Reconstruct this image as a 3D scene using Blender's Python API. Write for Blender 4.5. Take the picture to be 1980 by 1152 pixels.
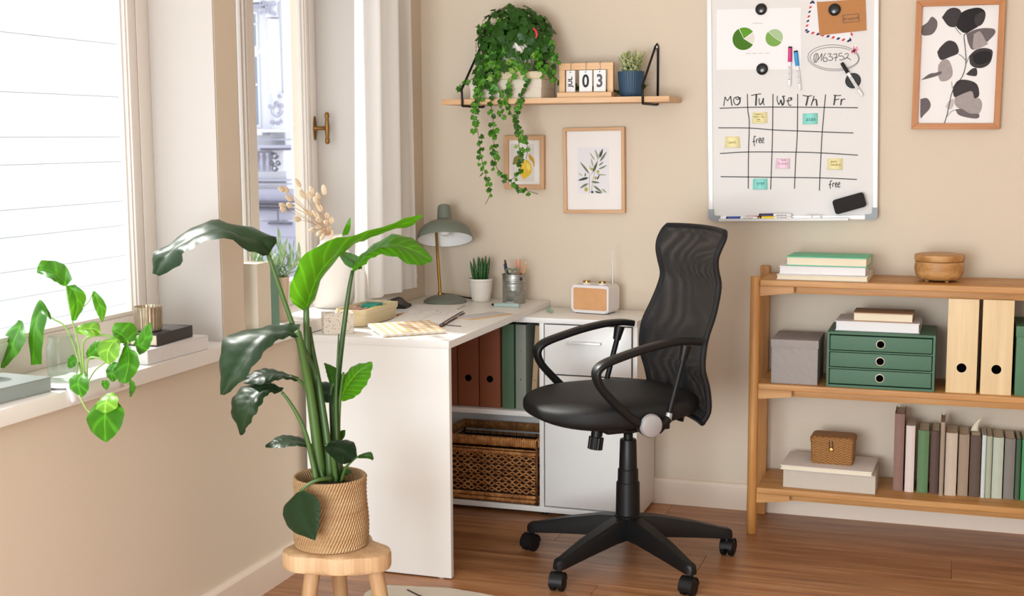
import bpy, bmesh, math, random
from mathutils import Vector, Matrix, noise
from math import sin, cos, pi, radians, sqrt, atan2

for o in list(bpy.data.objects):
    bpy.data.objects.remove(o, do_unlink=True)
SC = bpy.context.scene
COL = SC.collection
RND = random.Random(7)

# ------------------------------------------------------------------ camera, world, sun, large lights, exposure
CAM_POS = Vector((1.9079, -4.6748, 1.3577))
YAW, PITCH, ROLL, FPX = radians(18.703), radians(-7.0067), radians(-0.326), 2515.2
FWD = Vector((-sin(YAW) * cos(PITCH), cos(YAW) * cos(PITCH), sin(PITCH)))
_r = Vector((cos(YAW), sin(YAW), 0.0))
_u = _r.cross(FWD)
RIGHT = _r * cos(ROLL) + _u * sin(ROLL)
UP = -_r * sin(ROLL) + _u * cos(ROLL)
cam = bpy.data.cameras.new('camera')
cam.sensor_width = 36.0
cam.lens = FPX / 1980 * 36.0
cam.clip_start = 0.05
cam.clip_end = 200
cam.dof.use_dof = True
cam.dof.focus_distance = 4.5
cam.dof.aperture_fstop = 8.0
camo = bpy.data.objects.new('camera', cam)
COL.objects.link(camo)
mw = Matrix((RIGHT, UP, -FWD)).transposed().to_4x4()
mw.translation = CAM_POS
camo.matrix_world = mw
SC.camera = camo

world = bpy.data.worlds.new('daylight')
SC.world = world
world.use_nodes = True
_bg = world.node_tree.nodes['Background']
_bg.inputs[0].default_value = (0.90, 0.95, 1.0, 1)
_bg.inputs[1].default_value = 1.25

def lamp(name, kind, loc, target, energy, color=(1, 1, 1), size=None, angle=None):
    l = bpy.data.lights.new(name, kind)
    l.energy = energy
    l.color = color
    if kind == 'AREA':
        l.shape = 'RECTANGLE'
        l.size, l.size_y = size
    if kind == 'SUN':
        l.angle = angle
    o = bpy.data.objects.new(name, l)
    COL.objects.link(o)
    o.location = loc
    o.rotation_euler = (Vector(target) - Vector(loc)).to_track_quat('-Z', 'Y').to_euler()
    return o

# sun outside the windows on the left, high and a little towards the far end
lamp('sun', 'SUN', (-6.6, 1.2, 6.4), (0.2, -0.8, 0.75), 3.6, (1.0, 0.97, 0.92), angle=radians(2.5))
# soft area light added behind the viewer to brighten the room
lamp('added_key_light', 'AREA', (0.3, -5.2, 0.95), (0.7, 0.0, 0.40), 112.0, (0.86, 0.94, 1.0), size=(2.4, 1.4))

SC.view_settings.view_transform = 'Standard'
SC.view_settings.look = 'None'
SC.view_settings.gamma = 1.0
SC.view_settings.use_curve_mapping = False
SC.view_settings.exposure = 0.78
SC.cycles.use_denoising = True
SC.cycles.max_bounces = 6
SC.cycles.diffuse_bounces = 4
SC.cycles.adaptive_threshold = 0.02
SC.cycles.transparent_max_bounces = 12

# ------------------------------------------------------------------ measuring helpers: photo point -> place in the room
def ray(x, y):
    return RIGHT * ((x - 990) / FPX) - UP * ((y - 576) / FPX) + FWD

def at(x, y, Y):
    d = ray(x, y)
    return CAM_POS + d * ((Y - CAM_POS.y) / d.y)

def atx(x, y, X):
    d = ray(x, y)
    return CAM_POS + d * ((X - CAM_POS.x) / d.x)

def atz(x, y, Z):
    d = ray(x, y)
    return CAM_POS + d * ((Z - CAM_POS.z) / d.z)

# ------------------------------------------------------------------ materials
def lin(c):
    c = c / 255.0
    return c / 12.92 if c <= 0.04045 else ((c + 0.055) / 1.055) ** 2.4

def rgb(h):
    h = h.lstrip('#')
    return tuple(lin(int(h[i:i + 2], 16)) for i in (0, 2, 4)) + (1.0,)

MATS = {}

def new_mat(name):
    m = bpy.data.materials.new(name)
    m.use_nodes = True
    nt = m.node_tree
    b = nt.nodes['Principled BSDF']
    return m, nt, b

def setp(b, **k):
    for n, v in k.items():
        b.inputs[n.replace('_', ' ')].default_value = v

def nd(nt, t, **k):
    n = nt.nodes.new(t)
    for a, v in k.items():
        setattr(n, a, v)
    return n

def mixcol(nt, fac, a, b):
    m = nd(nt, 'ShaderNodeMix', data_type='RGBA')
    if isinstance(fac, (int, float)):
        m.inputs[0].default_value = fac
    else:
        nt.links.new(fac, m.inputs[0])
    for i, v in ((6, a), (7, b)):
        if isinstance(v, tuple):
            m.inputs[i].default_value = v
        else:
            nt.links.new(v, m.inputs[i])
    return m.outputs[2]

def ramp(nt, fac, stops):
    r = nd(nt, 'ShaderNodeValToRGB')
    e = r.color_ramp.elements
    while len(e) < len(stops):
        e.new(0.5)
    for i, (p, c) in enumerate(stops):
        e[i].position = p
        e[i].color = c
    nt.links.new(fac, r.inputs[0])
    return r.outputs[0]

def texco(nt, scale=(1, 1, 1), rot=(0, 0, 0), kind='Object', rand=0.0):
    tc = nd(nt, 'ShaderNodeTexCoord')
    mp = nd(nt, 'ShaderNodeMapping')
    mp.inputs['Scale'].default_value = scale
    mp.inputs['Rotation'].default_value = rot
    nt.links.new(tc.outputs[kind], mp.inputs[0])
    if rand:
        oi = nd(nt, 'ShaderNodeObjectInfo')
        mu = nd(nt, 'ShaderNodeMath', operation='MULTIPLY')
        mu.inputs[1].default_value = rand
        nt.links.new(oi.outputs['Random'], mu.inputs[0])
        cb = nd(nt, 'ShaderNodeCombineXYZ')
        for i in range(3):
            nt.links.new(mu.outputs[0], cb.inputs[i])
        nt.links.new(cb.outputs[0], mp.inputs['Location'])
    return mp.outputs[0]

def noise_tex(nt, vec, scale, detail=4, rough=0.55):
    n = nd(nt, 'ShaderNodeTexNoise')
    n.inputs['Scale'].default_value = scale
    n.inputs['Detail'].default_value = detail
    n.inputs['Roughness'].default_value = rough
    nt.links.new(vec, n.inputs['Vector'])
    return n.outputs['Fac']

def bump(nt, b, height, strength=0.2, dist=0.002):
    bp = nd(nt, 'ShaderNodeBump')
    bp.inputs['Strength'].default_value = strength
    bp.inputs['Distance'].default_value = dist
    nt.links.new(height, bp.inputs['Height'])
    nt.links.new(bp.outputs[0], b.inputs['Normal'])

def M(name):
    return MATS[name]

def plain(name, col, rough=0.5, metal=0.0, var=0.05, nscale=12.0, bmp=0.0, bscale=200.0, spec=0.5, coat=0.0):
    """one colour with slight uneven wear"""
    m, nt, b = new_mat(name)
    c = rgb(col) if isinstance(col, str) else col
    v = texco(nt, rand=5.0)
    f = noise_tex(nt, v, nscale)
    lo = tuple(x * (1 - var) for x in c[:3]) + (1,)
    hi = tuple(min(1, x * (1 + var)) for x in c[:3]) + (1,)
    nt.links.new(mixcol(nt, f, lo, hi), b.inputs['Base Color'])
    setp(b, Roughness=rough, Metallic=metal)
    b.inputs['Specular IOR Level'].default_value = spec
    b.inputs['Coat Weight'].default_value = coat
    if bmp:
        bump(nt, b, noise_tex(nt, v, bscale, 2), bmp, 0.001)
    MATS[name] = m
    return m

def wood(name, dark, mid, light, axis='x', scale=1.0, rough=0.5, grain=1.0, rand=7.0, knots=False):
    m, nt, b = new_mat(name)
    st = {'x': (1.2, 16, 16), 'y': (16, 1.2, 16), 'z': (16, 16, 1.2)}[axis]
    v = texco(nt, tuple(s * scale for s in st), rand=rand)
    n1 = noise_tex(nt, v, 2.0, 6, 0.62)
    st2 = {'x': (3, 120, 120), 'y': (120, 3, 120), 'z': (120, 120, 3)}[axis]
    v2 = texco(nt, tuple(s * scale for s in st2), rand=rand)
    n2 = noise_tex(nt, v2, 1.6, 3, 0.6)
    c1 = ramp(nt, n1, [(0.28, rgb(dark)), (0.5, rgb(mid)), (0.72, rgb(light))])
    c2 = ramp(nt, n2, [(0.3, (0.62, 0.55, 0.5, 1)), (0.62, (1, 1, 1, 1))])
    mu = nd(nt, 'ShaderNodeMix', data_type='RGBA', blend_type='MULTIPLY')
    mu.inputs[0].default_value = 0.55 * grain
    nt.links.new(c1, mu.inputs[6])
    nt.links.new(c2, mu.inputs[7])
    out = mu.outputs[2]
    if knots:
        v3 = texco(nt, (2.2, 7, 7), rand=rand)
        n3 = noise_tex(nt, v3, 1.3, 5, 0.7)
        k = ramp(nt, n3, [(0.66, (0, 0, 0, 1)), (0.78, (1, 1, 1, 1))])
        kk = nd(nt, 'ShaderNodeMath', operation='MULTIPLY')
        kk.inputs[1].default_value = 0.6
        nt.links.new(k, kk.inputs[0])
        out = mixcol(nt, kk.outputs[0], out, rgb('#3a2216'))
        oi = nd(nt, 'ShaderNodeObjectInfo')
        hv = nd(nt, 'ShaderNodeHueSaturation')
        mr = nd(nt, 'ShaderNodeMapRange')
        mr.inputs[3].default_value = 0.82
        mr.inputs[4].default_value = 1.15
        nt.links.new(oi.outputs['Random'], mr.inputs[0])
        nt.links.new(mr.outputs[0], hv.inputs['Value'])
        nt.links.new(out, hv.inputs['Color'])
        out = hv.outputs[0]
    nt.links.new(out, b.inputs['Base Color'])
    setp(b, Roughness=rough)
    bump(nt, b, n2, 0.12, 0.0006)
    MATS[name] = m
    return m

def leafmat(name, dark, light, under=None, trans=0.3, rough=0.35, veins=40.0, spec=0.3):
    """leaf: darker and lighter green, pale side veins, light passing through"""
    m, nt, b = new_mat(name)
    v = texco(nt, rand=9.0)
    n1 = noise_tex(nt, v, 14.0, 3)
    c = mixcol(nt, n1, rgb(dark), rgb(light))
    uv = nd(nt, 'ShaderNodeUVMap')
    sp = nd(nt, 'ShaderNodeSeparateXYZ')
    nt.links.new(uv.outputs[0], sp.inputs[0])
    # distance from the midrib (u = 0.5), slanted side veins
    ab = nd(nt, 'ShaderNodeMath', operation='SUBTRACT')
    nt.links.new(sp.outputs[0], ab.inputs[0])
    ab.inputs[1].default_value = 0.5
    a2 = nd(nt, 'ShaderNodeMath', operation='ABSOLUTE')
    nt.links.new(ab.outputs[0], a2.inputs[0])
    sl = nd(nt, 'ShaderNodeMath', operation='MULTIPLY_ADD')
    nt.links.new(a2.outputs[0], sl.inputs[0])
    sl.inputs[1].default_value = -0.45
    nt.links.new(sp.outputs[1], sl.inputs[2])
    fr = nd(nt, 'ShaderNodeMath', operation='MULTIPLY')
    nt.links.new(sl.outputs[0], fr.inputs[0])
    fr.inputs[1].default_value = veins
    sn = nd(nt, 'ShaderNodeMath', operation='SINE')
    nt.links.new(fr.outputs[0], sn.inputs[0])
    vr = ramp(nt, sn.outputs[0], [(0.55, (0, 0, 0, 1)), (1.0, (1, 1, 1, 1))])
    vm = nd(nt, 'ShaderNodeMath', operation='MULTIPLY')
    nt.links.new(vr, vm.inputs[0])
    vm.inputs[1].default_value = 0.30
    pale = tuple(min(1, x * 2.3 + 0.004) for x in rgb(light)[:3]) + (1,)
    c = mixcol(nt, vm.outputs[0], c, pale)
    mr = ramp(nt, a2.outputs[0], [(0.012, (1, 1, 1, 1)), (0.035, (0, 0, 0, 1))])
    ms = nd(nt, 'ShaderNodeMath', operation='MULTIPLY')
    nt.links.new(mr, ms.inputs[0])
    ms.inputs[1].default_value = 0.6
    c = mixcol(nt, ms.outputs[0], c, pale)
    if under:
        ge = nd(nt, 'ShaderNodeNewGeometry')
        c = mixcol(nt, ge.outputs['Backfacing'], c, rgb(under))
    nt.links.new(c, b.inputs['Base Color'])
    setp(b, Roughness=rough)
    b.inputs['Specular IOR Level'].default_value = spec
    bump(nt, b, sn.outputs[0], 0.16, 0.001)
    tr = nd(nt, 'ShaderNodeBsdfTranslucent')
    tc = mixcol(nt, 0.5, c, (0.25, 0.6, 0.02, 1))
    nt.links.new(tc, tr.inputs[0])
    mx = nd(nt, 'ShaderNodeMixShader')
    mx.inputs[0].default_value = trans
    nt.links.new(b.outputs[0], mx.inputs[1])
    nt.links.new(tr.outputs[0], mx.inputs[2])
    nt.links.new(mx.outputs[0], nt.nodes['Material Output'].inputs[0])
    MATS[name] = m
    return m

# room
def wallmat(name, a, bcol, rough=0.75):
    m, nt, b = new_mat(name)
    v = texco(nt)
    n = noise_tex(nt, v, 1.3, 3)
    nt.links.new(mixcol(nt, n, rgb(a), rgb(bcol)), b.inputs['Base Color'])
    setp(b, Roughness=rough)
    b.inputs['Specular IOR Level'].default_value = 0.25
    bump(nt, b, noise_tex(nt, v, 260, 3), 0.06, 0.001)
    MATS[name] = m

wallmat('wall_paint', '#d5c6b1', '#d9cab7')
wallmat('ceiling_paint', '#efebe4', '#f2eee8')
wallmat('reveal_paint', '#beb6ae', '#c2bab3')
plain('trim_white', '#ece6e0', 0.4, var=0.02)
plain('baseboard_paint', '#e6d5c3', 0.45, var=0.02)
plain('frame_white', '#ddd4cb', 0.35, var=0.02)
wood('floor_wood', '#875635', '#ad784e', '#c6956a', 'x', 1.0, 0.38, 0.9, 11.0, True)
plain('floor_base', '#4a2f1f', 0.7)
wood('oak', '#a8723a', '#c28b4c', '#d09d5e', 'x', 1.0, 0.48, 0.6)
wood('oak_z', '#ad743a', '#c48a4a', '#d29c5c', 'z', 1.0, 0.48, 0.6)
wood('pine', '#d9a976', '#e4b98a', '#eccaa0', 'x', 1.2, 0.5, 0.45)
wood('pine_z', '#d9a976', '#e4b98a', '#eccaa0', 'z', 1.2, 0.5, 0.45)
wood('frame_oak', '#c3966a', '#cfa478', '#d8b088', 'x', 1.0, 0.5, 0.5)
wood('frame_oak_z', '#c3966a', '#cfa478', '#d8b088', 'z', 1.0, 0.5, 0.5)
wood('frame_amber', '#a8672f', '#bd7a3c', '#c98a4c', 'x', 1.0, 0.45, 0.6)
wood('frame_amber_z', '#a8672f', '#bd7a3c', '#c98a4c', 'z', 1.0, 0.45, 0.6)
wood('plywood', '#d8bb8c', '#e2c799', '#e9d2a9', 'z', 0.7, 0.55, 0.2)
wood('mango', '#94622f', '#c08f56', '#dcb07a', 'x', 0.9, 0.5, 0.7)
wood('stool_wood', '#b58d62', '#c9a379', '#d9b88f', 'z', 0.8, 0.6, 0.6)
wood('stool_top', '#c89b67', '#d8b07c', '#e2c090', 'x', 0.8, 0.6, 0.4)
wood('leg_wood', '#9c744c', '#b38a60', '#c59f74', 'z', 0.8, 0.55, 0.5)
plain('white_laminate', '#f1efeb', 0.35, var=0.012)
plain('white_gloss', '#f4f2f0', 0.22, var=0.01)
plain('dark_gap', '#181512', 0.9)
plain('hole_shade', '#050505', 0.95, spec=0.0)  # flat black standing in for the shade inside finger holes
plain('black_plastic', '#111112', 0.42, var=0.1, bmp=0.08, bscale=500, spec=0.35)
plain('black_soft', '#0a0a0b', 0.5, var=0.1, spec=0.35)
plain('steel', '#bfc0c2', 0.28, 1.0, var=0.05)
plain('alu', '#ececec', 0.3, 0.25, var=0.03)
plain('silver_plastic', '#b2b2b4', 0.32, 0.35, var=0.03)
plain('brass', '#b08a4a', 0.3, 1.0, var=0.1)
plain('brass_old', '#8a6432', 0.38, 0.9, var=0.2)
plain('grey_corner', '#8f9499', 0.45, var=0.03)
plain('paper', '#eceae8', 0.7, var=0.01)
plain('paper_board', '#efecec', 0.6, var=0.01)
plain('pages', '#e8dcc2', 0.8, var=0.05, bmp=0.2, bscale=400)
plain('pages_white', '#e9e7e6', 0.8, var=0.03, bmp=0.2, bscale=400)
plain('ink', '#24211f', 0.6)
plain('ink_soft', '#4a453f', 0.6)
# ------------------------------------------------------------------ mesh helpers
def link(o, parent=None):
    COL.objects.link(o)
    if parent is not None:
        o.parent = parent
    return o

def thing(name, label, cat, loc=(0, 0, 0), rz=0.0, group=None):
    o = bpy.data.objects.new(name, None)
    o.empty_display_size = 0.05
    COL.objects.link(o)
    o.location = loc
    o.rotation_euler = (0, 0, rz)
    tag(o, label, cat, group)
    return o

def tag(o, label=None, cat=None, group=None, kind=None):
    if label:
        o['label'] = label
    if cat:
        o['category'] = cat
    if group:
        o['group'] = group
    if kind:
        o['kind'] = kind
    return o

def make(name, verts, faces, mat, parent=None, smooth=False, uvs=None, loc=None, label=None):
    me = bpy.data.meshes.new(name)
    me.from_pydata([tuple(v) for v in verts], [], faces)
    if smooth:
        me.polygons.foreach_set('use_smooth', [True] * len(me.polygons))
    if uvs is not None:
        ul = me.uv_layers.new(name='UVMap')
        for l in me.loops:
            ul.data[l.index].uv = uvs[l.vertex_index]
    if mat:
        me.materials.append(M(mat) if isinstance(mat, str) else mat)
    me.update()
    o = bpy.data.objects.new(name, me)
    if loc is not None:
        o.location = loc
    link(o, parent)
    if label:
        o['label'] = label
    return o

def obm(name, bm, mat, parent=None, smooth=False, loc=None, label=None, kind=None, ang=None):
    bmesh.ops.recalc_face_normals(bm, faces=bm.faces)
    me = bpy.data.meshes.new(name)
    bm.to_mesh(me)
    bm.free()
    if smooth:
        me.polygons.foreach_set('use_smooth', [True] * len(me.polygons))
        if ang:
            me.set_sharp_from_angle(angle=radians(ang))
    me.materials.append(M(mat) if isinstance(mat, str) else mat)
    o = bpy.data.objects.new(name, me)
    if loc is not None:
        o.location = loc
    link(o, parent)
    if label:
        o['label'] = label
    if kind:
        o['kind'] = kind
    return o

def bm_box(bm, lo, hi, bev=0.0, seg=2, mat=None):
    lo, hi = Vector(lo), Vector(hi)
    r = bmesh.ops.create_cube(bm, size=1.0)
    vs = r['verts']
    c, s = (lo + hi) / 2, hi - lo
    for v in vs:
        v.co = Vector((v.co.x * s.x + c.x, v.co.y * s.y + c.y, v.co.z * s.z + c.z))
    if bev > 0:
        es = set()
        for v in vs:
            es.update(v.link_edges)
        r2 = bmesh.ops.bevel(bm, geom=list(es), offset=bev, segments=seg, affect='EDGES', profile=0.6)
        vs = list({v for f in r2['faces'] for v in f.verts} | {v for v in vs if v.is_valid})
    if mat is not None:
        bmesh.ops.transform(bm, matrix=mat, verts=vs)
    return vs

def box(name, lo, hi, mat, parent=None, bev=0.002, label=None, mtx=None, seg=2):
    bm = bmesh.new()
    bm_box(bm, lo, hi, bev, seg, mtx)
    return obm(name, bm, mat, parent, smooth=bev > 0, label=label, ang=30)

def bm_lathe(bm, prof, seg=32, center=(0, 0, 0), mtx=None, close=False):
    rings = []
    c = Vector(center)
    for r, z in prof:
        if r < 1e-6:
            v = bm.verts.new(c + Vector((0, 0, z)))
            rings.append([v])
        else:
            rings.append([bm.verts.new(c + Vector((r * cos(2 * pi * i / seg), r * sin(2 * pi * i / seg), z))) for i in range(seg)])
    for a, b in zip(rings, rings[1:]):
        for i in range(seg):
            j = (i + 1) % seg
            if len(a) == 1 and len(b) == 1:
                continue
            if len(a) == 1:
                bm.faces.new((a[0], b[j], b[i]))
            elif len(b) == 1:
                bm.faces.new((a[i], a[j], b[0]))
            else:
                bm.faces.new((a[i], a[j], b[j], b[i]))
    vs = [v for r in rings for v in r]
    if mtx is not None:
        bmesh.ops.transform(bm, matrix=mtx, verts=vs)
    return vs

def lathe(name, prof, mat, parent=None, seg=32, center=(0, 0, 0), mtx=None, ang=40, label=None):
    bm = bmesh.new()
    bm_lathe(bm, prof, seg, center, mtx)
    return obm(name, bm, mat, parent, True, ang=ang, label=label)

def cat_rom(pts, n):
    """smooth curve through points (tuples of equal length), n samples"""
    P = [Vector(p) for p in pts]
    if len(P) == 2:
        return [P[0].lerp(P[1], i / (n - 1)) for i in range(n)]
    out = []
    m = len(P) - 1
    for i in range(n):
        t = i / (n - 1) * m
        k = min(int(t), m - 1)
        u = t - k
        p1, p2 = P[k], P[k + 1]
        p0 = P[k - 1] if k > 0 else p1 * 2 - p2
        p3 = P[k + 2] if k + 2 <= m else p2 * 2 - p1
        out.append(0.5 * ((2 * p1) + (p2 - p0) * u + (2 * p0 - 5 * p1 + 4 * p2 - p3) * u * u + (3 * p1 - p0 - 3 * p2 + p3) * u * u * u))
    return out

def bm_tube(bm, path, rad, seg=8, cap=True, flat=1.0, up=None):
    """tube along path; rad number or list; flat squeezes the second axis"""
    P = [Vector(p) for p in path]
    n = len(P)
    R = rad if isinstance(rad, (list, tuple)) else [rad] * n
    prev = None
    rings = []
    for i in range(n):
        t = (P[min(i + 1, n - 1)] - P[max(i - 1, 0)])
        if t.length < 1e-9:
            t = Vector((0, 0, 1))
        t.normalize()
        if prev is None:
            ref = Vector(up) if up is not None else (Vector((0, 0, 1)) if abs(t.z) < 0.9 else Vector((1, 0, 0)))
            a = (ref - t * ref.dot(t)).normalized()
        else:
            a = prev - t * prev.dot(t)
            a = a.normalized() if a.length > 1e-6 else t.orthogonal().normalized()
        prev = a
        b = t.cross(a)
        rings.append([bm.verts.new(P[i] + (a * cos(2 * pi * k / seg) * flat + b * sin(2 * pi * k / seg)) * R[i]) for k in range(seg)])
    for A, B in zip(rings, rings[1:]):
        for k in range(seg):
            j = (k + 1) % seg
            bm.faces.new((A[k], A[j], B[j], B[k]))
    if cap:
        bm.faces.new(list(reversed(rings[0])))
        bm.faces.new(rings[-1])
    return [v for r in rings for v in r]

def tube(name, path, rad, mat, parent=None, seg=8, flat=1.0, up=None, label=None, n=None):
    bm = bmesh.new()
    if n:
        path = cat_rom(path, n)
    bm_tube(bm, path, rad, seg, True, flat, up)
    return obm(name, bm, mat, parent, True, ang=50, label=label)

def bm_prism(bm, poly, lo, hi, axis='y'):
    """polygon in the two other axes, extruded lo..hi along axis"""
    def P(a, b, c):
        return {'x': (c, a, b), 'y': (a, c, b), 'z': (a, b, c)}[axis]
    A = [bm.verts.new(P(a, b, lo)) for a, b in poly]
    B = [bm.verts.new(P(a, b, hi)) for a, b in poly]
    n = len(poly)
    for i in range(n):
        j = (i + 1) % n
        bm.faces.new((A[i], A[j], B[j], B[i]))
    bm.faces.new(list(reversed(A)))
    bm.faces.new(B)
    return A + B

def prism(name, poly, lo, hi, mat, parent=None, axis='y', bev=0.0, label=None, smooth=False):
    bm = bmesh.new()
    bm_prism(bm, poly, lo, hi, axis)
    if bev:
        bmesh.ops.bevel(bm, geom=list(bm.edges), offset=bev, segments=2, affect='EDGES', profile=0.6)
    return obm(name, bm, mat, parent, smooth or bev > 0, ang=30, label=label)

def rrect(x0, x1, z0, z1, r, n=5):
    pts = []
    for cx, cz, a0 in ((x1 - r, z1 - r, 0), (x0 + r, z1 - r, 90), (x0 + r, z0 + r, 180), (x1 - r, z0 + r, 270)):
        for i in range(n + 1):
            a = radians(a0 + 90 * i / n)
            pts.append((cx + r * cos(a), cz + r * sin(a)))
    return pts

def ring_face(name, outer, inner, y0, y1, mat, parent=None):
    """flat ring between two like polygons in xz, thickness y0..y1"""
    bm = bmesh.new()
    n = len(outer)
    V = [[bm.verts.new((p[0], y, p[1])) for p in poly] for poly in (outer, inner) for y in (y0, y1)]
    o0, o1, i0, i1 = V
    for k in range(n):
        j = (k + 1) % n
        for a, b in ((o0, o1), (i1, i0), (i0, o0), (o1, i1)):
            bm.faces.new((a[k], a[j], b[j], b[k]))
    return obm(name, bm, mat, parent, False)

def text_mesh(name, body, size, mat, parent, mtx, extrude=0.0004, offset=0.0, align='CENTER', label=None, sx=1.0):
    cu = bpy.data.curves.new(name + '_c', 'FONT')
    cu.body = body
    cu.size = size
    cu.extrude = extrude
    cu.offset = offset
    cu.align_x = align
    cu.align_y = 'CENTER'
    cu.resolution_u = 4
    tmp = bpy.data.objects.new(name + '_t', cu)
    COL.objects.link(tmp)
    dg = bpy.context.evaluated_depsgraph_get()
    me = bpy.data.meshes.new_from_object(tmp.evaluated_get(dg))
    bpy.data.objects.remove(tmp)
    bpy.data.curves.remove(cu)
    me.transform(Matrix.Scale(sx, 4, (1, 0, 0)))
    me.transform(mtx)
    me.materials.clear()
    me.materials.append(M(mat))
    me.name = name
    o = bpy.data.objects.new(name, me)
    link(o, parent)
    if label:
        o['label'] = label
    return o

FRONT = Matrix.Rotation(radians(90), 4, 'X')      # text lying in xz, read from -y

def bm_stroke(bm, pts, w, y, n=0, th=0.0006):
    """pen stroke lying in the xz plane at depth y (pts: (x,z)); w width"""
    P = [Vector((p[0], p[1])) for p in pts]
    if n:
        P = cat_rom([(p.x, p.y, 0) for p in P], n)
        P = [Vector((p.x, p.y)) for p in P]
    A, B = [], []
    m = len(P)
    for i in range(m):
        t = P[min(i + 1, m - 1)] - P[max(i - 1, 0)]
        if t.length < 1e-9:
            t = Vector((1, 0))
        t.normalize()
        nrm = Vector((-t.y, t.x)) * (w / 2)
        a, b = P[i] + nrm, P[i] - nrm
        A.append(bm.verts.new((a.x, y - th, a.y)))
        B.append(bm.verts.new((b.x, y - th, b.y)))
    for i in range(m - 1):
        bm.faces.new((A[i], A[i + 1], B[i + 1], B[i]))

def leaf3(name, mid, L, R, mat, parent, Y, nu=6, nv=18, wave=0.0, seed=0, thick=0.0):
    """leaf blade lofted through a midrib and two edges; points (x, y, depth offset) measured in the photo, around depth Y"""
    def pts(a):
        return [tuple(at(p[0], p[1], Y + (p[2] if len(p) > 2 else 0.0))) for p in a]
    base = parent.matrix_world.translation if False else Vector(parent.location)
    Mi, Le, Ri = (cat_rom(pts(a), nv) for a in (mid, L, R))
    verts, uvs, faces = [], [], []
    cols = 2 * nu + 1
    rr = random.Random(seed)
    ph = rr.random() * 6
    for i in range(nv):
        m, l, r = Mi[i], Le[i], Ri[i]
        for k in range(cols):
            s = (k - nu) / nu
            e = l if s < 0 else r
            q = m.lerp(e, abs(s))
            # belly of each half blade
            d = (e - m)
            tan = (Mi[min(i + 1, nv - 1)] - Mi[max(i - 1, 0)])
            nrm = d.cross(tan)
            if nrm.length > 1e-9:
                nrm.normalize()
                if nrm.dot(FWD) > 0:
                    nrm.negate()
                q = q + nrm * (d.length * 0.11 * sin(pi * min(1, abs(s))) + wave * abs(s) * sin(i * 1.9 + ph + (2 if s < 0 else 0)))
            verts.append(q - base)
            uvs.append(((s + 1) / 2, i / (nv - 1)))
    for i in range(nv - 1):
        for k in range(cols - 1):
            a = i * cols + k
            faces.append((a, a + 1, a + cols + 1, a + cols))
    return make(name, verts, faces, mat, parent, True, uvs)

def book_flat(name, label, lo, hi, cover, pages='pages_white', rz=0.0, th=0.003, spine='y+', group=None, cat='book', bev=0.001, rot_c=None, soft=False):
    """closed book lying flat: two boards, spine, page block (parts)"""
    c = ((lo[0] + hi[0]) / 2, (lo[1] + hi[1]) / 2, lo[2])
    t = thing(name, label, cat, c, rz, group)
    hx, hy, H = (hi[0] - lo[0]) / 2, (hi[1] - lo[1]) / 2, hi[2] - lo[2]
    i = 0.003
    box('back_cover', (-hx, -hy, 0), (hx, hy, th), cover, t, bev)
    box('front_cover', (-hx, -hy, H - th), (hx, hy, H), cover, t, bev)
    pl = [-hx + i, -hy + i, th]
    ph = [hx - i, hy - i, H - th]
    s = {'x-': ((-hx, -hy, th), (-hx + th, hy, H - th)), 'x+': ((hx - th, -hy, th), (hx, hy, H - th)),
         'y-': ((-hx, -hy, th), (hx, -hy + th, H - th)), 'y+': ((-hx, hy - th, th), (hx, hy, H - th))}[spine]
    if spine == 'x-':
        pl[0] = -hx + th
    elif spine == 'x+':
        ph[0] = hx - th
    elif spine == 'y-':
        pl[1] = -hy + th
    else:
        ph[1] = hy - th
    box('spine', s[0], s[1], cover, t, 0.0)
    box('pages', pl, ph, pages, t, 0.0)
    return t

def book_up(name, label, x0, x1, y0, y1, z0, h, cover, group=None, pages='pages', th=0.0022, lean=0.0, cat='book'):
    """book standing upright, spine towards the room (-y)"""
    t = thing(name, label, cat, ((x0 + x1) / 2, (y0 + y1) / 2, z0), 0.0, group)
    hx, hy = (x1 - x0) / 2, (y1 - y0) / 2
    t.rotation_euler = (0, lean, 0)
    box('cover', (-hx, -hy, 0), (-hx + th, hy, h), cover, t, 0.0006)
    box('cover', (hx - th, -hy, 0), (hx, hy, h), cover, t, 0.0006)
    # slightly rounded spine
    n = 8
    poly = [(-hx + 2 * hx * k / n, -hy - 0.004 * sin(pi * k / n)) for k in range(n + 1)] + [(hx, -hy + 0.003), (-hx, -hy + 0.003)]
    prism('spine', poly, 0.0, h, cover, t, 'z', smooth=True)
    box('pages', (-hx + th, -hy + 0.003, 0.003), (hx - th, hy - 0.004, h - 0.004), pages, t, 0.0)
    return t
# ------------------------------------------------------------------ the room
WX = -0.035          # room face of the window wall
FXW = -0.24         # room face of the window frames
H_C = 2.6

def struct(o, label=None):
    o['kind'] = 'structure'
    if label:
        o['label'] = label
    return o

# floor: base and planks
fl = struct(box('floor', (-0.34, -6.2, -0.06), (4.2, 0.25, -0.012), 'floor_base', None, 0.0), 'warm brown wooden plank floor')
PW = 0.19
row = 0
y = 0.0
plank_me = {}
while y > -3.2:
    x = -0.03 - RND.random() * 0.9
    while x < 4.15:
        L = 1.28
        x0, x1 = max(x, -0.034), min(x + L, 4.19)
        if x1 - x0 > 0.03:
            bm = bmesh.new()
            bm_box(bm, (x0 + 0.0004, y - PW + 0.0004, -0.012), (x1 - 0.0004, y - 0.0004, 0.0), 0.0012, 1)
            obm('plank', bm, 'floor_wood', fl, False)
        x += L
    y -= PW
    row += 1
box('floor_boards', (-0.034, -6.2, -0.012), (4.19, y, 0.0), 'floor_wood', fl, 0.0)

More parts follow.
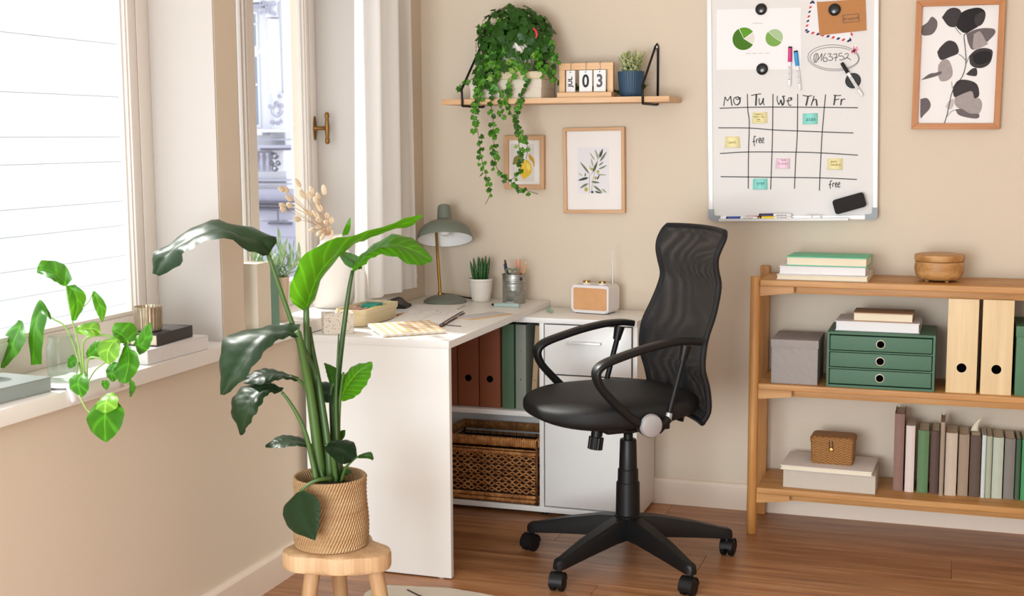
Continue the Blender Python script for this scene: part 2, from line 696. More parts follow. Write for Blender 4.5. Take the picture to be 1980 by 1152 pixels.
struct(box('wall_back', (-0.34, 0.0, -0.05), (4.2, 0.22, H_C), 'wall_paint', None, 0.0), 'beige painted wall behind the desk and shelf')
struct(box('wall_right', (4.2, -6.2, -0.05), (4.4, 0.22, H_C), 'wall_paint', None, 0.0), 'beige painted wall on the right')
struct(box('ceiling', (-0.34, -6.2, H_C), (4.4, 0.22, H_C + 0.15), 'ceiling_paint', None, 0.0), 'white ceiling')
bm = bmesh.new()
Y1a, Y1b = -2.75, -1.482      # window 1 opening
Y2a, Y2b = -1.366, -0.47     # window 2 opening
ZT = 2.3
for lo, hi in (((-0.34, -6.2, -0.05), (WX, 0.0, 0.75)), ((-0.34, -6.2, ZT), (WX, 0.0, H_C)), ((-0.34, -6.2, 0.75), (WX, Y1a, ZT)),
               ((-0.34, Y1b, 0.75), (WX, Y2a, ZT)), ((-0.34, Y2b, 0.75), (WX, 0.0, ZT))):
    bm_box(bm, lo, hi)
struct(obm('wall_left', bm, 'wall_paint'), 'beige window wall on the left with a pier between two windows')

def profile_board(name, path_lo, path_hi, depth, h, axis, face, label):
    """skirting with a small step and rounded top"""
    d = depth
    prof = [(0, 0), (d, 0), (d, h - 0.012), (d - 0.003, h - 0.006), (d - 0.006, h - 0.002), (d - 0.010, h), (0, h)]
    bm = bmesh.new()
    if axis == 'x':
        bm_prism(bm, [(face - p[0], p[1]) for p in prof], path_lo, path_hi, 'x')
    else:
        bm_prism(bm, [(face + p[0], p[1]) for p in prof], path_lo, path_hi, 'y')
    return struct(obm(name, bm, 'baseboard_paint'), label)

profile_board('baseboard_back', WX, 4.2, 0.016, 0.096, 'x', 0.0, 'white skirting board along the back wall')
profile_board('baseboard_left', -6.2, 0.0, 0.02, 0.1, 'y', WX, 'white skirting board along the window wall')

# painted linings of the window reveals
def lining(name, lo, hi, label):
    return struct(box(name, lo, hi, 'reveal_paint', None, 0.002), label)
lining('trim_1', (FXW - 0.07, Y1b - 0.006, 0.75), (WX - 0.001, Y1b, ZT), 'off-white lining on the side of the near window recess')
lining('trim_2', (FXW - 0.07, Y2b - 0.006, 0.75), (WX - 0.001, Y2b, ZT), 'off-white lining on the far side of the far window recess')
lining('trim_3', (FXW - 0.07, Y2a, 0.75), (WX - 0.001, Y2a + 0.006, ZT), 'off-white lining on the near side of the far window recess')
# sill board running along both windows
bm = bmesh.new()
bm_box(bm, (WX - 0.02, -3.7, 0.75), (0.0, -0.34, 0.789), 0.003)
bm_box(bm, (FXW - 0.02, Y1a, 0.752), (WX, Y1b - 0.004, 0.789))
bm_box(bm, (FXW - 0.02, Y2a + 0.004, 0.752), (WX, Y2b - 0.004, 0.789))
struct(obm('trim_4', bm, 'trim_white', None, True, ang=30), 'white window sill board running under both windows')

# glass
def glass_mat(name, tint, gloss=0.06):
    m, nt, b = new_mat(name)
    nt.nodes.remove(b)
    tr = nd(nt, 'ShaderNodeBsdfTransparent')
    tr.inputs[0].default_value = tint
    gl = nd(nt, 'ShaderNodeBsdfGlossy')
    gl.inputs['Roughness'].default_value = 0.02
    lw = nd(nt, 'ShaderNodeLayerWeight')
    lw.inputs[0].default_value = 0.12
    fr = nd(nt, 'ShaderNodeMath', operation='MULTIPLY')
    fr.inputs[1].default_value = 0.6
    nt.links.new(lw.outputs['Facing'], fr.inputs[0])
    mx = nd(nt, 'ShaderNodeMixShader')
    nt.links.new(fr.outputs[0], mx.inputs[0])
    nt.links.new(tr.outputs[0], mx.inputs[1])
    nt.links.new(gl.outputs[0], mx.inputs[2])
    nt.links.new(mx.outputs[0], nt.nodes['Material Output'].inputs[0])
    MATS[name] = m
glass_mat('glass', (0.97, 0.98, 0.98, 1))

def stile(name, y0, y1, z0, z1, par, steps=((0.0, 0.0), (0.012, 0.01), (0.02, 0.016)), side=0):
    """upright with stepped mouldings on the glass side"""
    bm = bmesh.new()
    x = FXW - par.location.x
    bm_box(bm, (x - 0.030, y0, z0), (x, y1, z1), 0.004)
    if side:
        e = y0 if side < 0 else y1
        for k in range(2):
            w = 0.006 * (2 - k)
            a, b2 = (e - w, e) if side < 0 else (e, e + w)
            bm_box(bm, (x - 0.030, a, z0), (x - 0.006 - 0.010 * (1 - k), b2, z1), 0.0015)
    return obm(name, bm, 'frame_white', par, True, ang=30)

# window 1 (near)
w1 = thing('window_1', 'large near window with white frame looking onto a white boarded house', 'window', (FXW, (Y1a + Y1b) / 2, 0.789))
w1['kind'] = 'structure'
del w1['category']
def L1(y): return y - w1.location.y
zb = 0.0
stile('frame_stile', L1(-1.545), L1(-1.488), 0.0, 1.5, w1)
stile('sash_stile', L1(-1.586), L1(-1.549), 0.0, 1.5, w1, side=-1)
stile('frame_stile', L1(-2.745), L1(-2.685), 0.0, 1.5, w1)
stile('sash_stile', L1(-2.68), L1(-2.64), 0.0, 1.5, w1, side=1)
box('bottom_rail', (-0.065, L1(-2.64), 0.0), (-0.004, L1(-1.578), 0.085), 'frame_white', w1, 0.003)
box('bottom_bead', (-0.030, L1(-2.64), 0.085), (-0.010, L1(-1.59), 0.097), 'frame_white', w1, 0.002)
box('top_rail', (-0.065, L1(-2.64), 1.41), (-0.004, L1(-1.578), 1.5), 'frame_white', w1, 0.003)
box('pane', (-0.028, L1(-2.64), 0.085), (-0.024, L1(-1.58), 1.41), 'glass', w1, 0.0)
# window 2 (far)
w2 = thing('window_2', 'far window with white frame and slim mullion behind the desk plants', 'window', (FXW, (Y2a + Y2b) / 2, 0.789))
w2['kind'] = 'structure'
del w2['category']
def L2(y): return y - w2.location.y
stile('frame_stile', L2(-0.522), L2(-0.477), 0.0, 1.5, w2)
stile('sash_stile', L2(-0.546), L2(-0.526), 0.0, 1.5, w2, side=-1)
stile('mullion', L2(-0.950), L2(-0.902), 0.0, 1.5, w2, side=-1)
stile('frame_stile', L2(-1.358), L2(-1.30), 0.0, 1.5, w2)
box('bottom_rail', (-0.065, L2(-1.27), 0.0), (-0.004, L2(-0.958), 0.085), 'frame_white', w2, 0.003)
box('bottom_rail', (-0.065, L2(-0.912), 0.0), (-0.004, L2(-0.545), 0.085), 'frame_white', w2, 0.003)
box('top_rail', (-0.065, L2(-1.27), 1.41), (-0.004, L2(-0.545), 1.5), 'frame_white', w2, 0.003)
box('pane', (-0.028, L2(-0.912), 0.085), (-0.024, L2(-0.548), 1.41), 'glass', w2, 0.0)
box('pane', (-0.028, L2(-1.27), 0.085), (-0.024, L2(-0.958), 1.41), 'glass', w2, 0.0)
# old brass turn handle on the far window
p = atx(608, 248, FXW)
hb = Vector((FXW, p.y, p.z)) - w2.location
hd = lathe('handle', [(0, 0), (0.010, 0), (0.011, 0.004), (0.007, 0.010), (0.006, 0.02), (0.0065, 0.04), (0.009, 0.045), (0.0, 0.047)], 'brass_old', w2, 20,
           mtx=Matrix.Translation(hb) @ Matrix.Rotation(radians(90), 4, 'Y'), label='old brass turn handle')
tube('back_plate', [hb + Vector((0.003, 0, dz)) for dz in (-0.042, -0.03, -0.012, 0.012, 0.03, 0.042)], [0.005, 0.009, 0.011, 0.011, 0.009, 0.005], 'brass_old', hd, 10, 0.35, up=(1, 0, 0))
tube('grip', [hb + Vector((0.050, 0, dz)) for dz in (-0.056, -0.05, -0.038, -0.034, 0.0, 0.034, 0.038, 0.05, 0.056)], [0.004, 0.008, 0.008, 0.006, 0.0085, 0.006, 0.008, 0.008, 0.004], 'brass_old', hd, 12)

# ------------------------------------------------------------------ outside
plain('siding_white', '#dcdcde', 0.7, var=0.02)
plain('stone_pale', '#cfcfd8', 0.8, var=0.03, bmp=0.1, bscale=3)
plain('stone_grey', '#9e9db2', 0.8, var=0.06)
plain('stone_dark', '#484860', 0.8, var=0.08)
plain('outside_glass', '#6f8299', 0.15, var=0.1)
plain('pavement', '#d8d6d2', 0.9)
sd = thing('exterior_boarded_house', 'white boarded house wall seen through the near window', 'house', (-3.3, 0.4, -4.0))
box('wall', (-0.25, -3.4, 0.0), (-0.02, 2.6, 6.9), 'siding_white', sd, 0.0)
hz = [0.0]
rr = random.Random(3)
while hz[-1] < 6.7:
    hz.append(hz[-1] + rr.choice((0.16, 0.2, 0.26, 0.34)))
for a, b in zip(hz, hz[1:]):
    bm = bmesh.new()
    bm_prism(bm, [(-0.02, a), (0.014, a + 0.001), (0.009, b - 0.002), (-0.02, b - 0.003)], -3.4, 2.6, 'y')
    obm('board', bm, 'siding_white', sd)
struct(box('exterior_ground', (-45, -30, -4.2), (-0.36, 60, -4.0), 'pavement', None, 0.0), 'pale pavement outside')

# ornate old house across the street
YF = 38.0
fc = thing('exterior_ornate_house', 'pale ornate old house with column and balustrade through the far window', 'house', at(500, 700, YF))
fc.location.z = -4.0
FB = Vector(fc.location)
def fp(x, y):
    q = at(x, y, YF) - FB
    return q.x, q.z
def fbox(name, x0, y0, x1, y1, d0, d1, mat, par=fc, bev=0.01):
    a, b = fp(x0, y1)
    c, d = fp(x1, y0)
    return box(name, (a, -d1, b), (c, -d0, d), mat, par, bev)
a, b = fp(380, -220)
c, d = fp(560, 600)
box('wall', (a, 0.0, 0.0), (c, 3.0, b), 'stone_pale', fc, 0.0)
for (x0, y0, x1, y1) in ((462, 104, 502, 247), (462, 22, 499, 96), (400, 104, 440, 247), (400, 22, 440, 96)):
    w = fbox('window', x0, y0, x1, y1, -0.05, 0.06, 'stone_pale')
    fbox('pane', x0 + 5, y0 + 6, x1 - 4, y1 - 6, 0.05, 0.075, 'outside_glass', w, 0.0)
    fbox('glazing_bar', x0 + 2, (y0 + y1) / 2 - 14, x1 - 2, (y0 + y1) / 2 - 9, 0.05, 0.1, 'stone_pale', w, 0.0)
fbox('lintel', 455, 8, 512, 18, -0.05, 0.25, 'stone_grey')
fbox('lintel', 455, 2, 518, 8, -0.05, 0.4, 'stone_pale')
def col_prof(name, cx, prof, mat, seg=24, d=0.18):
    q = fp(cx, 100)
    pr = []
    for rpx, y in prof:
        z = fp(cx, y)[1]
        pr.append((rpx * 0.0173, z))
    lathe(name, pr, mat, fc, seg, center=(q[0], -d, 0))
col_prof('column_shaft', 535, [(0.01, 38), (12, 38), (12.5, 70), (13, 130), (13.5, 181), (0.01, 181)], 'stone_pale')
col_prof('column_base', 543, [(0.01, 181), (16, 181), (17, 184), (16, 188), (14, 190), (14.5, 236), (16, 240), (18, 246), (18, 252), (0.01, 252)], 'stone_pale')
col_prof('capital', 532, [(0.01, -2), (17, -2), (17, 3), (13, 6), (12, 24), (14, 30), (13, 34), (0.01, 37)], 'stone_pale')
rr = random.Random(5)
def curl(cx, cy, r, par_name='ornament', mat='stone_grey', d=0.45, turns=1.2):
    pts = []
    for k in range(14):
        an = k / 13 * turns * 2 * pi + rr.random() * 0.2
        rad = r * (1 - 0.55 * k / 13)
        q = fp(cx + rad * cos(an), cy + rad * sin(an))
        pts.append((q[0], -d, q[1]))
    tube(par_name, pts, 0.03, mat, fc, 6)
for cx, cy, r in ((519, 8, 5), (530, 12, 6), (541, 9, 5), (523, 22, 5), (535, 24, 5), (543, 28, 4), (517, 26, 3)):
    curl(cx, cy, r)
for cx, cy, r in ((546, 214, 13), (546, 200, 5), (534, 206, 4), (556, 204, 4), (538, 236, 4), (548, 238, 4), (555, 234, 3), (552, 186, 4)):
    curl(cx, cy, r)
fbox('ledge', 440, 256, 520, 262, -0.05, 0.5, 'stone_pale')
fbox('ledge', 520, 250, 562, 256, -0.05, 0.9, 'stone_pale')
fbox('ledge_underside', 526, 268, 562, 271, -0.05, 0.7, 'stone_grey')  # greyer colour paints the shade under the ledge
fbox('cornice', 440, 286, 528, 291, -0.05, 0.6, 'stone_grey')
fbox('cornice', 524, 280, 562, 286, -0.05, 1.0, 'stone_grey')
fbox('cornice', 524, 286, 562, 290, -0.05, 0.8, 'stone_dark')  # dark strip painted as shade below the cornice
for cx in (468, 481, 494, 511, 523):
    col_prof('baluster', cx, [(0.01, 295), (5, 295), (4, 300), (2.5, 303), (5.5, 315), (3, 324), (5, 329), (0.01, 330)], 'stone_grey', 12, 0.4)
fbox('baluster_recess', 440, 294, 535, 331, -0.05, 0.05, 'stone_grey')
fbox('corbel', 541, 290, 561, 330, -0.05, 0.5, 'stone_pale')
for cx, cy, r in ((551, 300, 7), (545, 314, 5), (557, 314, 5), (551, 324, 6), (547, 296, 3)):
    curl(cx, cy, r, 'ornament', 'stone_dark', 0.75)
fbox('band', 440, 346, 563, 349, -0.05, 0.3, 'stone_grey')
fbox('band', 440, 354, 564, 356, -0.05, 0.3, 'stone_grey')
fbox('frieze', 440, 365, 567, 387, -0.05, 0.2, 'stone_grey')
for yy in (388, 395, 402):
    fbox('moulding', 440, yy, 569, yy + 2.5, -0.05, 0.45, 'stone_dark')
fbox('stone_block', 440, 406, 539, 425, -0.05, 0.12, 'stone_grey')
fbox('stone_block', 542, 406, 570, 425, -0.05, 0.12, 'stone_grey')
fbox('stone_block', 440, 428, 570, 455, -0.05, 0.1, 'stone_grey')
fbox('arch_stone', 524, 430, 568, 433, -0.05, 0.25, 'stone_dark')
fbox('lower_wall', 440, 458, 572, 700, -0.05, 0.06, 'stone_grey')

# ------------------------------------------------------------------ sheer curtain
def sheer(name):
    m, nt, b = new_mat(name)
    v = texco(nt, (1, 1, 1))
    wv = nd(nt, 'ShaderNodeTexWave', wave_type='BANDS', bands_direction='Z')
    wv.inputs['Scale'].default_value = 150
    wv.inputs['Distortion'].default_value = 1.5
    nt.links.new(v, wv.inputs[0])
    c = mixcol(nt, wv.outputs['Fac'], rgb('#fbf9f6'), rgb('#fffdfb'))
    nt.links.new(c, b.inputs['Base Color'])
    setp(b, Roughness=0.9)
    tr = nd(nt, 'ShaderNodeBsdfTranslucent')
    tr.inputs[0].default_value = (0.97, 0.95, 0.93, 1)
    tp = nd(nt, 'ShaderNodeBsdfTransparent')
    m1 = nd(nt, 'ShaderNodeMixShader')
    m1.inputs[0].default_value = 0.45
    m2 = nd(nt, 'ShaderNodeMixShader')
    m2.inputs[0].default_value = 0.05
    nt.links.new(b.outputs[0], m1.inputs[1])
    nt.links.new(tr.outputs[0], m1.inputs[2])
    nt.links.new(m1.outputs[0], m2.inputs[1])
    nt.links.new(tp.outputs[0], m2.inputs[2])
    nt.links.new(m2.outputs[0], nt.nodes['Material Output'].inputs[0])
    MATS[name] = m
sheer('sheer_cloth')
cu = thing('curtain', 'white sheer curtain hanging in folds beside the far window', 'curtain', (0.03, -0.3, 0.79))
def cloth(name, ytop0, ytop1, ybot0, ybot1, xoff, zbot0, zbot1, seed, amp=0.022, folds=5.5, ztop=2.42):
    nv, nu = 26, 90
    verts, faces = [], []
    r2 = random.Random(seed)
    ph = r2.random() * 6
    for i in range(nv):
        t = i / (nv - 1)
        for k in range(nu):
            s = k / (nu - 1)
            yb = ybot0 + (ybot1 - ybot0) * s
            yt = ytop0 + (ytop1 - ytop0) * s
            yy = yb + (yt - yb) * t ** 0.8
            zb2 = zbot0 + (zbot1 - zbot0) * s
            z = zb2 + (ztop - zb2) * t
            f = sin(s * folds * 2 * pi + ph + 1.4 * sin(2.6 * s + 0.5 * t)) * (0.55 + 0.45 * sin(4 * s + ph)) + 0.22 * sin(s * folds * 5.7 * pi + 1.3 * ph + t) + 0.1 * sin(s * 61)
            x = xoff + amp * (0.75 + 0.35 * t) * f
            verts.append((x - 0.03 + 0.03, yy - cu.location.y + 0.006 * cos(s * folds * 2 * pi + ph), z - cu.location.z))
    for i in range(nv - 1):
        for k in range(nu - 1):
            a = i * nu + k
            faces.append((a, a + 1, a + nu + 1, a + nu))
    o = make(name, verts, faces, 'sheer_cloth', cu, True)
    return o

cloth('cloth', -0.72, -0.28, -0.775, -0.25, 0.002, 0.815, 0.81, 2, 0.020, 3.1)
cloth('cloth', -0.45, -0.25, -0.42, -0.145, -0.026, 0.83, 0.835, 9, 0.012, 2.1)
# ------------------------------------------------------------------ corner desk and cabinet
DZ, DT = 0.748, 0.0235
dk = thing('desk', 'white desk with solid end panel standing along the window wall', 'desk', (0.22, -0.53, 0.0))
db = Vector(dk.location)
def D(x, y, z): return (x - db.x, y - db.y, z)
box('desktop', D(-0.032, -1.049, DZ - DT), D(0.478, -0.004, DZ), 'white_laminate', dk, 0.0012)
box('end_panel', D(-0.012, -1.047, 0.004), D(0.476, -1.025, DZ - DT), 'white_laminate', dk, 0.0012)
for x in (0.03, 0.44):
    lathe('foot', [(0, 0), (0.010, 0), (0.010, 0.004), (0, 0.004)], 'silver_plastic', dk, 12, center=D(x, -1.036, 0))
box('back_rail', D(-0.012, -1.025, 0.45), D(0.006, -0.31, DZ - DT), 'white_laminate', dk, 0.0012)

CZ = DZ - DT - 0.0005
CX0, CX1, CY = 0.03, 0.887, -0.305
cb = thing('cabinet', 'white storage cabinet with drawer and open shelves along the back wall', 'cabinet', (0.46, -0.16, 0.0))
cc = Vector(cb.location)
def Cc(x, y, z): return (x - cc.x, y - cc.y, z)
T = 0.016
box('top_panel', Cc(CX0, CY - 0.004, CZ - 0.019), Cc(CX1, -0.018, CZ), 'white_laminate', cb, 0.0012)
box('side_panel', Cc(CX0, CY, 0.012), Cc(CX0 + T, -0.02, CZ - 0.019), 'white_laminate', cb, 0.001)
box('side_panel', Cc(CX1 - T, CY + 0.002, 0.012), Cc(CX1, -0.018, CZ - 0.019), 'white_laminate', cb, 0.001)
box('divider', Cc(0.530, CY, 0.034), Cc(0.546, -0.03, CZ - 0.019), 'white_laminate', cb, 0.001)
box('bottom_panel', Cc(CX0 + T, CY, 0.014), Cc(CX1 - T, -0.02, 0.034), 'white_laminate', cb, 0.001)
box('shelf', Cc(CX0 + T, CY + 0.002, 0.362), Cc(0.530, -0.03, 0.380), 'white_laminate', cb, 0.001)
box('back_panel', Cc(CX0 + T, -0.03, 0.034), Cc(CX1 - T, -0.022, CZ - 0.019), 'white_laminate', cb, 0.0)
dr = box('drawer', Cc(0.551, CY - 0.002, 0.524), Cc(0.866, CY + 0.016, CZ - 0.0235), 'white_laminate', cb, 0.001)
dd = box('door', Cc(0.551, CY - 0.002, 0.040), Cc(0.866, CY + 0.016, 0.519), 'white_laminate', cb, 0.001)
hz0 = at(1130, 661, CY - 0.02)
bm = bmesh.new()
bm_box(bm, Cc(0.636, CY - 0.026, 0.636), Cc(0.760, CY - 0.018, 0.645), 0.0015)
bm_box(bm, Cc(0.642, CY - 0.020, 0.637), Cc(0.650, CY - 0.001, 0.644), 0.0)
bm_box(bm, Cc(0.746, CY - 0.020, 0.637), Cc(0.754, CY - 0.001, 0.644), 0.0)
obm('handle', bm, 'alu', dr, True, ang=30, label='slim aluminium bar handle')
for x in (CX0 + 0.05, 0.54, CX1 - 0.06):
    for yy in (CY + 0.03, -0.05):
        lathe('foot', [(0, 0), (0.012, 0), (0.012, 0.014), (0, 0.014)], 'black_plastic', cb, 12, center=Cc(x, yy, 0))
# shelf pin holes on the divider: dark discs for the shade inside
for z in (0.20, 0.232, 0.264, 0.296):
    for yy in (-0.27, -0.06):
        lathe('pin_hole', [(0, 0), (0.0025, 0), (0.0025, 0.0012), (0, 0.0012)], 'dark_gap', cb, 8, mtx=Matrix.Translation(Cc(0.5302, yy, z)) @ Matrix.Rotation(radians(-90), 4, 'Y'))

# binders in the open compartment
plain('binder_brown', '#8e4f31', 0.65, var=0.08, bmp=0.1, bscale=300)
plain('binder_green', '#4f6f52', 0.6, var=0.05)
plain('binder_sage', '#8d9488', 0.6, var=0.05)
plain('binder_tan', '#b79a76', 0.65, var=0.06)
def arch_file(label, x0, x1, col, y0=CY + 0.03, z0=0.381, h=0.315):
    t = thing('lever_arch_file', label, 'binder', ((x0 + x1) / 2, (y0 - 0.03) / 2 - 0.02, z0), 0.0, 'brown lever arch files in the cabinet')
    b = Vector(t.location)
    hx = (x1 - x0) / 2
    f, k = y0 - b.y, -0.045 - b.y
    box('spine', (-hx, f, 0), (hx, f + 0.003, h), col, t, 0.001)
    box('cover', (-hx, f + 0.003, 0), (-hx + 0.003, k, h), col, t, 0.0008)
    box('cover', (hx - 0.003, f + 0.003, 0), (hx, k, h), col, t, 0.0008)
    box('papers', (-hx + 0.006, f + 0.02, 0.006), (hx - 0.02, k - 0.01, h - 0.02), 'pages_white', t, 0.0)
    c = Matrix.Translation((0, f - 0.0006, 0.105)) @ Matrix.Rotation(radians(90), 4, 'X')
    lathe('finger_hole', [(0, -0.0004), (0.0125, -0.0004), (0.0125, 0.0002), (0, 0.0002)], 'hole_shade', t, 24, mtx=c)  # black disc on the spine, painted as the hole's shade
    return t
arch_file('leftmost brown lever arch file, half hidden by the desk panel', 0.128, 0.203, 'binder_brown')
arch_file('brown lever arch file second from the desk panel', 0.207, 0.288, 'binder_brown')
arch_file('brown lever arch file next to the green binder', 0.292, 0.371, 'binder_brown')
def ring_binder(label, x0, x1, col, y0=CY + 0.03, lean=0.0, z0=0.381, h=0.31):
    t = thing('ring_binder', label, 'binder', ((x0 + x1) / 2, -0.16, z0))
    t.rotation_euler = (0, lean, 0)
    hx = (x1 - x0) / 2
    f, k = y0 + 0.16, 0.11
    box('spine', (-hx, f, 0), (hx, f + 0.0025, h), col, t, 0.0008)
    box('cover', (-hx, f + 0.0025, 0), (-hx + 0.0025, k, h), col, t, 0.0008)
    box('cover', (hx - 0.0025, f + 0.0025, 0), (hx, k, h), col, t, 0.0008)
    box('papers', (-hx + 0.004, f + 0.015, 0.004), (hx - 0.006, k - 0.012, h - 0.012), 'pages_white', t, 0.0)
    for z in (0.11, 0.215):
        lathe('rivet', [(0, 0.0018), (0.0022, 0.0015), (0.0034, 0), (0.0034, -0.001), (0, -0.001)], 'steel', t, 12, mtx=Matrix.Translation((0.0, f, z)) @ Matrix.Rotation(radians(90), 4, 'X'))
    return t
ring_binder('dark green ring binder between brown files and grey binder', 0.379, 0.424, 'binder_green')
ring_binder('sage grey ring binder next to the green one', 0.431, 0.470, 'binder_sage')
ring_binder('slim tan binder leaning against the cabinet divider', 0.487, 0.506, 'binder_tan', lean=radians(3.5))

# wicker basket in the lower compartment
def wicker_mat(name, dark, mid, light):
    m, nt, b = new_mat(name)
    v = texco(nt, (40, 40, 40))
    n = noise_tex(nt, v, 1.0, 4, 0.65)
    nt.links.new(ramp(nt, n, [(0.25, rgb(dark)), (0.5, rgb(mid)), (0.75, rgb(light))]), b.inputs['Base Color'])
    setp(b, Roughness=0.55)
    v2 = texco(nt, (300, 300, 300))
    bump(nt, b, noise_tex(nt, v2, 1.0, 2), 0.25, 0.001)
    MATS[name] = m
wicker_mat('wicker', '#7c4c26', '#b87a42', '#dda866')
wicker_mat('wicker_dark', '#3a2010', '#5b3418', '#7a4a24')
bk = thing('wicker_basket', 'large brown woven wicker basket in the lower cabinet compartment', 'basket', (0.33, -0.165, 0.0345))
bx0, bx1, by0, by1, bh = 0.145 - 0.33, 0.517 - 0.33, -0.299 + 0.165, -0.05 + 0.165, 0.243
def on_face(face, u, z, off=0.0):
    """point on the basket's side: u along the face, off outward"""
    if face == 'f':
        return Vector((bx0 + u, by0 - off, z))
    if face == 'b':
        return Vector((bx0 + u, by1 + off, z))
    if face == 'r':
        return Vector((bx1 + off, by0 + u, z))
    return Vector((bx0 - off, by0 + u, z))
LEN = {'f': bx1 - bx0, 'b': bx1 - bx0, 'r': by1 - by0, 'l': by1 - by0}
bm_st, bm_wv, bm_rim, bm_br = bmesh.new(), bmesh.new(), bmesh.new(), bmesh.new()
rr = random.Random(11)
for fc_ in 'fbrl':
    ln = LEN[fc_]
    ns = int(round(ln / 0.027))
    st = ln / ns
    for k in range(ns + 1):
        bm_tube(bm_st, [on_face(fc_, k * st, z) for z in (0.003, 0.12, 0.205)], 0.0014, 5)
    # open zigzag weave: rows of flat strands swinging over and under the stakes
    rows = [0.049 + 0.0205 * i for i in range(7)]
    for ri, z in enumerate(rows):
        for ph in (0, 1):
            pts = []
            for k in range(ns * 2 + 1):
                u = k * st / 2
                s = 1 if (k // 1 + ph) % 2 == 0 else -1
                zz = z + (0.0078 * s if k % 2 == 1 else 0.0) * (1 if (k // 2 + ri) % 2 == 0 else 1)
                off = 0.0035 * (1 if ((k // 2 + ph + ri) % 2 == 0) else -1) * (1 if k % 2 == 1 else 0.2)
                pts.append(on_face(fc_, u, zz + rr.uniform(-0.0007, 0.0007), off))
            bm_tube(bm_wv, cat_rom([tuple(q_) for q_ in pts], len(pts) * 2), 0.0036, 5, True, 0.5, up=on_face(fc_, 0, 0, 1) - on_face(fc_, 0, 0, 0))
    # twisted bands below and above the weave
    for z0, r in ((0.012, 0.0075), (0.028, 0.0085), (0.187, 0.0085)):
        nb = int(ln / 0.026)
        for k in range(nb):
            for ph in (0, 0.5):
                u0 = (k + ph) * ln / nb - 0.006
                u1 = u0 + ln / nb * 1.05
                u0, u1 = max(u0, 0), min(u1, ln)
                s = 1 if ph == 0 else 1
                pts = [on_face(fc_, u0, z0 - 0.006 * s, 0.0), on_face(fc_, (u0 + u1) / 2, z0, 0.005), on_face(fc_, u1, z0 + 0.006 * s, 0.0)]
                bm_tube(bm_br, cat_rom(pts, 5), [0.002, r * 0.62, r * 0.7, r * 0.62, 0.002], 6, True, 0.6, up=on_face(fc_, 0, 0, 1) - on_face(fc_, 0, 0, 0))
    # thin rail, wrapped rim
    bm_tube(bm_br, [on_face(fc_, 0, 0.200, 0.002), on_face(fc_, ln, 0.200, 0.002)], 0.0035, 6)
    nr = int(ln / 0.0068)
    for k in range(nr):
        u = (k + 0.5) * ln / nr
        w = rr.uniform(-0.002, 0.002)
        zt, zl = bh, bh - 0.030
        pts = [on_face(fc_, u + w, zl, 0.002), on_face(fc_, u, zl + 0.004, 0.0065), on_face(fc_, u, zt - 0.004, 0.0065), on_face(fc_, u - w, zt, 0.0), on_face(fc_, u, zt - 0.004, -0.0065), on_face(fc_, u, zl + 0.004, -0.0065)]
        bm_tube(bm_rim, pts, 0.0036, 5, True)
for x in (bx0, bx1):
    for yy in (by0, by1):
        bm_tube(bm_st, [(x, yy, 0.0), (x, yy, bh - 0.01)], 0.006, 8)
obm('stakes', bm_st, 'wicker_dark', bk, True, kind='stuff')
obm('weave', bm_wv, 'wicker', bk, True, kind='stuff')
obm('braid', bm_br, 'wicker', bk, True, kind='stuff')
obm('rim', bm_rim, 'wicker', bk, True, kind='stuff')
box('bottom', (bx0, by0, 0.0), (bx1, by1, 0.004), 'wicker_dark', bk, 0.0)
plain('basket_shade', '#2a1a10', 0.95)  # very dark brown standing in for the unlit basket inside
for lo_, hi_ in (((bx0 + 0.010, by0 + 0.010, 0.004), (bx1 - 0.010, by0 + 0.012, 0.195)), ((bx0 + 0.010, by1 - 0.012, 0.004), (bx1 - 0.010, by1 - 0.010, 0.195)), ((bx0 + 0.010, by0 + 0.012, 0.004), (bx0 + 0.012, by1 - 0.012, 0.195)), ((bx1 - 0.012, by0 + 0.012, 0.004), (bx1 - 0.010, by1 - 0.012, 0.195))):  # dark sheets added so the gaps in the weave look shaded
    box('lining', lo_, hi_, 'basket_shade', bk, 0.0)
box('stack_of_paper', (0.19 - 0.33, -0.27 + 0.165, 0.012 + 0.0345 + 0.0005), (0.49 - 0.33, -0.07 + 0.165, 0.11), 'pages_white', None, 0.001)
pp = bpy.data.objects['stack_of_paper']
pp.location = bk.location
for v in pp.data.vertices:
    v.co.z -= 0.0345
tag(pp, 'pale stack of paper lying inside the large wicker basket', 'paper')

# ------------------------------------------------------------------ oak shelf unit
SX0, SX1 = 1.304, 2.47
SF, SB = -0.292, -0.018
su = thing('shelf_unit', 'oak shelf unit with three shelves and round front legs', 'shelf', (1.89, -0.155, 0.0))
sb = Vector(su.location)
def S(x, y, z): return (x - sb.x, y - sb.y, z)
ZS = (0.880, 0.527, 0.165)
for z in ZS:
    bm = bmesh.new()
    bm_box(bm, S(SX0, SF, z - 0.021), S(SX1, SB, z), 0.004, 3)
    obm('shelf_board', bm, 'oak', su, True, ang=30)
for x in (1.2875, SX1 + 0.0165):
    lathe('leg', [(0, 0), (0.0165, 0.0), (0.0172, 0.003), (0.0172, 0.886), (0.0160, 0.890), (0, 0.890)], 'oak_z', su, 24, center=S(x, -0.276, 0))
    box('leg', S(x - 0.0165, SB - 0.030, 0), S(x + 0.0165, SB, 0.904), 'oak_z', su, 0.004)
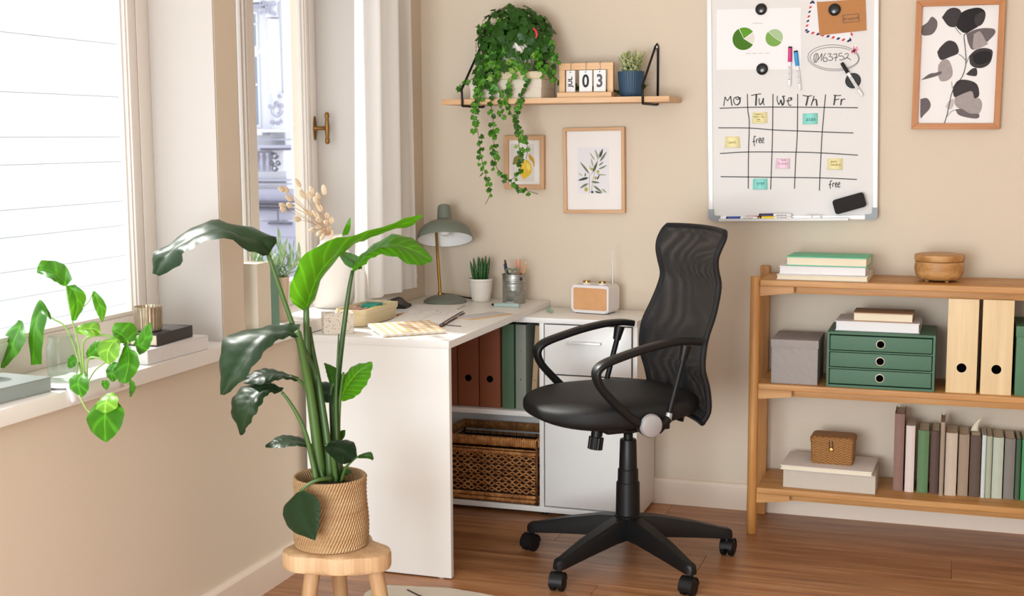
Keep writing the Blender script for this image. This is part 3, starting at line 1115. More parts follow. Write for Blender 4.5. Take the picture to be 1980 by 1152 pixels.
for z in ZS:
    for sgn, x0 in ((1, SX0), (-1, SX1)):
        x1 = x0 + sgn * 0.112
        poly = [(x0 - sb.x, z - 0.0215), (x1 - sb.x, z - 0.0215), (x1 - sb.x, z - 0.042), (x0 - sb.x, z - 0.055)]
        bm = bmesh.new()
        bm_prism(bm, poly, SF + 0.006 - sb.y, SF + 0.030 - sb.y, 'y')
        obm('bracket', bm, 'oak', su)
        box('side_rail', S(min(x0, x0 + sgn * 0.02), SF + 0.03, z - 0.052), S(max(x0, x0 + sgn * 0.02), SB - 0.001, z - 0.0215), 'oak', su, 0.001)
    box('front_rail', S(SX0 + 0.112, SF + 0.036, z - 0.046), S(SX1 - 0.112, SF + 0.054, z - 0.0215), 'oak', su, 0.001)
# ------------------------------------------------------------------ office chair
FC = Vector((-0.76, -0.65, 0)).normalized()
ch = thing('office_chair', 'black office chair with mesh back, armrests and five castors', 'chair', (0.957, -0.722, 0.0), atan2(FC.y, FC.x))
# local: +x forward, +y left of the chair (the side nearer the camera is +y)
def chair_mesh_mat():
    m, nt, b = new_mat('chair_mesh')
    uv = nd(nt, 'ShaderNodeUVMap')
    mp = nd(nt, 'ShaderNodeMapping')
    mp.inputs['Scale'].default_value = (150, 210, 1)
    mp.inputs['Rotation'].default_value = (0, 0, 0.6)
    nt.links.new(uv.outputs[0], mp.inputs[0])
    vo = nd(nt, 'ShaderNodeTexVoronoi', feature='F1')
    vo.inputs['Scale'].default_value = 1.0
    vo.inputs['Randomness'].default_value = 0.12
    nt.links.new(mp.outputs[0], vo.inputs['Vector'])
    hole = ramp(nt, vo.outputs['Distance'], [(0.26, (1, 1, 1, 1)), (0.40, (0, 0, 0, 1))])
    setp(b, Roughness=0.5)
    b.inputs['Base Color'].default_value = (0.02, 0.02, 0.022, 1)
    b.inputs['Specular IOR Level'].default_value = 0.45
    tp = nd(nt, 'ShaderNodeBsdfTransparent')
    mx = nd(nt, 'ShaderNodeMixShader')
    fm = nd(nt, 'ShaderNodeMath', operation='MULTIPLY')
    fm.inputs[1].default_value = 0.55
    nt.links.new(hole, fm.inputs[0])
    nt.links.new(fm.outputs[0], mx.inputs[0])
    nt.links.new(b.outputs[0], mx.inputs[1])
    nt.links.new(tp.outputs[0], mx.inputs[2])
    nt.links.new(mx.outputs[0], nt.nodes['Material Output'].inputs[0])
    MATS['chair_mesh'] = m
chair_mesh_mat()
def seat_mat():
    m, nt, b = new_mat('chair_fabric')
    v = texco(nt, (260, 260, 260))
    n = noise_tex(nt, v, 2.0, 3, 0.7)
    nt.links.new(ramp(nt, n, [(0.3, (0.004, 0.004, 0.004, 1)), (0.7, (0.011, 0.011, 0.012, 1))]), b.inputs['Base Color'])
    setp(b, Roughness=0.55)
    b.inputs['Specular IOR Level'].default_value = 0.38
    bump(nt, b, n, 0.5, 0.0015)
    MATS['chair_fabric'] = m
seat_mat()
# base: five tapering legs
ph0 = radians(29.5) - ch.rotation_euler.z
RC = 0.335
for k in range(5):
    a = ph0 + k * 2 * pi / 5
    rot = Matrix.Rotation(a, 4, 'Z')
    bm = bmesh.new()
    secs = [(0.020, 0.040, 0.090, 0.160), (0.09, 0.034, 0.088, 0.154), (0.22, 0.028, 0.076, 0.126), (RC - 0.016, 0.021, 0.064, 0.098), (RC + 0.006, 0.021, 0.063, 0.094), (RC + 0.016, 0.012, 0.063, 0.086)]
    rings = []
    for r, w, z0, z1 in secs:
        hw = w / 1.15
        pts = [(r, -hw, z0), (r, hw, z0), (r, hw, z0 + (z1 - z0) * 0.62), (r, hw * 0.72, z1), (r, -hw * 0.72, z1), (r, -hw, z0 + (z1 - z0) * 0.62)]
        rings.append([bm.verts.new(rot @ Vector(p)) for p in pts])
    for A, B in zip(rings, rings[1:]):
        for i in range(6):
            j = (i + 1) % 6
            bm.faces.new((A[i], A[j], B[j], B[i]))
    bm.faces.new(list(reversed(rings[0])))
    bm.faces.new(rings[-1])
    bmesh.ops.bevel(bm, geom=list(bm.edges), offset=0.002, segments=2, affect='EDGES')
    obm('leg', bm, 'black_plastic', ch, True, ang=35)
    # castor turned differently on each leg
    ca = a + (0.9, -0.7, 1.3, 0.4, -1.1)[k]
    cm = Matrix.Translation(rot @ Vector((RC, 0, 0))) @ Matrix.Rotation(ca, 4, 'Z')
    cs = tube('castor', [cm @ Vector((0, 0, z)) for z in (0.040, 0.058, 0.070)], 0.0085, 'black_plastic', ch, 12)
    # hood: arc over the wheels
    bm = bmesh.new()
    n = 14
    A = []
    for i in range(n + 1):
        an = radians(-20 + 200 * i / n)
        for rr_ in (0.0300, 0.0262):
            for wv_ in (-0.021, 0.021):
                A.append(bm.verts.new(cm @ Vector((0.012 + rr_ * cos(an), wv_ * (1.0), 0.029 + rr_ * sin(an)))))
    for i in range(n):
        p, q = i * 4, (i + 1) * 4
        for u0, u1 in ((0, 1), (1, 3), (3, 2), (2, 0)):
            bm.faces.new((A[p + u0], A[p + u1], A[q + u1], A[q + u0]))
    bm.faces.new((A[0], A[1], A[3], A[2]))
    e = n * 4
    bm.faces.new((A[e], A[e + 2], A[e + 3], A[e + 1]))
    obm('hood', bm, 'black_plastic', cs, True, ang=40)
    for s in (-1, 1):
        wm = cm @ Matrix.Translation((0.012, s * 0.013, 0.0265)) @ Matrix.Rotation(radians(90), 4, 'X')
        lathe('wheel', [(0, -0.009), (0.017, -0.009), (0.0225, -0.0085), (0.0262, -0.006), (0.0262, 0.006), (0.0225, 0.0085), (0.017, 0.009), (0, 0.0075)], 'black_soft', cs, 24, mtx=wm)
lathe('hub', [(0, 0.084), (0.032, 0.084), (0.038, 0.090), (0.043, 0.14), (0.044, 0.160), (0.039, 0.164), (0, 0.164)], 'black_plastic', ch, 28)
lathe('column_cover', [(0.0, 0.160), (0.039, 0.160), (0.0375, 0.265), (0.036, 0.268), (0.0332, 0.2685), (0.0325, 0.308), (0.031, 0.311), (0.0290, 0.3115), (0.0265, 0.404), (0.025, 0.407), (0, 0.407)], 'black_plastic', ch, 32, ang=25)
lathe('gas_spring', [(0, 0.40), (0.015, 0.40), (0.015, 0.425), (0.022, 0.432), (0.022, 0.46), (0, 0.46)], 'black_soft', ch, 20)
# tilt mechanism and tension knob
box('mechanism', (-0.11, -0.075, 0.444), (0.11, 0.075, 0.492), 'black_plastic', ch, 0.006)
kb = Vector((0.118, 0.02, 0.452))
bm = bmesh.new()
bm_tube(bm, [kb + Vector((0.0, 0, 0.01)), kb + Vector((0.004, 0, -0.022))], 0.0165, 16)
for i in range(5):
    z = 0.004 - i * 0.005
    bm_tube(bm, [kb + Vector((-z * 0.15, 0, z)), kb + Vector((-z * 0.15 + 0.0004, 0, z - 0.0025))], 0.0185, 16)
o = obm('tension_screw', bm, 'black_plastic', ch, True, ang=40)
bm = bmesh.new()
rp = []
for i in range(48):
    a = 2 * pi * i / 48
    r = 0.0225 + 0.0011 * (1 if i % 4 < 2 else -1)
    rp.append((r * cos(a), r * sin(a)))
vs = bm_prism(bm, rp, -0.062, -0.024, 'z')
bmesh.ops.transform(bm, matrix=Matrix.Translation(kb) @ Matrix.Rotation(radians(-8), 4, 'Y'), verts=vs)
obm('tension_knob', bm, 'black_plastic', ch, True, ang=25)
# height lever on the far side
tube('height_lever', [(0.03, -0.06, 0.45), (0.04, -0.17, 0.448), (0.045, -0.235, 0.44)], [0.005, 0.005, 0.006], 'black_soft', ch, 8)
# seat cushion
def seat():
    NU, NA = 14, 56
    verts, faces = [], []
    def outline(a):
        c, s = cos(a), sin(a)
        ex = 2.7
        r = (abs(c) ** ex + abs(s) ** ex) ** (-1 / ex)
        x = r * c * 0.268 + 0.062
        y = r * s * (0.228 + 0.006 * c)
        return x, y
    def ztop(x, y):
        z = 0.573
        z += 0.010 * (abs(y) / 0.23) ** 2.2           # dished
        z -= 0.34 * max(0, x - 0.16) ** 2               # falls away at the front
        z += 0.05 * max(0, -x - 0.02) ** 1.2 * 0.2
        return z
    def zbot(x, y):
        return 0.489 - 0.016 * max(0, 1 - ((x - 0.13) / 0.22) ** 2)
    rings = []
    idx = 0
    NP = 30
    for i in range(NP):
        ph = 0.02 + (pi - 0.04) * i / (NP - 1)
        sr, cz = sin(ph), cos(ph)
        rr_ = abs(sr) ** 0.58
        zz = math.copysign(abs(cz) ** 0.62, cz)
        ring = []
        for k in range(NA):
            a = 2 * pi * k / NA
            ox, oy = outline(a)
            cx = 0.062
            x, y = cx + (ox - cx) * rr_, oy * rr_
            zt, zb2 = ztop(x, y), zbot(x, y)
            ring.append((x, y, (zt + zb2) / 2 + (zt - zb2) / 2 * zz))
        rings.append(ring)
    verts = [p for r in rings for p in r]
    n = len(rings)
    for i in range(n - 1):
        for k in range(NA):
            j = (k + 1) % NA
            faces.append((i * NA + k, i * NA + j, (i + 1) * NA + j, (i + 1) * NA + k))
    faces.append(tuple(range((n - 1) * NA, n * NA)))
    faces.append(tuple(reversed(range(NA))))
    o = make('seat', verts, faces, 'chair_fabric', ch, True)
    bm = bmesh.new()
    bm.from_mesh(o.data)
    bmesh.ops.remove_doubles(bm, verts=bm.verts, dist=1e-5)
    bmesh.ops.recalc_face_normals(bm, faces=bm.faces)
    bm.to_mesh(o.data)
    bm.free()
seat()
# mesh back: S-shaped profile (forward, height), half width
BP = [(-0.168, 0.478, 0.170), (-0.178, 0.520, 0.190), (-0.168, 0.590, 0.198), (-0.150, 0.650, 0.200), (-0.150, 0.705, 0.203), (-0.160, 0.755, 0.203), (-0.185, 0.810, 0.196), (-0.205, 0.865, 0.186), (-0.214, 0.910, 0.180), (-0.204, 0.955, 0.180), (-0.200, 0.990, 0.186), (-0.207, 1.020, 0.194), (-0.222, 1.050, 0.194), (-0.232, 1.068, 0.180)]
NB, NW = 46, 22
prof = cat_rom(BP, NB)
verts, uvs, faces = [], [], []
for i, p in enumerate(prof):
    for k in range(NW + 1):
        s = k / NW * 2 - 1
        # corners round off at the ends
        hw = p.z
        x = p.x + 0.028 * (1 - s * s) * -0.9 + 0.006
        verts.append((x, s * hw, p.y))
        uvs.append((k / NW, i / (NB - 1)))
for i in range(NB - 1):
    for k in range(NW):
        a = i * (NW + 1) + k
        faces.append((a, a + 1, a + NW + 2, a + NW + 1))
bo = make('backrest', verts, faces, 'chair_mesh', ch, True, uvs)
# second, rear layer of the mesh sleeve
verts2 = [(v[0] - 0.016 - 0.004 * (1 - abs(v[1]) / 0.2), v[1] * 0.985, v[2]) for v in verts]
make('backrest_rear', verts2, faces, 'chair_mesh', bo, True, uvs)
# padded edge tube round the mesh
edge = []
for i in range(NB):
    edge.append(Vector(verts[i * (NW + 1) + NW]))
top = [Vector(verts[(NB - 1) * (NW + 1) + k]) + Vector((0, 0, 0.004 * (1 - (k / NW * 2 - 1) ** 2))) for k in range(NW - 1, 0, -1)]
left = [Vector(verts[i * (NW + 1)]) for i in range(NB - 1, -1, -1)]
bot = [Vector(verts[k]) for k in range(1, NW)]
loop = edge + top + left + bot
bm = bmesh.new()
bm_tube(bm, [p + Vector((-0.008, 0, 0)) for p in loop] + [loop[0] + Vector((-0.008, 0, 0))], 0.0095, 8)
obm('backrest_edge', bm, 'chair_fabric', bo, True)
# carrier from seat to back
box('back_carrier', (-0.190, -0.04, 0.474), (-0.06, 0.04, 0.492), 'black_plastic', ch, 0.004)
tube('back_post', [(-0.185, 0, 0.45), (-0.208, 0, 0.55), (-0.196, 0, 0.66)], [0.02, 0.018, 0.012], 'black_plastic', ch, 10, 0.5, up=(1, 0, 0))
# armrests
def arm(side):
    y = 0.222 * side
    path = [(-0.128, 0.742), (-0.085, 0.748), (-0.02, 0.746), (0.06, 0.733), (0.13, 0.716), (0.185, 0.700), (0.212, 0.684), (0.219, 0.662), (0.205, 0.628), (0.17, 0.588), (0.13, 0.548), (0.095, 0.520), (0.05, 0.500), (0.0, 0.502)]
    w = [0.016, 0.021, 0.023, 0.023, 0.023, 0.024, 0.023, 0.021, 0.019, 0.019, 0.020, 0.021, 0.023, 0.020]
    P = cat_rom([(p[0], y, p[1]) for p in path], 60)
    Wd = cat_rom([(a, 0, 0) for a in w], 60)
    bm = bmesh.new()
    rings = []
    for i, p in enumerate(P):
        t = (P[min(i + 1, 59)] - P[max(i - 1, 0)]).normalized()
        nrm = Vector((-t.z, 0, t.x))
        hw = Wd[i].x
        th = 0.0105 if i < 34 else 0.0105 + 0.004 * (i - 34) / 26
        ring = []
        for k in range(14):
            a = 2 * pi * k / 14
            cx, sx = cos(a), sin(a)
            ex = lambda q: math.copysign(abs(q) ** 0.6, q)
            ring.append(bm.verts.new(p + Vector((0, ex(cx) * hw, 0)) + nrm * (ex(sx) * th)))
        rings.append(ring)
    for A, B in zip(rings, rings[1:]):
        for k in range(14):
            j = (k + 1) % 14
            bm.faces.new((A[k], A[j], B[j], B[k]))
    bm.faces.new(rings[0])
    bm.faces.new(list(reversed(rings[-1])))
    a = obm('armrest', bm, 'black_plastic', ch, True, ang=60)
    # rear strut and its socket
    tube('strut', [(-0.022, y, 0.522), (-0.078, y, 0.722)], 0.0088, 'black_soft', a, 14)
    tube('socket', [(-0.068, y, 0.690), (-0.079, y, 0.735)], [0.0125, 0.018], 'black_plastic', a, 12)
    tube('collar', [(-0.018, y, 0.508), (-0.025, y, 0.533)], [0.0125, 0.0105], 'silver_plastic', a, 14)
    tube('arm_heel', [(0.05, y, 0.494), (0.012, y, 0.490), (-0.022, y, 0.516)], [0.020, 0.019, 0.014], 'black_plastic', a, 12)
    dm = Matrix.Translation((0.047, y + side * 0.006, 0.503)) @ Matrix.Rotation(radians(-90 * side), 4, 'X')
    lathe('cap_housing', [(0, -0.02), (0.034, -0.02), (0.036, 0.0), (0.036, 0.014), (0, 0.014)], 'black_plastic', a, 32, mtx=dm)
    lathe('disc_cap', [(0, 0.026), (0.026, 0.025), (0.033, 0.022), (0.0365, 0.014), (0.0365, 0.010), (0, 0.010)], 'silver_plastic', a, 40, mtx=dm, label='round silver cap')
    tube('arm_bracket', [(0.047, y - side * 0.01, 0.490), (0.047, y - side * 0.10, 0.462), (0.047, y - side * 0.16, 0.455)], 0.013, 'black_plastic', a, 8, 0.5)
arm(1)
arm(-1)
# ------------------------------------------------------------------ wall shelf
YS = -0.215
pL, pR = at(854, 203, YS), at(1294, 196, YS)
ZB = (pL.z + pR.z) / 2
ZT_ = ZB + 0.0195
sh = thing('wall_shelf', 'long pale wooden wall shelf on two black wire brackets', 'shelf', ((pL.x + pR.x) / 2, -0.11, ZB))
so = Vector(sh.location)
wood('shelf_pine', '#cf9f6f', '#dcb185', '#e6c29c', 'x', 1.1, 0.55, 0.5)
box('board', (pL.x - so.x, YS - so.y, 0), (pR.x - so.x, -0.006 - so.y, 0.0195), 'shelf_pine', sh, 0.002)
for bxp, zt in ((1270, 88), (934, 88)):
    X = at(bxp, 190, -0.008).x - so.x
    zt2 = at(bxp, zt, -0.008).z - so.z
    r = 0.0042
    yb, yf = -0.008 - so.y, YS - 0.006 - so.y
    pts = [(X + 0.003, yb, -0.004), (X + 0.003, yb, zt2 - 0.004), (X, yb - 0.002, zt2 + 0.006), (X - 0.006, yb - 0.004, zt2 - 0.004), (X - 0.004, yf - 0.001, 0.055), (X - 0.003, yf - 0.002, 0.030),
           (X - 0.003, yf, 0.012), (X - 0.003, yf, -0.003), (X - 0.003, yf + 0.004, -0.0055), (X - 0.002, yb - 0.06, -0.0055), (X, yb - 0.006, -0.0055), (X + 0.003, yb, -0.003)]
    bm = bmesh.new()
    bm_tube(bm, pts, r, 8)
    b_ = obm('bracket', bm, 'black_soft', sh, True, label='black wire bracket')
    lathe('screw', [(0, 0.004), (0.004, 0.0035), (0.0065, 0.001), (0.0065, -0.004), (0, -0.004)], 'steel', b_, 16, mtx=Matrix.Translation((X - 0.0015, yb - 0.004, zt2 - 0.006)) @ Matrix.Rotation(radians(90), 4, 'X'))

# storage box and book under the ivy
plain('cream_card', '#d9cfbf', 0.75, var=0.03, bmp=0.15, bscale=300)
plain('cream_book', '#dccbaa', 0.7, var=0.04)
b0, b1 = at(908, 188, -0.195), at(1047, 188, -0.195)
sbx = thing('storage_box', 'cream lidded cardboard box under the ivy on the wall shelf', 'box', ((b0.x + b1.x) / 2, -0.115, ZT_))
hx = (b1.x - b0.x) / 2
box('box_body', (-hx + 0.002, -0.078, 0), (hx - 0.002, 0.078, 0.05), 'cream_card', sbx, 0.0015)
box('lid', (-hx, -0.08, 0.036), (hx, 0.08, 0.068), 'cream_card', sbx, 0.002)
b0, b1 = at(945, 150, -0.19), at(1048, 150, -0.19)
book_flat('book', 'cream clothbound book under the ivy pot on the wall shelf', (b0.x, -0.19, ZT_ + 0.0685), (b1.x, -0.05, ZT_ + 0.0685 + 0.027), 'cream_book', 'pages', spine='y-')
Z_IVY = ZT_ + 0.0685 + 0.0275

# desk calendar with hanging cards
plain('card_white', '#efedec', 0.6, var=0.01)
plain('print_black', '#17161a', 0.6)
plain('print_grey', '#55505a', 0.6)
c0, c1 = at(1077, 188, -0.185), at(1182, 188, -0.185)
cal = thing('perpetual_calendar', 'small wooden calendar stand showing JUL 03 on the wall shelf', 'calendar', ((c0.x + c1.x) / 2, -0.135, ZT_))
hx = (c1.x - c0.x) / 2
co = Vector(cal.location)
box('base', (-hx, -0.05, 0), (hx, 0.03, 0.0185), 'pine', cal, 0.0015)
f0 = at(1083, 150, -0.135).x - co.x
f1 = at(1187, 150, -0.135).x - co.x
zt = at(1130, 122, -0.135).z - ZT_
yf0, yf1 = -0.012, 0.006
box('post', (f0, yf0, 0.0185), (f0 + 0.021, yf1, zt - 0.024), 'pine_z', cal, 0.0012)
box('post', (f1 - 0.021, yf0, 0.0185), (f1, yf1, zt - 0.024), 'pine_z', cal, 0.0012)
box('top_bar', (f0, yf0, zt - 0.024), (f1, yf1, zt), 'pine', cal, 0.0012)
for (xa, xb, txt, sz, mat, rot, rz) in ((1095, 1114, 'JUL', 0.020, 'print_black', 90, -0.30), (1121, 1146, '0', 0.062, 'print_black', 0, 0.0), (1149, 1172, '3', 0.062, 'print_grey', 0, 0.05)):
    xa_, xb_ = at(xa, 155, -0.15).x - co.x, at(xb, 155, -0.15).x - co.x
    xc, hw = (xa_ + xb_) / 2, (xb_ - xa_) / 2
    zc1 = at(1130, 136, -0.15).z - ZT_
    mt = Matrix.Translation((xc, yf0 - 0.008, 0)) @ Matrix.Rotation(rz, 4, 'Z')
    cd = box('card', (-hw, -0.0022, 0.0205), (hw, 0.0022, zc1), 'card_white', cal, 0.0005, mtx=mt, label='hanging white card reading ' + txt)
    zc = (0.0205 + zc1) / 2 - 0.002
    tm = mt @ Matrix.Translation((0, -0.0027, zc)) @ FRONT @ Matrix.Rotation(radians(rot), 4, 'Z')
    text_mesh('numeral' if rot == 0 else 'month_print', txt, sz if rot == 0 else 0.0245, mat, cd, tm, 0.0003, 0.0016 if rot == 0 else 0.0006, sx=0.82 if rot == 0 else 1.0)
    rpts = [mt @ Vector((0.0, 0.009 - 0.012 * cos(2 * pi * k / 16) * 1.0, zt - 0.012 + 0.018 * sin(2 * pi * k / 16))) for k in range(17)]
    tube('ring', rpts, 0.0011, 'steel', cd, 6)
    lathe('punch_hole', [(0, 0.0004), (0.0022, 0.0004), (0.0022, -0.0004), (0, -0.0004)], 'dark_gap', cd, 10, mtx=mt @ Matrix.Translation((0, -0.0024, zc1 - 0.006)) @ Matrix.Rotation(radians(90), 4, 'X'))  # dark disc, its colour gives the hole its shade

# blue ribbed pot with succulent
plain('pot_blue', '#24455f', 0.5, var=0.06)
plain('soil', '#3b2a1e', 0.95, var=0.3, bmp=0.6, bscale=120)
leafmat('succulent', '#8a9a55', '#dcdca6', None, 0.15, 0.5, 10)
q = at(1220, 186, -0.12)
sp = thing('succulent_pot', 'small blue ribbed pot with a pale green succulent on the wall shelf', 'plant', (q.x, -0.12, ZT_))
def ribbed(name, prof, mat, par, ribs=36, amp=0.0012, seg=4, center=(0, 0, 0), zr=None):
    bm = bmesh.new()
    n = ribs * seg
    rings = []
    for r, z in prof:
        ring = []
        for i in range(n):
            a = 2 * pi * i / n
            rr_ = r
            if zr is None or zr[0] <= z <= zr[1]:
                rr_ = r - amp * (0.5 - 0.5 * cos(2 * pi * i / seg)) if r > 0.01 else r
            ring.append(bm.verts.new((center[0] + rr_ * cos(a), center[1] + rr_ * sin(a), center[2] + z)))
        rings.append(ring)
    for A, B in zip(rings, rings[1:]):
        for i in range(n):
            j = (i + 1) % n
            bm.faces.new((A[i], A[j], B[j], B[i]))
    bm.faces.new(list(reversed(rings[0])))
    return obm(name, bm, mat, par, True, ang=50)
ribbed('pot', [(0.034, 0), (0.037, 0.004), (0.041, 0.020), (0.044, 0.045), (0.0475, 0.090), (0.0455, 0.090), (0.043, 0.078)], 'pot_blue', sp, 34, 0.0014)
lathe('soil', [(0, 0.079), (0.043, 0.077)], 'soil', sp, 24)
rr = random.Random(21)
sm = []
for k in range(3):
    verts, faces, uvs = [], [], []
    n = 5
    L, W = 0.017, 0.0048 + 0.001 * k
    for i in range(n + 1):
        t = i / n
        w = W * sin(pi * min(1, t * 0.92 + 0.08)) ** 0.7
        for s in (-1, 0, 1):
            verts.append((L * t, s * w, 0.35 * L * t * t + (0.0015 if s else -0.0005)))
            uvs.append(((s + 1) / 2, t))
    for i in range(n):
        for s in range(2):
            a = i * 3 + s
            faces.append((a, a + 1, a + 4, a + 3))
    me = bpy.data.meshes.new('succulent_leaf')
    me.from_pydata(verts, [], faces)
    me.polygons.foreach_set('use_smooth', [True] * len(me.polygons))
    ul = me.uv_layers.new(name='UVMap')
    for l in me.loops:
        ul.data[l.index].uv = uvs[l.vertex_index]
    me.materials.append(M('succulent'))
    sm.append(me)
cnt = 0
for st in range(9):
    a0 = st * 2.4
    rad = 0.006 + 0.026 * sqrt(st / 9)
    cx, cy = rad * cos(a0), rad * sin(a0)
    hh = rr.uniform(0.040, 0.058)
    stem = tube('stem', [(cx * 0.8, cy * 0.8, 0.078), (cx, cy, 0.10), (cx * 1.25, cy * 1.25, 0.08 + hh)], 0.0015, 'succulent', sp, 5)
    for lv in range(8):
        for m_ in range(3):
            z = 0.084 + hh * lv / 7
            f = (z - 0.08) / hh
            a = rr.random() * 6.28 + m_ * 2.1
            o = bpy.data.objects.new('leaf', rr.choice(sm))
            o.location = (cx * (0.8 + 0.45 * f), cy * (0.8 + 0.45 * f), z)
            o.rotation_euler = (0, -0.25 - 0.7 * (lv == 7) + rr.uniform(-0.2, 0.2), a)
            s = rr.uniform(1.0, 1.4)
            o.scale = (s, s, s)
            link(o, sp)
            cnt += 1
# small trailing sprig on the shelf behind the pot
leafmat('ivy_small', '#24401c', '#3f6a2c', None, 0.15, 0.5, 10)

# ------------------------------------------------------------------ pictures
plain('mat_board', '#ece7e3', 0.8, var=0.01)
plain('print_paper', '#e3e0e4', 0.8, var=0.01)
plain('print_paper_warm', '#ded8d2', 0.8, var=0.02)
def frame(t, x0, x1, z0, z1, w, d, mx, mz, yb=-0.003):
    """mitred picture frame from four bars"""
    def bar(poly, m_):
        bm = bmesh.new()
        bm_prism(bm, poly, yb - d, yb, 'y')
        bmesh.ops.bevel(bm, geom=list(bm.edges), offset=0.0008, segments=1, affect='EDGES')
        obm('frame_bar', bm, m_, t)
    bar([(x0, z0), (x1, z0), (x1 - w, z0 + w), (x0 + w, z0 + w)], mx)
    bar([(x0, z1), (x0 + w, z1 - w), (x1 - w, z1 - w), (x1, z1)], mx)
    bar([(x0, z0), (x0 + w, z0 + w), (x0 + w, z1 - w), (x0, z1)], mz)
    bar([(x1, z0), (x1, z1), (x1 - w, z1 - w), (x1 - w, z0 + w)], mz)
def blob(name, pts, mat, par, Y, org, n=28, sub=True, lift=0.0):
    P = [at(p[0], p[1], Y) - org for p in pts]
    if sub:
        P = cat_rom([tuple(p) for p in P] + [tuple(P[0])], n)[:-1]
    return make(name, [(p.x, p.y - lift, p.z) for p in P], [tuple(range(len(P)))], mat, par)
def bounds(tl, br, Y):
    a, b = at(tl[0], tl[1], Y), at(br[0], br[1], Y)
    return a.x, b.x, b.z, a.z
# lemon
for nm, c in (('lemon_yellow', '#e8c13c'), ('lemon_light', '#f2dc78'), ('leaf_olive', '#7f7a33'), ('leaf_ochre', '#c89a35'), ('twig', '#6b4a30'), ('ol_dark', '#35453a'), ('ol_mid', '#6f7b5f'), ('ol_light', '#a6ac8e'), ('ol_fruit', '#b0aa45'), ('ol_twig', '#a98d80'),
               ('eu_black', '#1d1a1c'), ('eu_dark', '#3b3537'), ('eu_mid', '#6a6162'), ('eu_light', '#a39a98'), ('eu_pale', '#c4bcb8')):
    plain('print_' + nm, c, 0.8, var=0.18, nscale=60)
x0, x1, z0, z1 = bounds((974, 262), (1052, 366), -0.022)
lp = thing('picture', 'small framed lemon print under the wall shelf behind trailing ivy', 'picture', ((x0 + x1) / 2, 0.0, (z0 + z1) / 2))
lo_ = Vector(lp.location)
hx, hz_ = (x1 - x0) / 2, (z1 - z0) / 2
frame(lp, -hx, hx, -hz_, hz_, 0.0175, 0.020, 'frame_oak', 'frame_oak_z')
box('mat_board', (-hx + 0.017, -0.012, -hz_ + 0.017), (hx - 0.017, -0.006, hz_ - 0.017), 'mat_board', lp, 0.0)
px0, px1, pz0, pz1 = bounds((988, 278), (1033, 351), -0.0125)
pr_ = box('print', (px0 - lo_.x, -0.0128, pz0 - lo_.z), (px1 - lo_.x, -0.0122, pz1 - lo_.z), 'print_paper_warm', lp, 0.0)
def B9(x, y): return (960 + x / 6.4, 240 + y / 6.4)
YP = -0.0134
blob('lemon', [B9(*p) for p in ((370, 435), (410, 470), (438, 540), (425, 610), (385, 650), (350, 678), (320, 660), (285, 600), (290, 520), (320, 470))], 'print_lemon_yellow', pr_, YP, lo_)
blob('lemon_light', [B9(*p) for p in ((370, 480), (405, 500), (420, 550), (400, 575), (375, 540))], 'print_lemon_light', pr_, YP - 0.0003, lo_)
blob('lemon_leaf', [B9(*p) for p in ((395, 360), (430, 390), (465, 440), (470, 520), (460, 525), (445, 470), (405, 430))], 'print_leaf_ochre', pr_, YP, lo_)
blob('lemon_leaf', [B9(*p) for p in ((340, 345), (290, 370), (220, 410), (205, 470), (200, 498), (250, 490), (300, 460), (325, 400))], 'print_leaf_olive', pr_, YP, lo_)
tube('twig', [at(*B9(405, 275), YP) - lo_, at(*B9(385, 330), YP) - lo_, at(*B9(368, 432), YP) - lo_], 0.0009, 'print_twig', pr_, 5)
# olive
x0, x1, z0, z1 = bounds((1089, 247), (1207.5, 413), -0.022)
op = thing('picture', 'larger framed olive branch print under the wall shelf', 'picture', ((x0 + x1) / 2, 0.0, (z0 + z1) / 2))
oo = Vector(op.location)
op.rotation_euler = (0, radians(-0.7), 0)
hx, hz_ = (x1 - x0) / 2, (z1 - z0) / 2
frame(op, -hx, hx, -hz_, hz_, 0.0125, 0.022, 'frame_oak', 'frame_oak_z')
box('mat_board', (-hx + 0.012, -0.012, -hz_ + 0.012), (hx - 0.012, -0.006, hz_ - 0.012), 'mat_board', op, 0.0)
px0, px1, pz0, pz1 = bounds((1117, 285), (1177, 374), -0.0125)
pr_ = box('print', (px0 - oo.x, -0.0128, pz0 - oo.z), (px1 - oo.x, -0.0122, pz1 - oo.z), 'print_paper', op, 0.0)
def oleaf(ax, ay, bx_, by_, w, mat):
    a, b = Vector((ax, ay)), Vector((bx_, by_))
    d = b - a
    n = Vector((-d.y, d.x)).normalized() * w
    pts = [a, a + d * 0.3 + n, a + d * 0.65 + n * 0.9, b, a + d * 0.6 - n * 0.8, a + d * 0.25 - n * 0.8]
    blob('olive_leaf', [B9(p.x, p.y) for p in pts], mat, pr_, YP - 0.0002 * (1 + (len(pr_.children) % 3)), oo, 18)
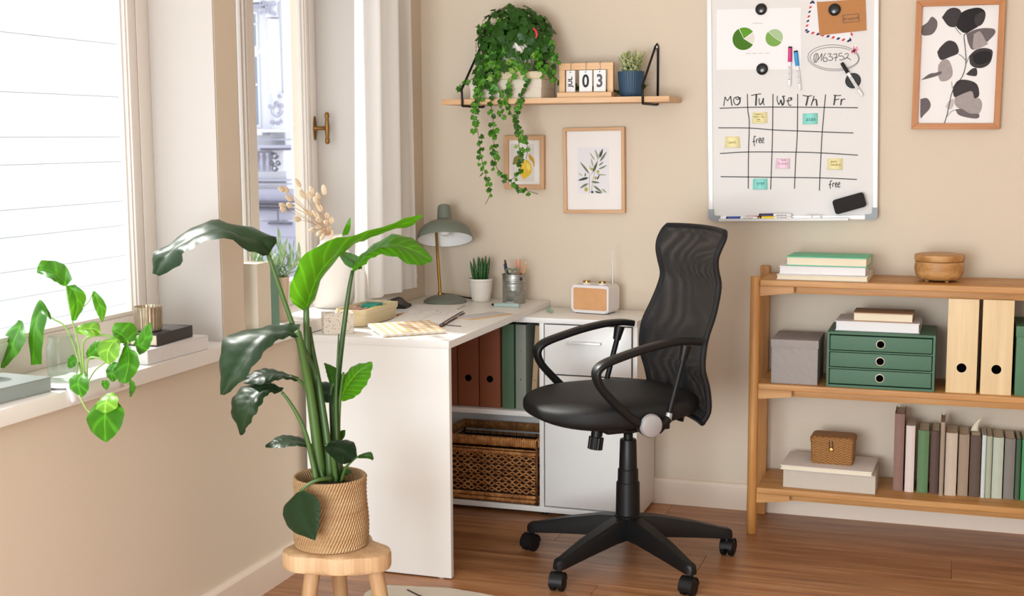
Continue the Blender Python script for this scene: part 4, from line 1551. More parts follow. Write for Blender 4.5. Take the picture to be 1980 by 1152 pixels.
for a in ((1150, 615, 1035, 465, 13, 'print_ol_mid'), (1190, 600, 1250, 460, 15, 'print_ol_dark'), (1265, 440, 1222, 310, 14, 'print_ol_light'), (1275, 420, 1318, 305, 15, 'print_ol_dark'), (1280, 465, 1365, 342, 14, 'print_ol_mid'),
          (1220, 450, 1155, 350, 9, 'print_ol_light'), (1265, 515, 1328, 465, 9, 'print_ol_mid'), (1260, 560, 1368, 510, 10, 'print_ol_mid'), (1195, 530, 1172, 425, 11, 'print_ol_light'), (1235, 620, 1362, 632, 9, 'print_ol_light'),
          (1140, 660, 1008, 695, 16, 'print_ol_dark'), (1095, 650, 1100, 600, 7, 'print_ol_dark'), (1065, 640, 1010, 600, 7, 'print_ol_light'), (1135, 730, 1030, 790, 14, 'print_ol_mid'), (1170, 710, 1275, 725, 14, 'print_ol_mid'),
          (1195, 755, 1310, 850, 14, 'print_ol_mid'), (1240, 690, 1275, 625, 9, 'print_ol_dark'), (1210, 830, 1300, 856, 10, 'print_ol_dark'), (1300, 800, 1360, 850, 12, 'print_ol_light'), (1160, 560, 1155, 505, 6, 'print_ol_light')):
    oleaf(*a)
for (x, y, r) in ((1180, 555, 18), (1256, 588, 20), (1225, 665, 19), (1107, 805, 26)):
    blob('olive', [B9(x + r * 0.85 * cos(k * pi / 3), y + r * sin(k * pi / 3)) for k in range(6)], 'print_ol_fruit', pr_, YP - 0.0009, oo, 18)
blob('olive', [B9(1182 + 15 * cos(k * pi / 3), 840 + 16 * sin(k * pi / 3)) for k in range(6)], 'print_ol_dark', pr_, YP - 0.0009, oo, 18)
for pts in (((1148, 856), (1150, 640), (1190, 600), (1250, 450), (1290, 320)), ((1172, 830), (1200, 650), (1230, 570))):
    tube('olive_twig', cat_rom([tuple(at(*B9(*p), YP) - oo) for p in pts], 12), 0.0008, 'print_ol_twig', pr_, 5)
# eucalyptus photo print on the right
x0, x1, z0, z1 = bounds((1771, 2), (1934, 249), -0.025)
ep = thing('picture', 'framed grey eucalyptus print on the right of the whiteboard', 'picture', ((x0 + x1) / 2, 0.0, (z0 + z1) / 2))
eo = Vector(ep.location)
ep.rotation_euler = (0, radians(0.5), 0)
hx, hz_ = (x1 - x0) / 2, (z1 - z0) / 2
frame(ep, -hx, hx, -hz_, hz_, 0.0195, 0.024, 'frame_amber', 'frame_amber_z')
pr_ = box('print', (-hx + 0.018, -0.012, -hz_ + 0.018), (hx - 0.018, -0.008, hz_ - 0.018), 'paper', ep, 0.0)
def B2(x, y): return (1700 + x / 4.114, y / 4.114)
def eblob(pts, mat, k):
    blob('eucalyptus_leaf', [B2(*p) for p in pts], mat, pr_, -0.0124 - 0.0003 * k, eo, 40)
eblob(((338, 210), (380, 180), (415, 135), (455, 165), (458, 215), (430, 265), (390, 283), (338, 278)), 'print_eu_mid', 0)
eblob(((495, 140), (540, 80), (590, 62), (640, 80), (655, 140), (640, 180), (600, 215), (545, 205)), 'print_eu_dark', 0)
eblob(((650, 100), (700, 75), (780, 60), (830, 80), (842, 125), (820, 180), (780, 210), (690, 262), (640, 240), (612, 200)), 'print_eu_black', 1)
eblob(((760, 120), (820, 90), (840, 130), (820, 185), (780, 208), (755, 170)), 'print_eu_dark', 2)
eblob(((690, 270), (760, 235), (830, 222), (910, 228), (918, 265), (870, 320), (850, 335), (750, 395), (710, 350)), 'print_eu_mid', 1)
eblob(((750, 270), (800, 250), (850, 330), (860, 350), (750, 390)), 'print_eu_light', 2)
eblob(((460, 415), (490, 370), (545, 325), (600, 335), (628, 380), (625, 425), (560, 455), (500, 478), (475, 460)), 'print_eu_dark', 0)
eblob(((715, 450), (760, 400), (830, 380), (895, 395), (900, 440), (880, 500), (830, 535), (770, 538), (725, 510)), 'print_eu_dark', 1)
eblob(((740, 440), (800, 410), (880, 410), (885, 470), (820, 510), (760, 500)), 'print_eu_black', 2)
eblob(((470, 520), (500, 480), (550, 478), (580, 540), (582, 600), (545, 640), (490, 645), (468, 590)), 'print_eu_light', 0)
eblob(((332, 640), (400, 590), (450, 580), (493, 568), (490, 590), (430, 615)), 'print_eu_mid', 1)
eblob(((690, 590), (740, 545), (775, 545), (775, 600), (720, 600)), 'print_eu_dark', 1)
eblob(((590, 690), (630, 640), (700, 635), (770, 660), (795, 710), (790, 770), (720, 790), (610, 775), (590, 740)), 'print_eu_dark', 0)
eblob(((605, 775), (680, 740), (740, 725), (760, 780), (800, 780), (822, 830), (800, 900), (740, 910), (650, 870), (605, 830)), 'print_eu_light', 1)
eblob(((610, 875), (660, 865), (720, 900), (795, 905), (790, 938), (730, 938), (640, 915)), 'print_eu_mid', 2)
eblob(((330, 790), (380, 782), (410, 820), (405, 865), (360, 915), (332, 935)), 'print_eu_mid', 0)
eblob(((530, 850), (560, 800), (600, 790), (590, 850), (560, 870)), 'print_eu_pale', 0)
for pts, r in ((((520, 985), (540, 925), (560, 830), (585, 720), (640, 640), (670, 590), (690, 500), (685, 400), (672, 290), (690, 265), (780, 210)), 0.0013), (((540, 930), (580, 885), (630, 868)), 0.0007), (((583, 705), (578, 650)), 0.0007), (((690, 480), (660, 450), (630, 430)), 0.0008), (((600, 215), (625, 250), (650, 275)), 0.0008), (((695, 500), (715, 450), (740, 420)), 0.0009)):
    tube('eucalyptus_stem', cat_rom([tuple(at(*B2(*p), -0.0136) - eo) for p in pts], 20), r, 'print_eu_dark', pr_, 5)

# ------------------------------------------------------------------ whiteboard and what sticks to it
BTH = radians(1.25)
BY = -0.024                                   # writing surface
bp0 = at(1370, 427, -0.028)
BO = Vector((bp0.x, 0.0, bp0.z))
def bl(x, y, Y=BY):
    q = at(x, y, Y) - BO
    return q.x * cos(BTH) + q.z * sin(BTH), -q.x * sin(BTH) + q.z * cos(BTH)
def bw(u, v, d):
    """board coordinates to the room, d in front of the writing surface"""
    return Vector((BO.x + u * cos(BTH) - v * sin(BTH), BY - d, BO.z + u * sin(BTH) + v * cos(BTH)))
BW_, BH_ = 0.585, 0.89
m, nt, b_ = new_mat('board_white')
setp(b_, Roughness=0.5)
b_.inputs['Specular IOR Level'].default_value = 0.2
v_ = texco(nt)
nt.links.new(mixcol(nt, noise_tex(nt, v_, 3.0), rgb('#dfdcd9'), rgb('#e3e0dd')), b_.inputs['Base Color'])
MATS['board_white'] = m
wb = thing('whiteboard', 'tall whiteboard with a handwritten Mo to Fr week grid', 'whiteboard', BO)
wb.rotation_euler = (0, -BTH, 0)
box('panel', (0.008, BY, 0.012), (BW_ - 0.008, -0.004, BH_ - 0.008), 'board_white', wb, 0.0)
FW = 0.017
box('frame_side', (0.0, BY - 0.006, 0.02), (FW, -0.003, BH_ - 0.02), 'alu', wb, 0.003)
box('frame_side', (BW_ - FW, BY - 0.006, 0.02), (BW_, -0.003, BH_ - 0.02), 'alu', wb, 0.003)
box('frame_top', (0.02, BY - 0.006, BH_ - FW), (BW_ - 0.02, -0.003, BH_), 'alu', wb, 0.003)
box('frame_bottom', (0.02, BY - 0.006, 0.0), (BW_ - 0.02, -0.003, FW), 'alu', wb, 0.003)
for cx, cz in ((0, 0), (1, 0), (0, 1), (1, 1)):
    bm = bmesh.new()
    R_, t_ = 0.042, 0.0185
    pts = []
    for k in range(9):
        a = radians(180 + 90 * k / 8)
        pts.append((0.016 + 0.016 * cos(a), 0.016 + 0.016 * sin(a)))
    pts += [(R_, 0.0), (R_, t_), (t_ + 0.006, t_), (t_, t_ + 0.006), (t_, R_), (0.0, R_)]
    pts = [((BW_ - p[0] if cx else p[0]), (BH_ - p[1] if cz else p[1])) for p in pts]
    bm_prism(bm, pts, BY - 0.009, -0.002, 'y')
    obm('corner_cap', bm, 'grey_corner', wb, label='grey plastic corner cap')
t0, t1 = 0.045, BW_ - 0.045
bm = bmesh.new()
bm_prism(bm, [(BY - 0.006, 0.001), (BY - 0.052, 0.001), (BY - 0.054, 0.010), (BY - 0.051, 0.010), (BY - 0.049, 0.004), (BY - 0.006, 0.004)], t0, t1 - 0.05, 'x')
obm('pen_tray', bm, 'alu', wb)

bmw = bmesh.new()
def bs(bm, pts, w=0.0024, conv=lambda x, y: (x, y), n=None, y=BY - 0.0004):
    bm_stroke(bm, [bl(*conv(*p)) for p in pts], w, y, n or max(2, (len(pts) - 1) * 5))
def cv(ox, oy, s): return lambda x, y: (ox + x / s, oy + y / s)
A_ = cv(1340, 0, 2.618)
bmg = bmesh.new()
for L in (((135, 548), (280, 543), (500, 542), (835, 545)), ((128, 647), (280, 648), (420, 658), (640, 667), (812, 673)), ((137, 777), (280, 769), (520, 770), (650, 774), (835, 785)), ((140, 894), (390, 897), (640, 900), (830, 908)),
          ((275, 475), (278, 560), (285, 620), (281, 780), (280, 955)), ((405, 475), (403, 660), (400, 770), (393, 958)), ((530, 475), (528, 680), (520, 800), (514, 955)), ((671, 478), (655, 660), (645, 840), (640, 965))):
    bs(bmg, L, 0.0031, A_)
obm('drawn_week_grid', bmg, 'ink', wb)
R1 = cv(1380, 170, 9.6)
def word(name, strokes, conv, w=0.0030, mat='ink'):
    bm = bmesh.new()
    for k, s in enumerate(strokes):
        ww = w
        pts = s
        if isinstance(s[0], (int, float)):
            ww, pts = s[0] * 1.12, s[1]
        bs(bm, pts, ww, conv)
    return obm(name, bm, mat, wb)
word('written_word_mo', [((185, 335), (200, 240), (210, 165)), ((210, 165), (230, 205), (258, 240)), ((258, 240), (285, 200), (315, 150)), (0.0034, ((315, 150), (325, 240), (340, 330))),
                         ((440, 165), (385, 185), (370, 245), (395, 300), (435, 318)), (0.0044, ((435, 318), (478, 280), (490, 225), (475, 185), (440, 165))), ((410, 190), (430, 212), (460, 210), (510, 178))], R1)
word('written_word_tu', [((695, 140), (790, 120), (880, 110)), (0.0052, ((792, 122), (788, 220), (782, 330))), ((845, 190), (842, 260), (855, 310)), (0.0040, ((855, 312), (895, 280), (925, 190))), ((925, 190), (920, 260), (938, 322))], R1)
word('written_word_we', [((1182, 145), (1180, 230), (1208, 312)), ((1208, 312), (1230, 270), (1245, 220)), (0.0046, ((1245, 220), (1262, 280), (1280, 325))), (0.0040, ((1280, 325), (1305, 260), (1300, 195), (1278, 152))), ((1278, 152), (1330, 155)),
                         ((1345, 242), (1400, 240), (1432, 225)), (0.0046, ((1432, 228), (1446, 200), (1425, 178))), ((1425, 178), (1388, 200), (1380, 260), (1400, 322), (1445, 318))], R1)
word('written_word_th', [((555, 482), (580, 487), (602, 484)), (0.0050, ((583, 486), (578, 510), (572, 535))), (0.0030, ((613, 485), (606, 510), (598, 536))), ((600, 522), (614, 503), (624, 504)), (0.0046, ((624, 504), (626, 520), (628, 536)))], A_)
word('written_word_fr', [((712, 481), (732, 484), (750, 482)), (0.0044, ((720, 482), (717, 508), (713, 532))), ((716, 507), (740, 501)), (0.0040, ((752, 501), (750, 516), (748, 532))), ((750, 514), (757, 504), (764, 501), (771, 504))], A_)
word('written_word_free', [((782, 908), (757, 895), (745, 960), (750, 1030), (757, 1080)), ((718, 1000), (775, 985)), ((795, 950), (794, 1025)), ((795, 975), (808, 952), (828, 945)), ((842, 992), (868, 972), (864, 925), (842, 955), (845, 1012), (878, 1020)), ((888, 992), (924, 970), (920, 925), (893, 955), (895, 1012), (940, 1012))], R1, 0.0028)
R2 = cv(1530, 200, 6.4)
word('written_word_free', [((506, 962), (487, 958), (480, 1005), (484, 1055)), ((462, 1006), (497, 998)), ((514, 985), (512, 1032)), ((513, 1002), (522, 988), (540, 984)), ((543, 1012), (564, 1000), (560, 978), (545, 998), (552, 1032), (572, 1028)), ((574, 1012), (600, 998), (596, 975), (578, 998), (582, 1034), (608, 1028))], R2, 0.0027)
R5 = cv(1550, 0, 6.4)
word('written_number', [((190, 662), (165, 675), (152, 720), (160, 768), (185, 765), (205, 715), (200, 670), (175, 665)), ((185, 672), (178, 720), (170, 765)), ((206, 738), (232, 700), (252, 664), (244, 755)), ((298, 658), (278, 690), (266, 738), (285, 762), (318, 748), (308, 714), (280, 722)),
                        ((325, 672), (352, 662), (362, 675), (345, 698), (378, 708), (382, 735), (358, 748), (332, 745)), ((390, 674), (425, 668), (437, 672), (425, 715), (420, 756)), ((396, 716), (450, 706)), ((502, 655), (468, 662), (464, 695), (500, 692), (526, 715), (500, 742), (466, 738)),
                        ((535, 675), (558, 660), (578, 672), (565, 705), (530, 735)), ((530, 733), (558, 715), (580, 722), (608, 742))], R5, 0.0021)
def ell(cx, cy, rx, ry, a0, a1, tilt=0.0, n=30):
    out = []
    for k in range(n):
        a = radians(a0 + (a1 - a0) * k / (n - 1))
        x, y = rx * cos(a), ry * sin(a)
        out.append((cx + x * cos(tilt) - y * sin(tilt), cy + x * sin(tilt) + y * cos(tilt)))
    return out
word('drawn_loop', [ell(395, 715, 318, 160, -70, 290, 0.03), ell(405, 720, 300, 136, -40, 310, 0.02)], R5, 0.0015, 'ink_soft')
plain('ink_pink', '#e0457f', 0.6)
bm = bmesh.new()
for s in (((645, 572), (656, 668)), ((610, 635), (704, 608)), ((628, 660), (690, 578)), ((612, 655), (650, 625)), ((640, 600), (690, 640)), ((612, 632), (660, 640))):
    bs(bm, s, 0.0026, R5, 2, BY - 0.0008)
obm('drawn_star', bm, 'ink_pink', wb)

# sticky notes
for nm, c in (('note_yellow', '#eee4ab'), ('note_teal', '#8fdcd2'), ('note_pink', '#eed2e2')):
    plain(nm, c, 0.8, var=0.02)
plain('note_ink', '#8f8148', 0.8)
plain('note_ink_teal', '#2e6f74', 0.8)
plain('note_ink_pink', '#b0708f', 0.8)
def note(label, corners, mat, lines, inkm):
    """corners tl, tr, br, bl measured points; bottom edge lifts off the board"""
    C4 = [bl(*c) for c in corners]
    cu_, cv_ = sum(c[0] for c in C4) / 4, sum(c[1] for c in C4) / 4
    t = thing('sticky_note', label, 'note', bw(cu_, cv_, 0))
    t.rotation_euler = (0, -BTH, 0)
    verts, faces = [], []
    n = 8
    for lay in (0.0, 0.0006):
        for i in range(n + 1):
            s = i / n
            for k in range(2):
                a = C4[0] if k == 0 else C4[1]
                b2 = C4[3] if k == 0 else C4[2]
                u, v = a[0] + (b2[0] - a[0]) * s, a[1] + (b2[1] - a[1]) * s
                verts.append((u - cu_, -0.0004 - lay - 0.006 * max(0, s - 0.25) ** 1.6, v - cv_))
    m_ = 2 * (n + 1)
    for i in range(n):
        a = i * 2
        faces.append((a, a + 1, a + 3, a + 2))
        faces.append((m_ + a, m_ + a + 2, m_ + a + 3, m_ + a + 1))
        faces.append((a, a + 2, m_ + a + 2, m_ + a))
        faces.append((a + 1, m_ + a + 1, m_ + a + 3, a + 3))
    faces.append((0, m_, m_ + 1, 1))
    faces.append((2 * n, 2 * n + 1, m_ + 2 * n + 1, m_ + 2 * n))
    make('sheet', verts, faces, mat, t, True)
    bm = bmesh.new()
    for w, pts in lines:
        P = []
        for p in pts:
            u, v = bl(*p)
            P.append((u - cu_, v - cv_))
        P2 = cat_rom([(p[0], p[1], 0) for p in P], max(2, 4 * (len(P) - 1)))
        h0, h1 = C4[0][1] - cv_, C4[3][1] - cv_
        vs0 = len(bm.verts)
        A, B = [], []
        for i in range(len(P2)):
            tg = P2[min(i + 1, len(P2) - 1)] - P2[max(i - 1, 0)]
            tg = tg.normalized() if tg.length > 1e-9 else Vector((1, 0, 0))
            nn = Vector((-tg.y, tg.x, 0)) * w / 2
            for arr, sg in ((A, 1), (B, -1)):
                q = P2[i] + nn * sg
                s = min(1, max(0, (q.y - h0) / (h1 - h0)))
                arr.append(bm.verts.new((q.x, -0.0012 - 0.006 * max(0, s - 0.25) ** 1.6, q.y)))
        for i in range(len(P2) - 1):
            bm.faces.new((A[i], A[i + 1], B[i + 1], B[i]))
    if lines:
        obm('handwriting', bm, inkm, t)
    return t
def scrib(conv, txt, x0, y0, w, h):
    """small handwriting in simple joined letter shapes"""
    G = {'w': [((0, 1), (.2, 0), (.5, .8), (.75, 0), (1, 1))], 'e': [((0, .5), (.9, .6), (.5, 1), (.05, .5), (.4, 0), (1, .15))], 'k': [((.1, 1.7), (.1, 0)), ((.9, 1), (.15, .45), (.9, 0))], 'l': [((.3, 1.7), (.3, .1), (.7, 0))],
         'y': [((0, 1), (.1, .3), (.6, .3), (.9, 1)), ((.9, 1), (.8, -.3), (.2, -.7))], 'm': [((0, 0), (.1, 1), (.3, .9), (.45, 0)), ((.45, .2), (.6, 1), (.8, .9), (.95, 0))], 't': [((.4, 1.5), (.45, .1), (.9, 0)), ((0, 1), (.9, 1))],
         'i': [((.4, 1), (.4, 0))], 'n': [((0, 0), (.1, 1)), ((.1, .6), (.5, 1), (.8, .8), (.9, 0))], 'g': [((.9, .9), (.3, 1), (.1, .4), (.5, .1), (.9, .8), (.85, -.4), (.3, -.6))], '1': [((.1, 1), (.5, 1.6), (.5, 0))], '7': [((0, 1.5), (.9, 1.5), (.4, 0))],
         'p': [((.1, 1), (.1, -.7)), ((.1, .8), (.6, 1), (.9, .5), (.5, 0), (.1, .2))], 'o': [((.5, 1), (.05, .5), (.5, 0), (.95, .5), (.5, 1))], 'a': [((.9, .9), (.3, 1), (.1, .4), (.5, .05), (.9, .8), (1, 0))], 'u': [((0, 1), (.1, .1), (.6, .1), (.85, 1), (.95, 0))],
         'c': [((.9, .9), (.3, 1), (.1, .4), (.5, 0), (1, .2))], 'h': [((.1, 1.7), (.1, 0)), ((.1, .6), (.5, 1), (.8, .8), (.9, 0))], 'D': [((.1, 1.6), (.1, 0), (.7, .2), (.9, .8), (.6, 1.4), (0, 1.6))], 'r': [((.1, 1), (.15, 0)), ((.12, .6), (.4, 1), (.8, .95))],
         's': [((.9, .9), (.3, .9), (.2, .6), (.8, .4), (.6, 0), (.1, .1))], 'd': [((.9, .9), (.3, 1), (.1, .4), (.5, .05), (.9, .8)), ((.9, 1.7), (1, 0))], 'S': [((.9, 1.4), (.4, 1.6), (.1, 1.2), (.8, .6), (.6, .05), (.05, .2))]}
    out = []
    n = len(txt)
    cw = w / n
    for i, chh in enumerate(txt):
        for st in G.get(chh, []):
            out.append((0.0013, [conv(x0 + (i + .1 + .75 * p[0]) * cw, y0 - p[1] * h) for p in st]))
    return out
note('yellow note reading weekly meeting 1pm in the Tu column', [(1455.5, 217), (1483.5, 216.5), (1483.5, 238), (1454, 238.5)], 'note_yellow', scrib(R1, 'weekly', 770, 500, 140, 18) + scrib(R1, 'meeting', 745, 545, 185, 18) + scrib(R1, '1pm', 790, 595, 80, 18) + [(0.0013, [R1(785, 622), R1(880, 618)])], 'note_ink')
note('yellow note reading lunch in the Mo column', [(1402.5, 264), (1430, 264), (1431, 285.5), (1401, 285)], 'note_yellow', scrib(R1, 'lunch', 260, 1030, 155, 30), 'note_ink')
note('teal note with an underlined scribble in the Th column', [(1552.3, 219.5), (1581.3, 218.5), (1581, 239.5), (1552, 240.3)], 'note_teal', scrib(R2, 'yoga', 180, 205, 120, 24) + [(0.0014, [R2(175, 216), R2(300, 208)])], 'note_ink_teal')
R3 = cv(1440, 290, 12.8)
note('pink note reading 7pm Dinner in the We column', [(1500.5, 306), (1528, 306), (1527.5, 326), (1499.3, 325.5)], 'note_pink', scrib(R3, '7pm', 885, 265, 140, 28) + scrib(R3, 'Dinner', 820, 360, 260, 34), 'note_ink_pink')
note('teal note reading yoga at the bottom of the Tu column', [(1456, 345.5), (1484, 345.2), (1484.3, 366), (1455.8, 366)], 'note_teal', scrib(R3, 'yoga', 290, 850, 200, 50), 'note_ink_teal')
note('yellow note with two lines in the Fr column', [(1600, 306.5), (1629.5, 306.5), (1629, 328), (1599.5, 327.5)], 'note_yellow', scrib(R2, 'meet', 490, 730, 80, 18) + scrib(R2, 'Sandra', 485, 770, 125, 18), 'note_ink')

# chart sheet with two pies
def sheet(name, label, corners, mat, d, th=0.0004, cat='paper'):
    C4 = [bl(*c) for c in corners]
    cu_, cv_ = sum(c[0] for c in C4) / 4, sum(c[1] for c in C4) / 4
    t = thing(name, label, cat, bw(cu_, cv_, d))
    t.rotation_euler = (0, -BTH, 0)
    bm = bmesh.new()
    bm_prism(bm, [(c[0] - cu_, c[1] - cv_) for c in C4], -th, 0.0, 'y')
    obm('sheet', bm, mat, t)
    return t, cu_, cv_
t, cu_, cv_ = sheet('chart_sheet', 'white sheet printed with two green pie charts on the whiteboard', [(1386, 19), (1548.5, 14.5), (1549.5, 134), (1385.5, 135)], 'paper_board', 0.0006)
for nm, c in (('pie_dark', '#43740f'), ('pie_mid', '#5b9a1d'), ('pie_beige', '#dfdad1'), ('pie_soft', '#7aa84f'), ('pie_pale', '#aac595'), ('print_faint', '#b9b3b1')):
    plain(nm, c, 0.8, var=0.03)
def pie(cx, cy, r, a0, a1, mat, rx=1.0):
    u0, v0 = bl(cx, cy)
    rr_ = r * 0.00181
    pts = [(u0 - cu_, -0.0008, v0 - cv_)]
    for k in range(25):
        a = radians(a0 + (a1 - a0) * k / 24)
        pts.append((u0 - cu_ + rr_ * cos(a) * rx, -0.0008, v0 - cv_ + rr_ * sin(a)))
    make('pie_slice', pts, [tuple(range(len(pts)))], mat, t)
pie(1438, 75, 21.5, 116, 326, 'pie_dark')
pie(1438.5, 74.5, 21, 34, 114, 'pie_mid')
pie(1440, 75, 19, -33, 33, 'pie_beige')
pie(1497, 73, 16.5, 134, 327, 'pie_soft')
pie(1497.5, 72.7, 16, -31, 132, 'pie_pale')
bm = bmesh.new()
for xa, xb, yy in ((1455, 1475, 45), (1442, 1452, 103.2), (1455, 1464, 103.2), (1467, 1476, 103), (1480, 1488, 102.8)):
    a, b2 = bl(xa, yy), bl(xb, yy)
    bm_stroke(bm, [(a[0] - cu_, a[1] - cv_), (b2[0] - cu_, b2[1] - cv_)], 0.0016, -0.0006)
obm('caption', bm, 'print_faint', t)
# airmail envelope
plain('mail_white', '#e9e8ea', 0.7, var=0.01)
plain('mail_red', '#d23236', 0.7)
plain('mail_blue', '#22285a', 0.7)
plain('kraft', '#b9804e', 0.85, var=0.06, nscale=80)
E4 = [R5(112, 4), R5(705, 132), R5(608, 528), R5(40, 402)]
t, cu_, cv_ = sheet('envelope', 'white airmail envelope with red and blue edge stripes behind the kraft one', E4, 'mail_white', 0.0006, 0.0012, 'envelope')
def stripes(p, q, inner, n, first=0, skip=()):
    pu, qu, iu = Vector(bl(*p)), Vector(bl(*q)), Vector(inner)
    d = (qu - pu)
    for k in range(n):
        if k in skip:
            continue
        s0, s1 = (k + 0.15) / n, (k + 0.62) / n
        a, b2 = pu + d * s0, pu + d * s1
        sl = d / n * 0.32
        pts = [a, b2, b2 + iu + sl, a + iu + sl]
        make('stripe', [(x.x - cu_, -0.0014, x.y - cv_) for x in pts], [(0, 1, 2, 3)], ('mail_red', 'mail_blue')[(k + first) % 2], t)
c_ = [Vector(bl(*p)) for p in E4]
ax = (c_[2] - c_[3]).normalized()
ay = (c_[0] - c_[3]).normalized()
stripes(E4[3], E4[2], ay * 0.0085, 9, 1)
stripes(E4[3], E4[0], ax * 0.0075, 7, 1)
stripes(E4[2], E4[1], -ax * 0.0075, 6, 1)
stripes(E4[0], E4[1], -ay * 0.0085, 9, 1)
K4 = [R5(188, 28), R5(790, -14), R5(803, 375), R5(222, 440)]
t, cu_, cv_ = sheet('envelope', 'brown kraft envelope stamped friend under a round magnet', K4, 'kraft', 0.0024, 0.0014, 'envelope')
bm = bmesh.new()
def ks(pts, w=0.0011, n=None):
    P = []
    for p in pts:
        u, v = bl(*R5(*p))
        P.append((u - cu_, v - cv_))
    bm_stroke(bm, P, w, -0.0016, n or 0)
q4 = ((508, 190), (710, 172), (715, 265), (515, 285))
for k in range(4):
    ks((q4[k], q4[(k + 1) % 4]), 0.0016)
obm('stamp_box', bm, 'ink_soft', t)
bm = bmesh.new()
for k, chh in enumerate('friend'):
    pass
u, v = bl(*R5(612, 230))
text_mesh('stamp_word', 'friend', 0.016, 'ink_soft', t, Matrix.Translation((u - cu_, -0.0018, v - cv_)) @ Matrix.Rotation(radians(-5), 4, 'Y') @ FRONT, 0.0001, sx=1.35)
bm.free()
# magnets
def magnet(label, x, y, rpx, d, prof=None):
    u, v = bl(x, y)
    t = lathe('magnet', [(0, 0.0095), (rpx * 0.62, 0.0095), (rpx * 0.74, 0.0085), (rpx * 0.78, 0.0072), (rpx * 0.9, 0.0066), (rpx, 0.0045), (rpx, 0), (0, 0)], 'black_gloss', None, 32, mtx=Matrix.Rotation(radians(90), 4, 'X'))
    t.location = bw(u, v, d)
    t.rotation_euler = (0, -BTH, 0)
    tag(t, label, 'magnet')
plain('black_gloss', '#131313', 0.18, var=0.05)
magnet('round black magnet at the top of the pie chart sheet', 1472, 18, 0.0198, 0.0012)
magnet('round black magnet at the bottom of the pie chart sheet', 1474, 133.5, 0.0200, 0.0012)
magnet('round black magnet on the brown envelope', 1614, 19, 0.0205, 0.004)
u, v = bl(1649.5, 156)
mg = lathe('magnet', [(0, 0.006), (0.0235, 0.006), (0.0258, 0.004), (0.0258, 0), (0, 0)], 'black_soft', None, 32, mtx=Matrix.Rotation(radians(90), 4, 'X'))
mg.location = bw(u, v, 0.0002)
mg.rotation_euler = (0, -BTH, 0)
tag(mg, 'large flat black magnet under the slanting black marker', 'magnet')
# markers
for nm, c in (('mk_pink', '#cf2a78'), ('mk_blue', '#1e96d6'), ('mk_navy', '#1f3f9a'), ('mk_yellow', '#efcf1e'), ('mk_red', '#cf4630'), ('mk_purple', '#3a2a5e'), ('mk_white', '#eeeceb')):
    plain(nm, c, 0.35, var=0.03)
def marker(label, p, q, capm, d, capfrac=0.38, r=0.0066, endm='black_soft', tip=False, loc=None):
    """capped felt pen between two points on the board"""
    if loc is None:
        a, b2 = bw(*bl(*p), d), bw(*bl(*q), d)
    else:
        a, b2 = loc
    L = (b2 - a).length
    t = thing('marker', label, 'marker', a)
    rot = (b2 - a).to_track_quat('Z', 'Y')
    t.rotation_mode = 'QUATERNION'
    t.rotation_quaternion = rot
    c = L * capfrac
    lathe('cap_end', [(0, 0), (r * 0.95, 0), (r, 0.001), (r, 0.005), (0, 0.005)], endm, t, 16)
    lathe('cap', [(0, 0.005), (r * 1.02, 0.005), (r * 1.05, c - 0.001), (r * 0.98, c), (0, c)], capm, t, 16)
    bd = lathe('barrel', [(0, c), (r * 0.92, c), (r * 0.96, c + 0.004), (r * 0.96, L - 0.012), (r * 0.8, L - 0.004), (r * 0.55, L), (0, L)], 'mk_white', t, 16)
    bm = bmesh.new()
    zd = rot.inverted() @ Vector((0, -1, 0))
    xd = Vector((0, 0, 1)).cross(zd).normalized()
    for k in range(7):
        z = c + (L - c) * (0.2 + 0.08 * k)
        P0 = zd * r * 0.99 + Vector((0, 0, z))
        w2 = 0.0018 if k % 3 else 0.003
        vs = [P0 - xd * w2, P0 + xd * w2, P0 + xd * w2 * 0.8 + Vector((0, 0, 0.0025)), P0 - xd * w2 + Vector((0, 0, 0.002))]
        bm.faces.new([bm.verts.new(v + zd * 0.0004) for v in vs])
    obm('print_marks', bm, 'ink_soft', bd)
    return t
marker('pink capped marker held on the whiteboard', (1528.3, 90.5), (1526.5, 168), 'mk_pink', 0.0068)
marker('blue capped marker held on the whiteboard beside the pink one', (1539, 98.5), (1547, 175), 'mk_blue', 0.0068)
marker('black capped marker slanting over the large magnet', (1628, 122), (1668, 186), 'black_soft', 0.0128, 0.30, 0.0058)
# eraser
Q = [bl(*p) for p in ((1610.5, 388), (1668.5, 371), (1675, 399), (1619.5, 411.5))]
cu_, cv_ = sum(q[0] for q in Q) / 4, sum(q[1] for q in Q) / 4
er = thing('board_eraser', 'black felt board eraser stuck to the lower right of the whiteboard', 'eraser', bw(cu_, cv_, 0.0002))
er.rotation_euler = (0, -BTH - radians(15.5), 0)
plain('felt_dark', '#231f1e', 0.9, var=0.15, bmp=0.3, bscale=300)
prism('body', rrect(-0.0535, 0.0535, -0.0255, 0.0255, 0.009), -0.030, -0.012, 'felt_dark', er, 'y', 0.0012)
prism('felt_pad', rrect(-0.052, 0.052, -0.024, 0.024, 0.008), -0.012, 0.0, 'black_soft', er, 'y')
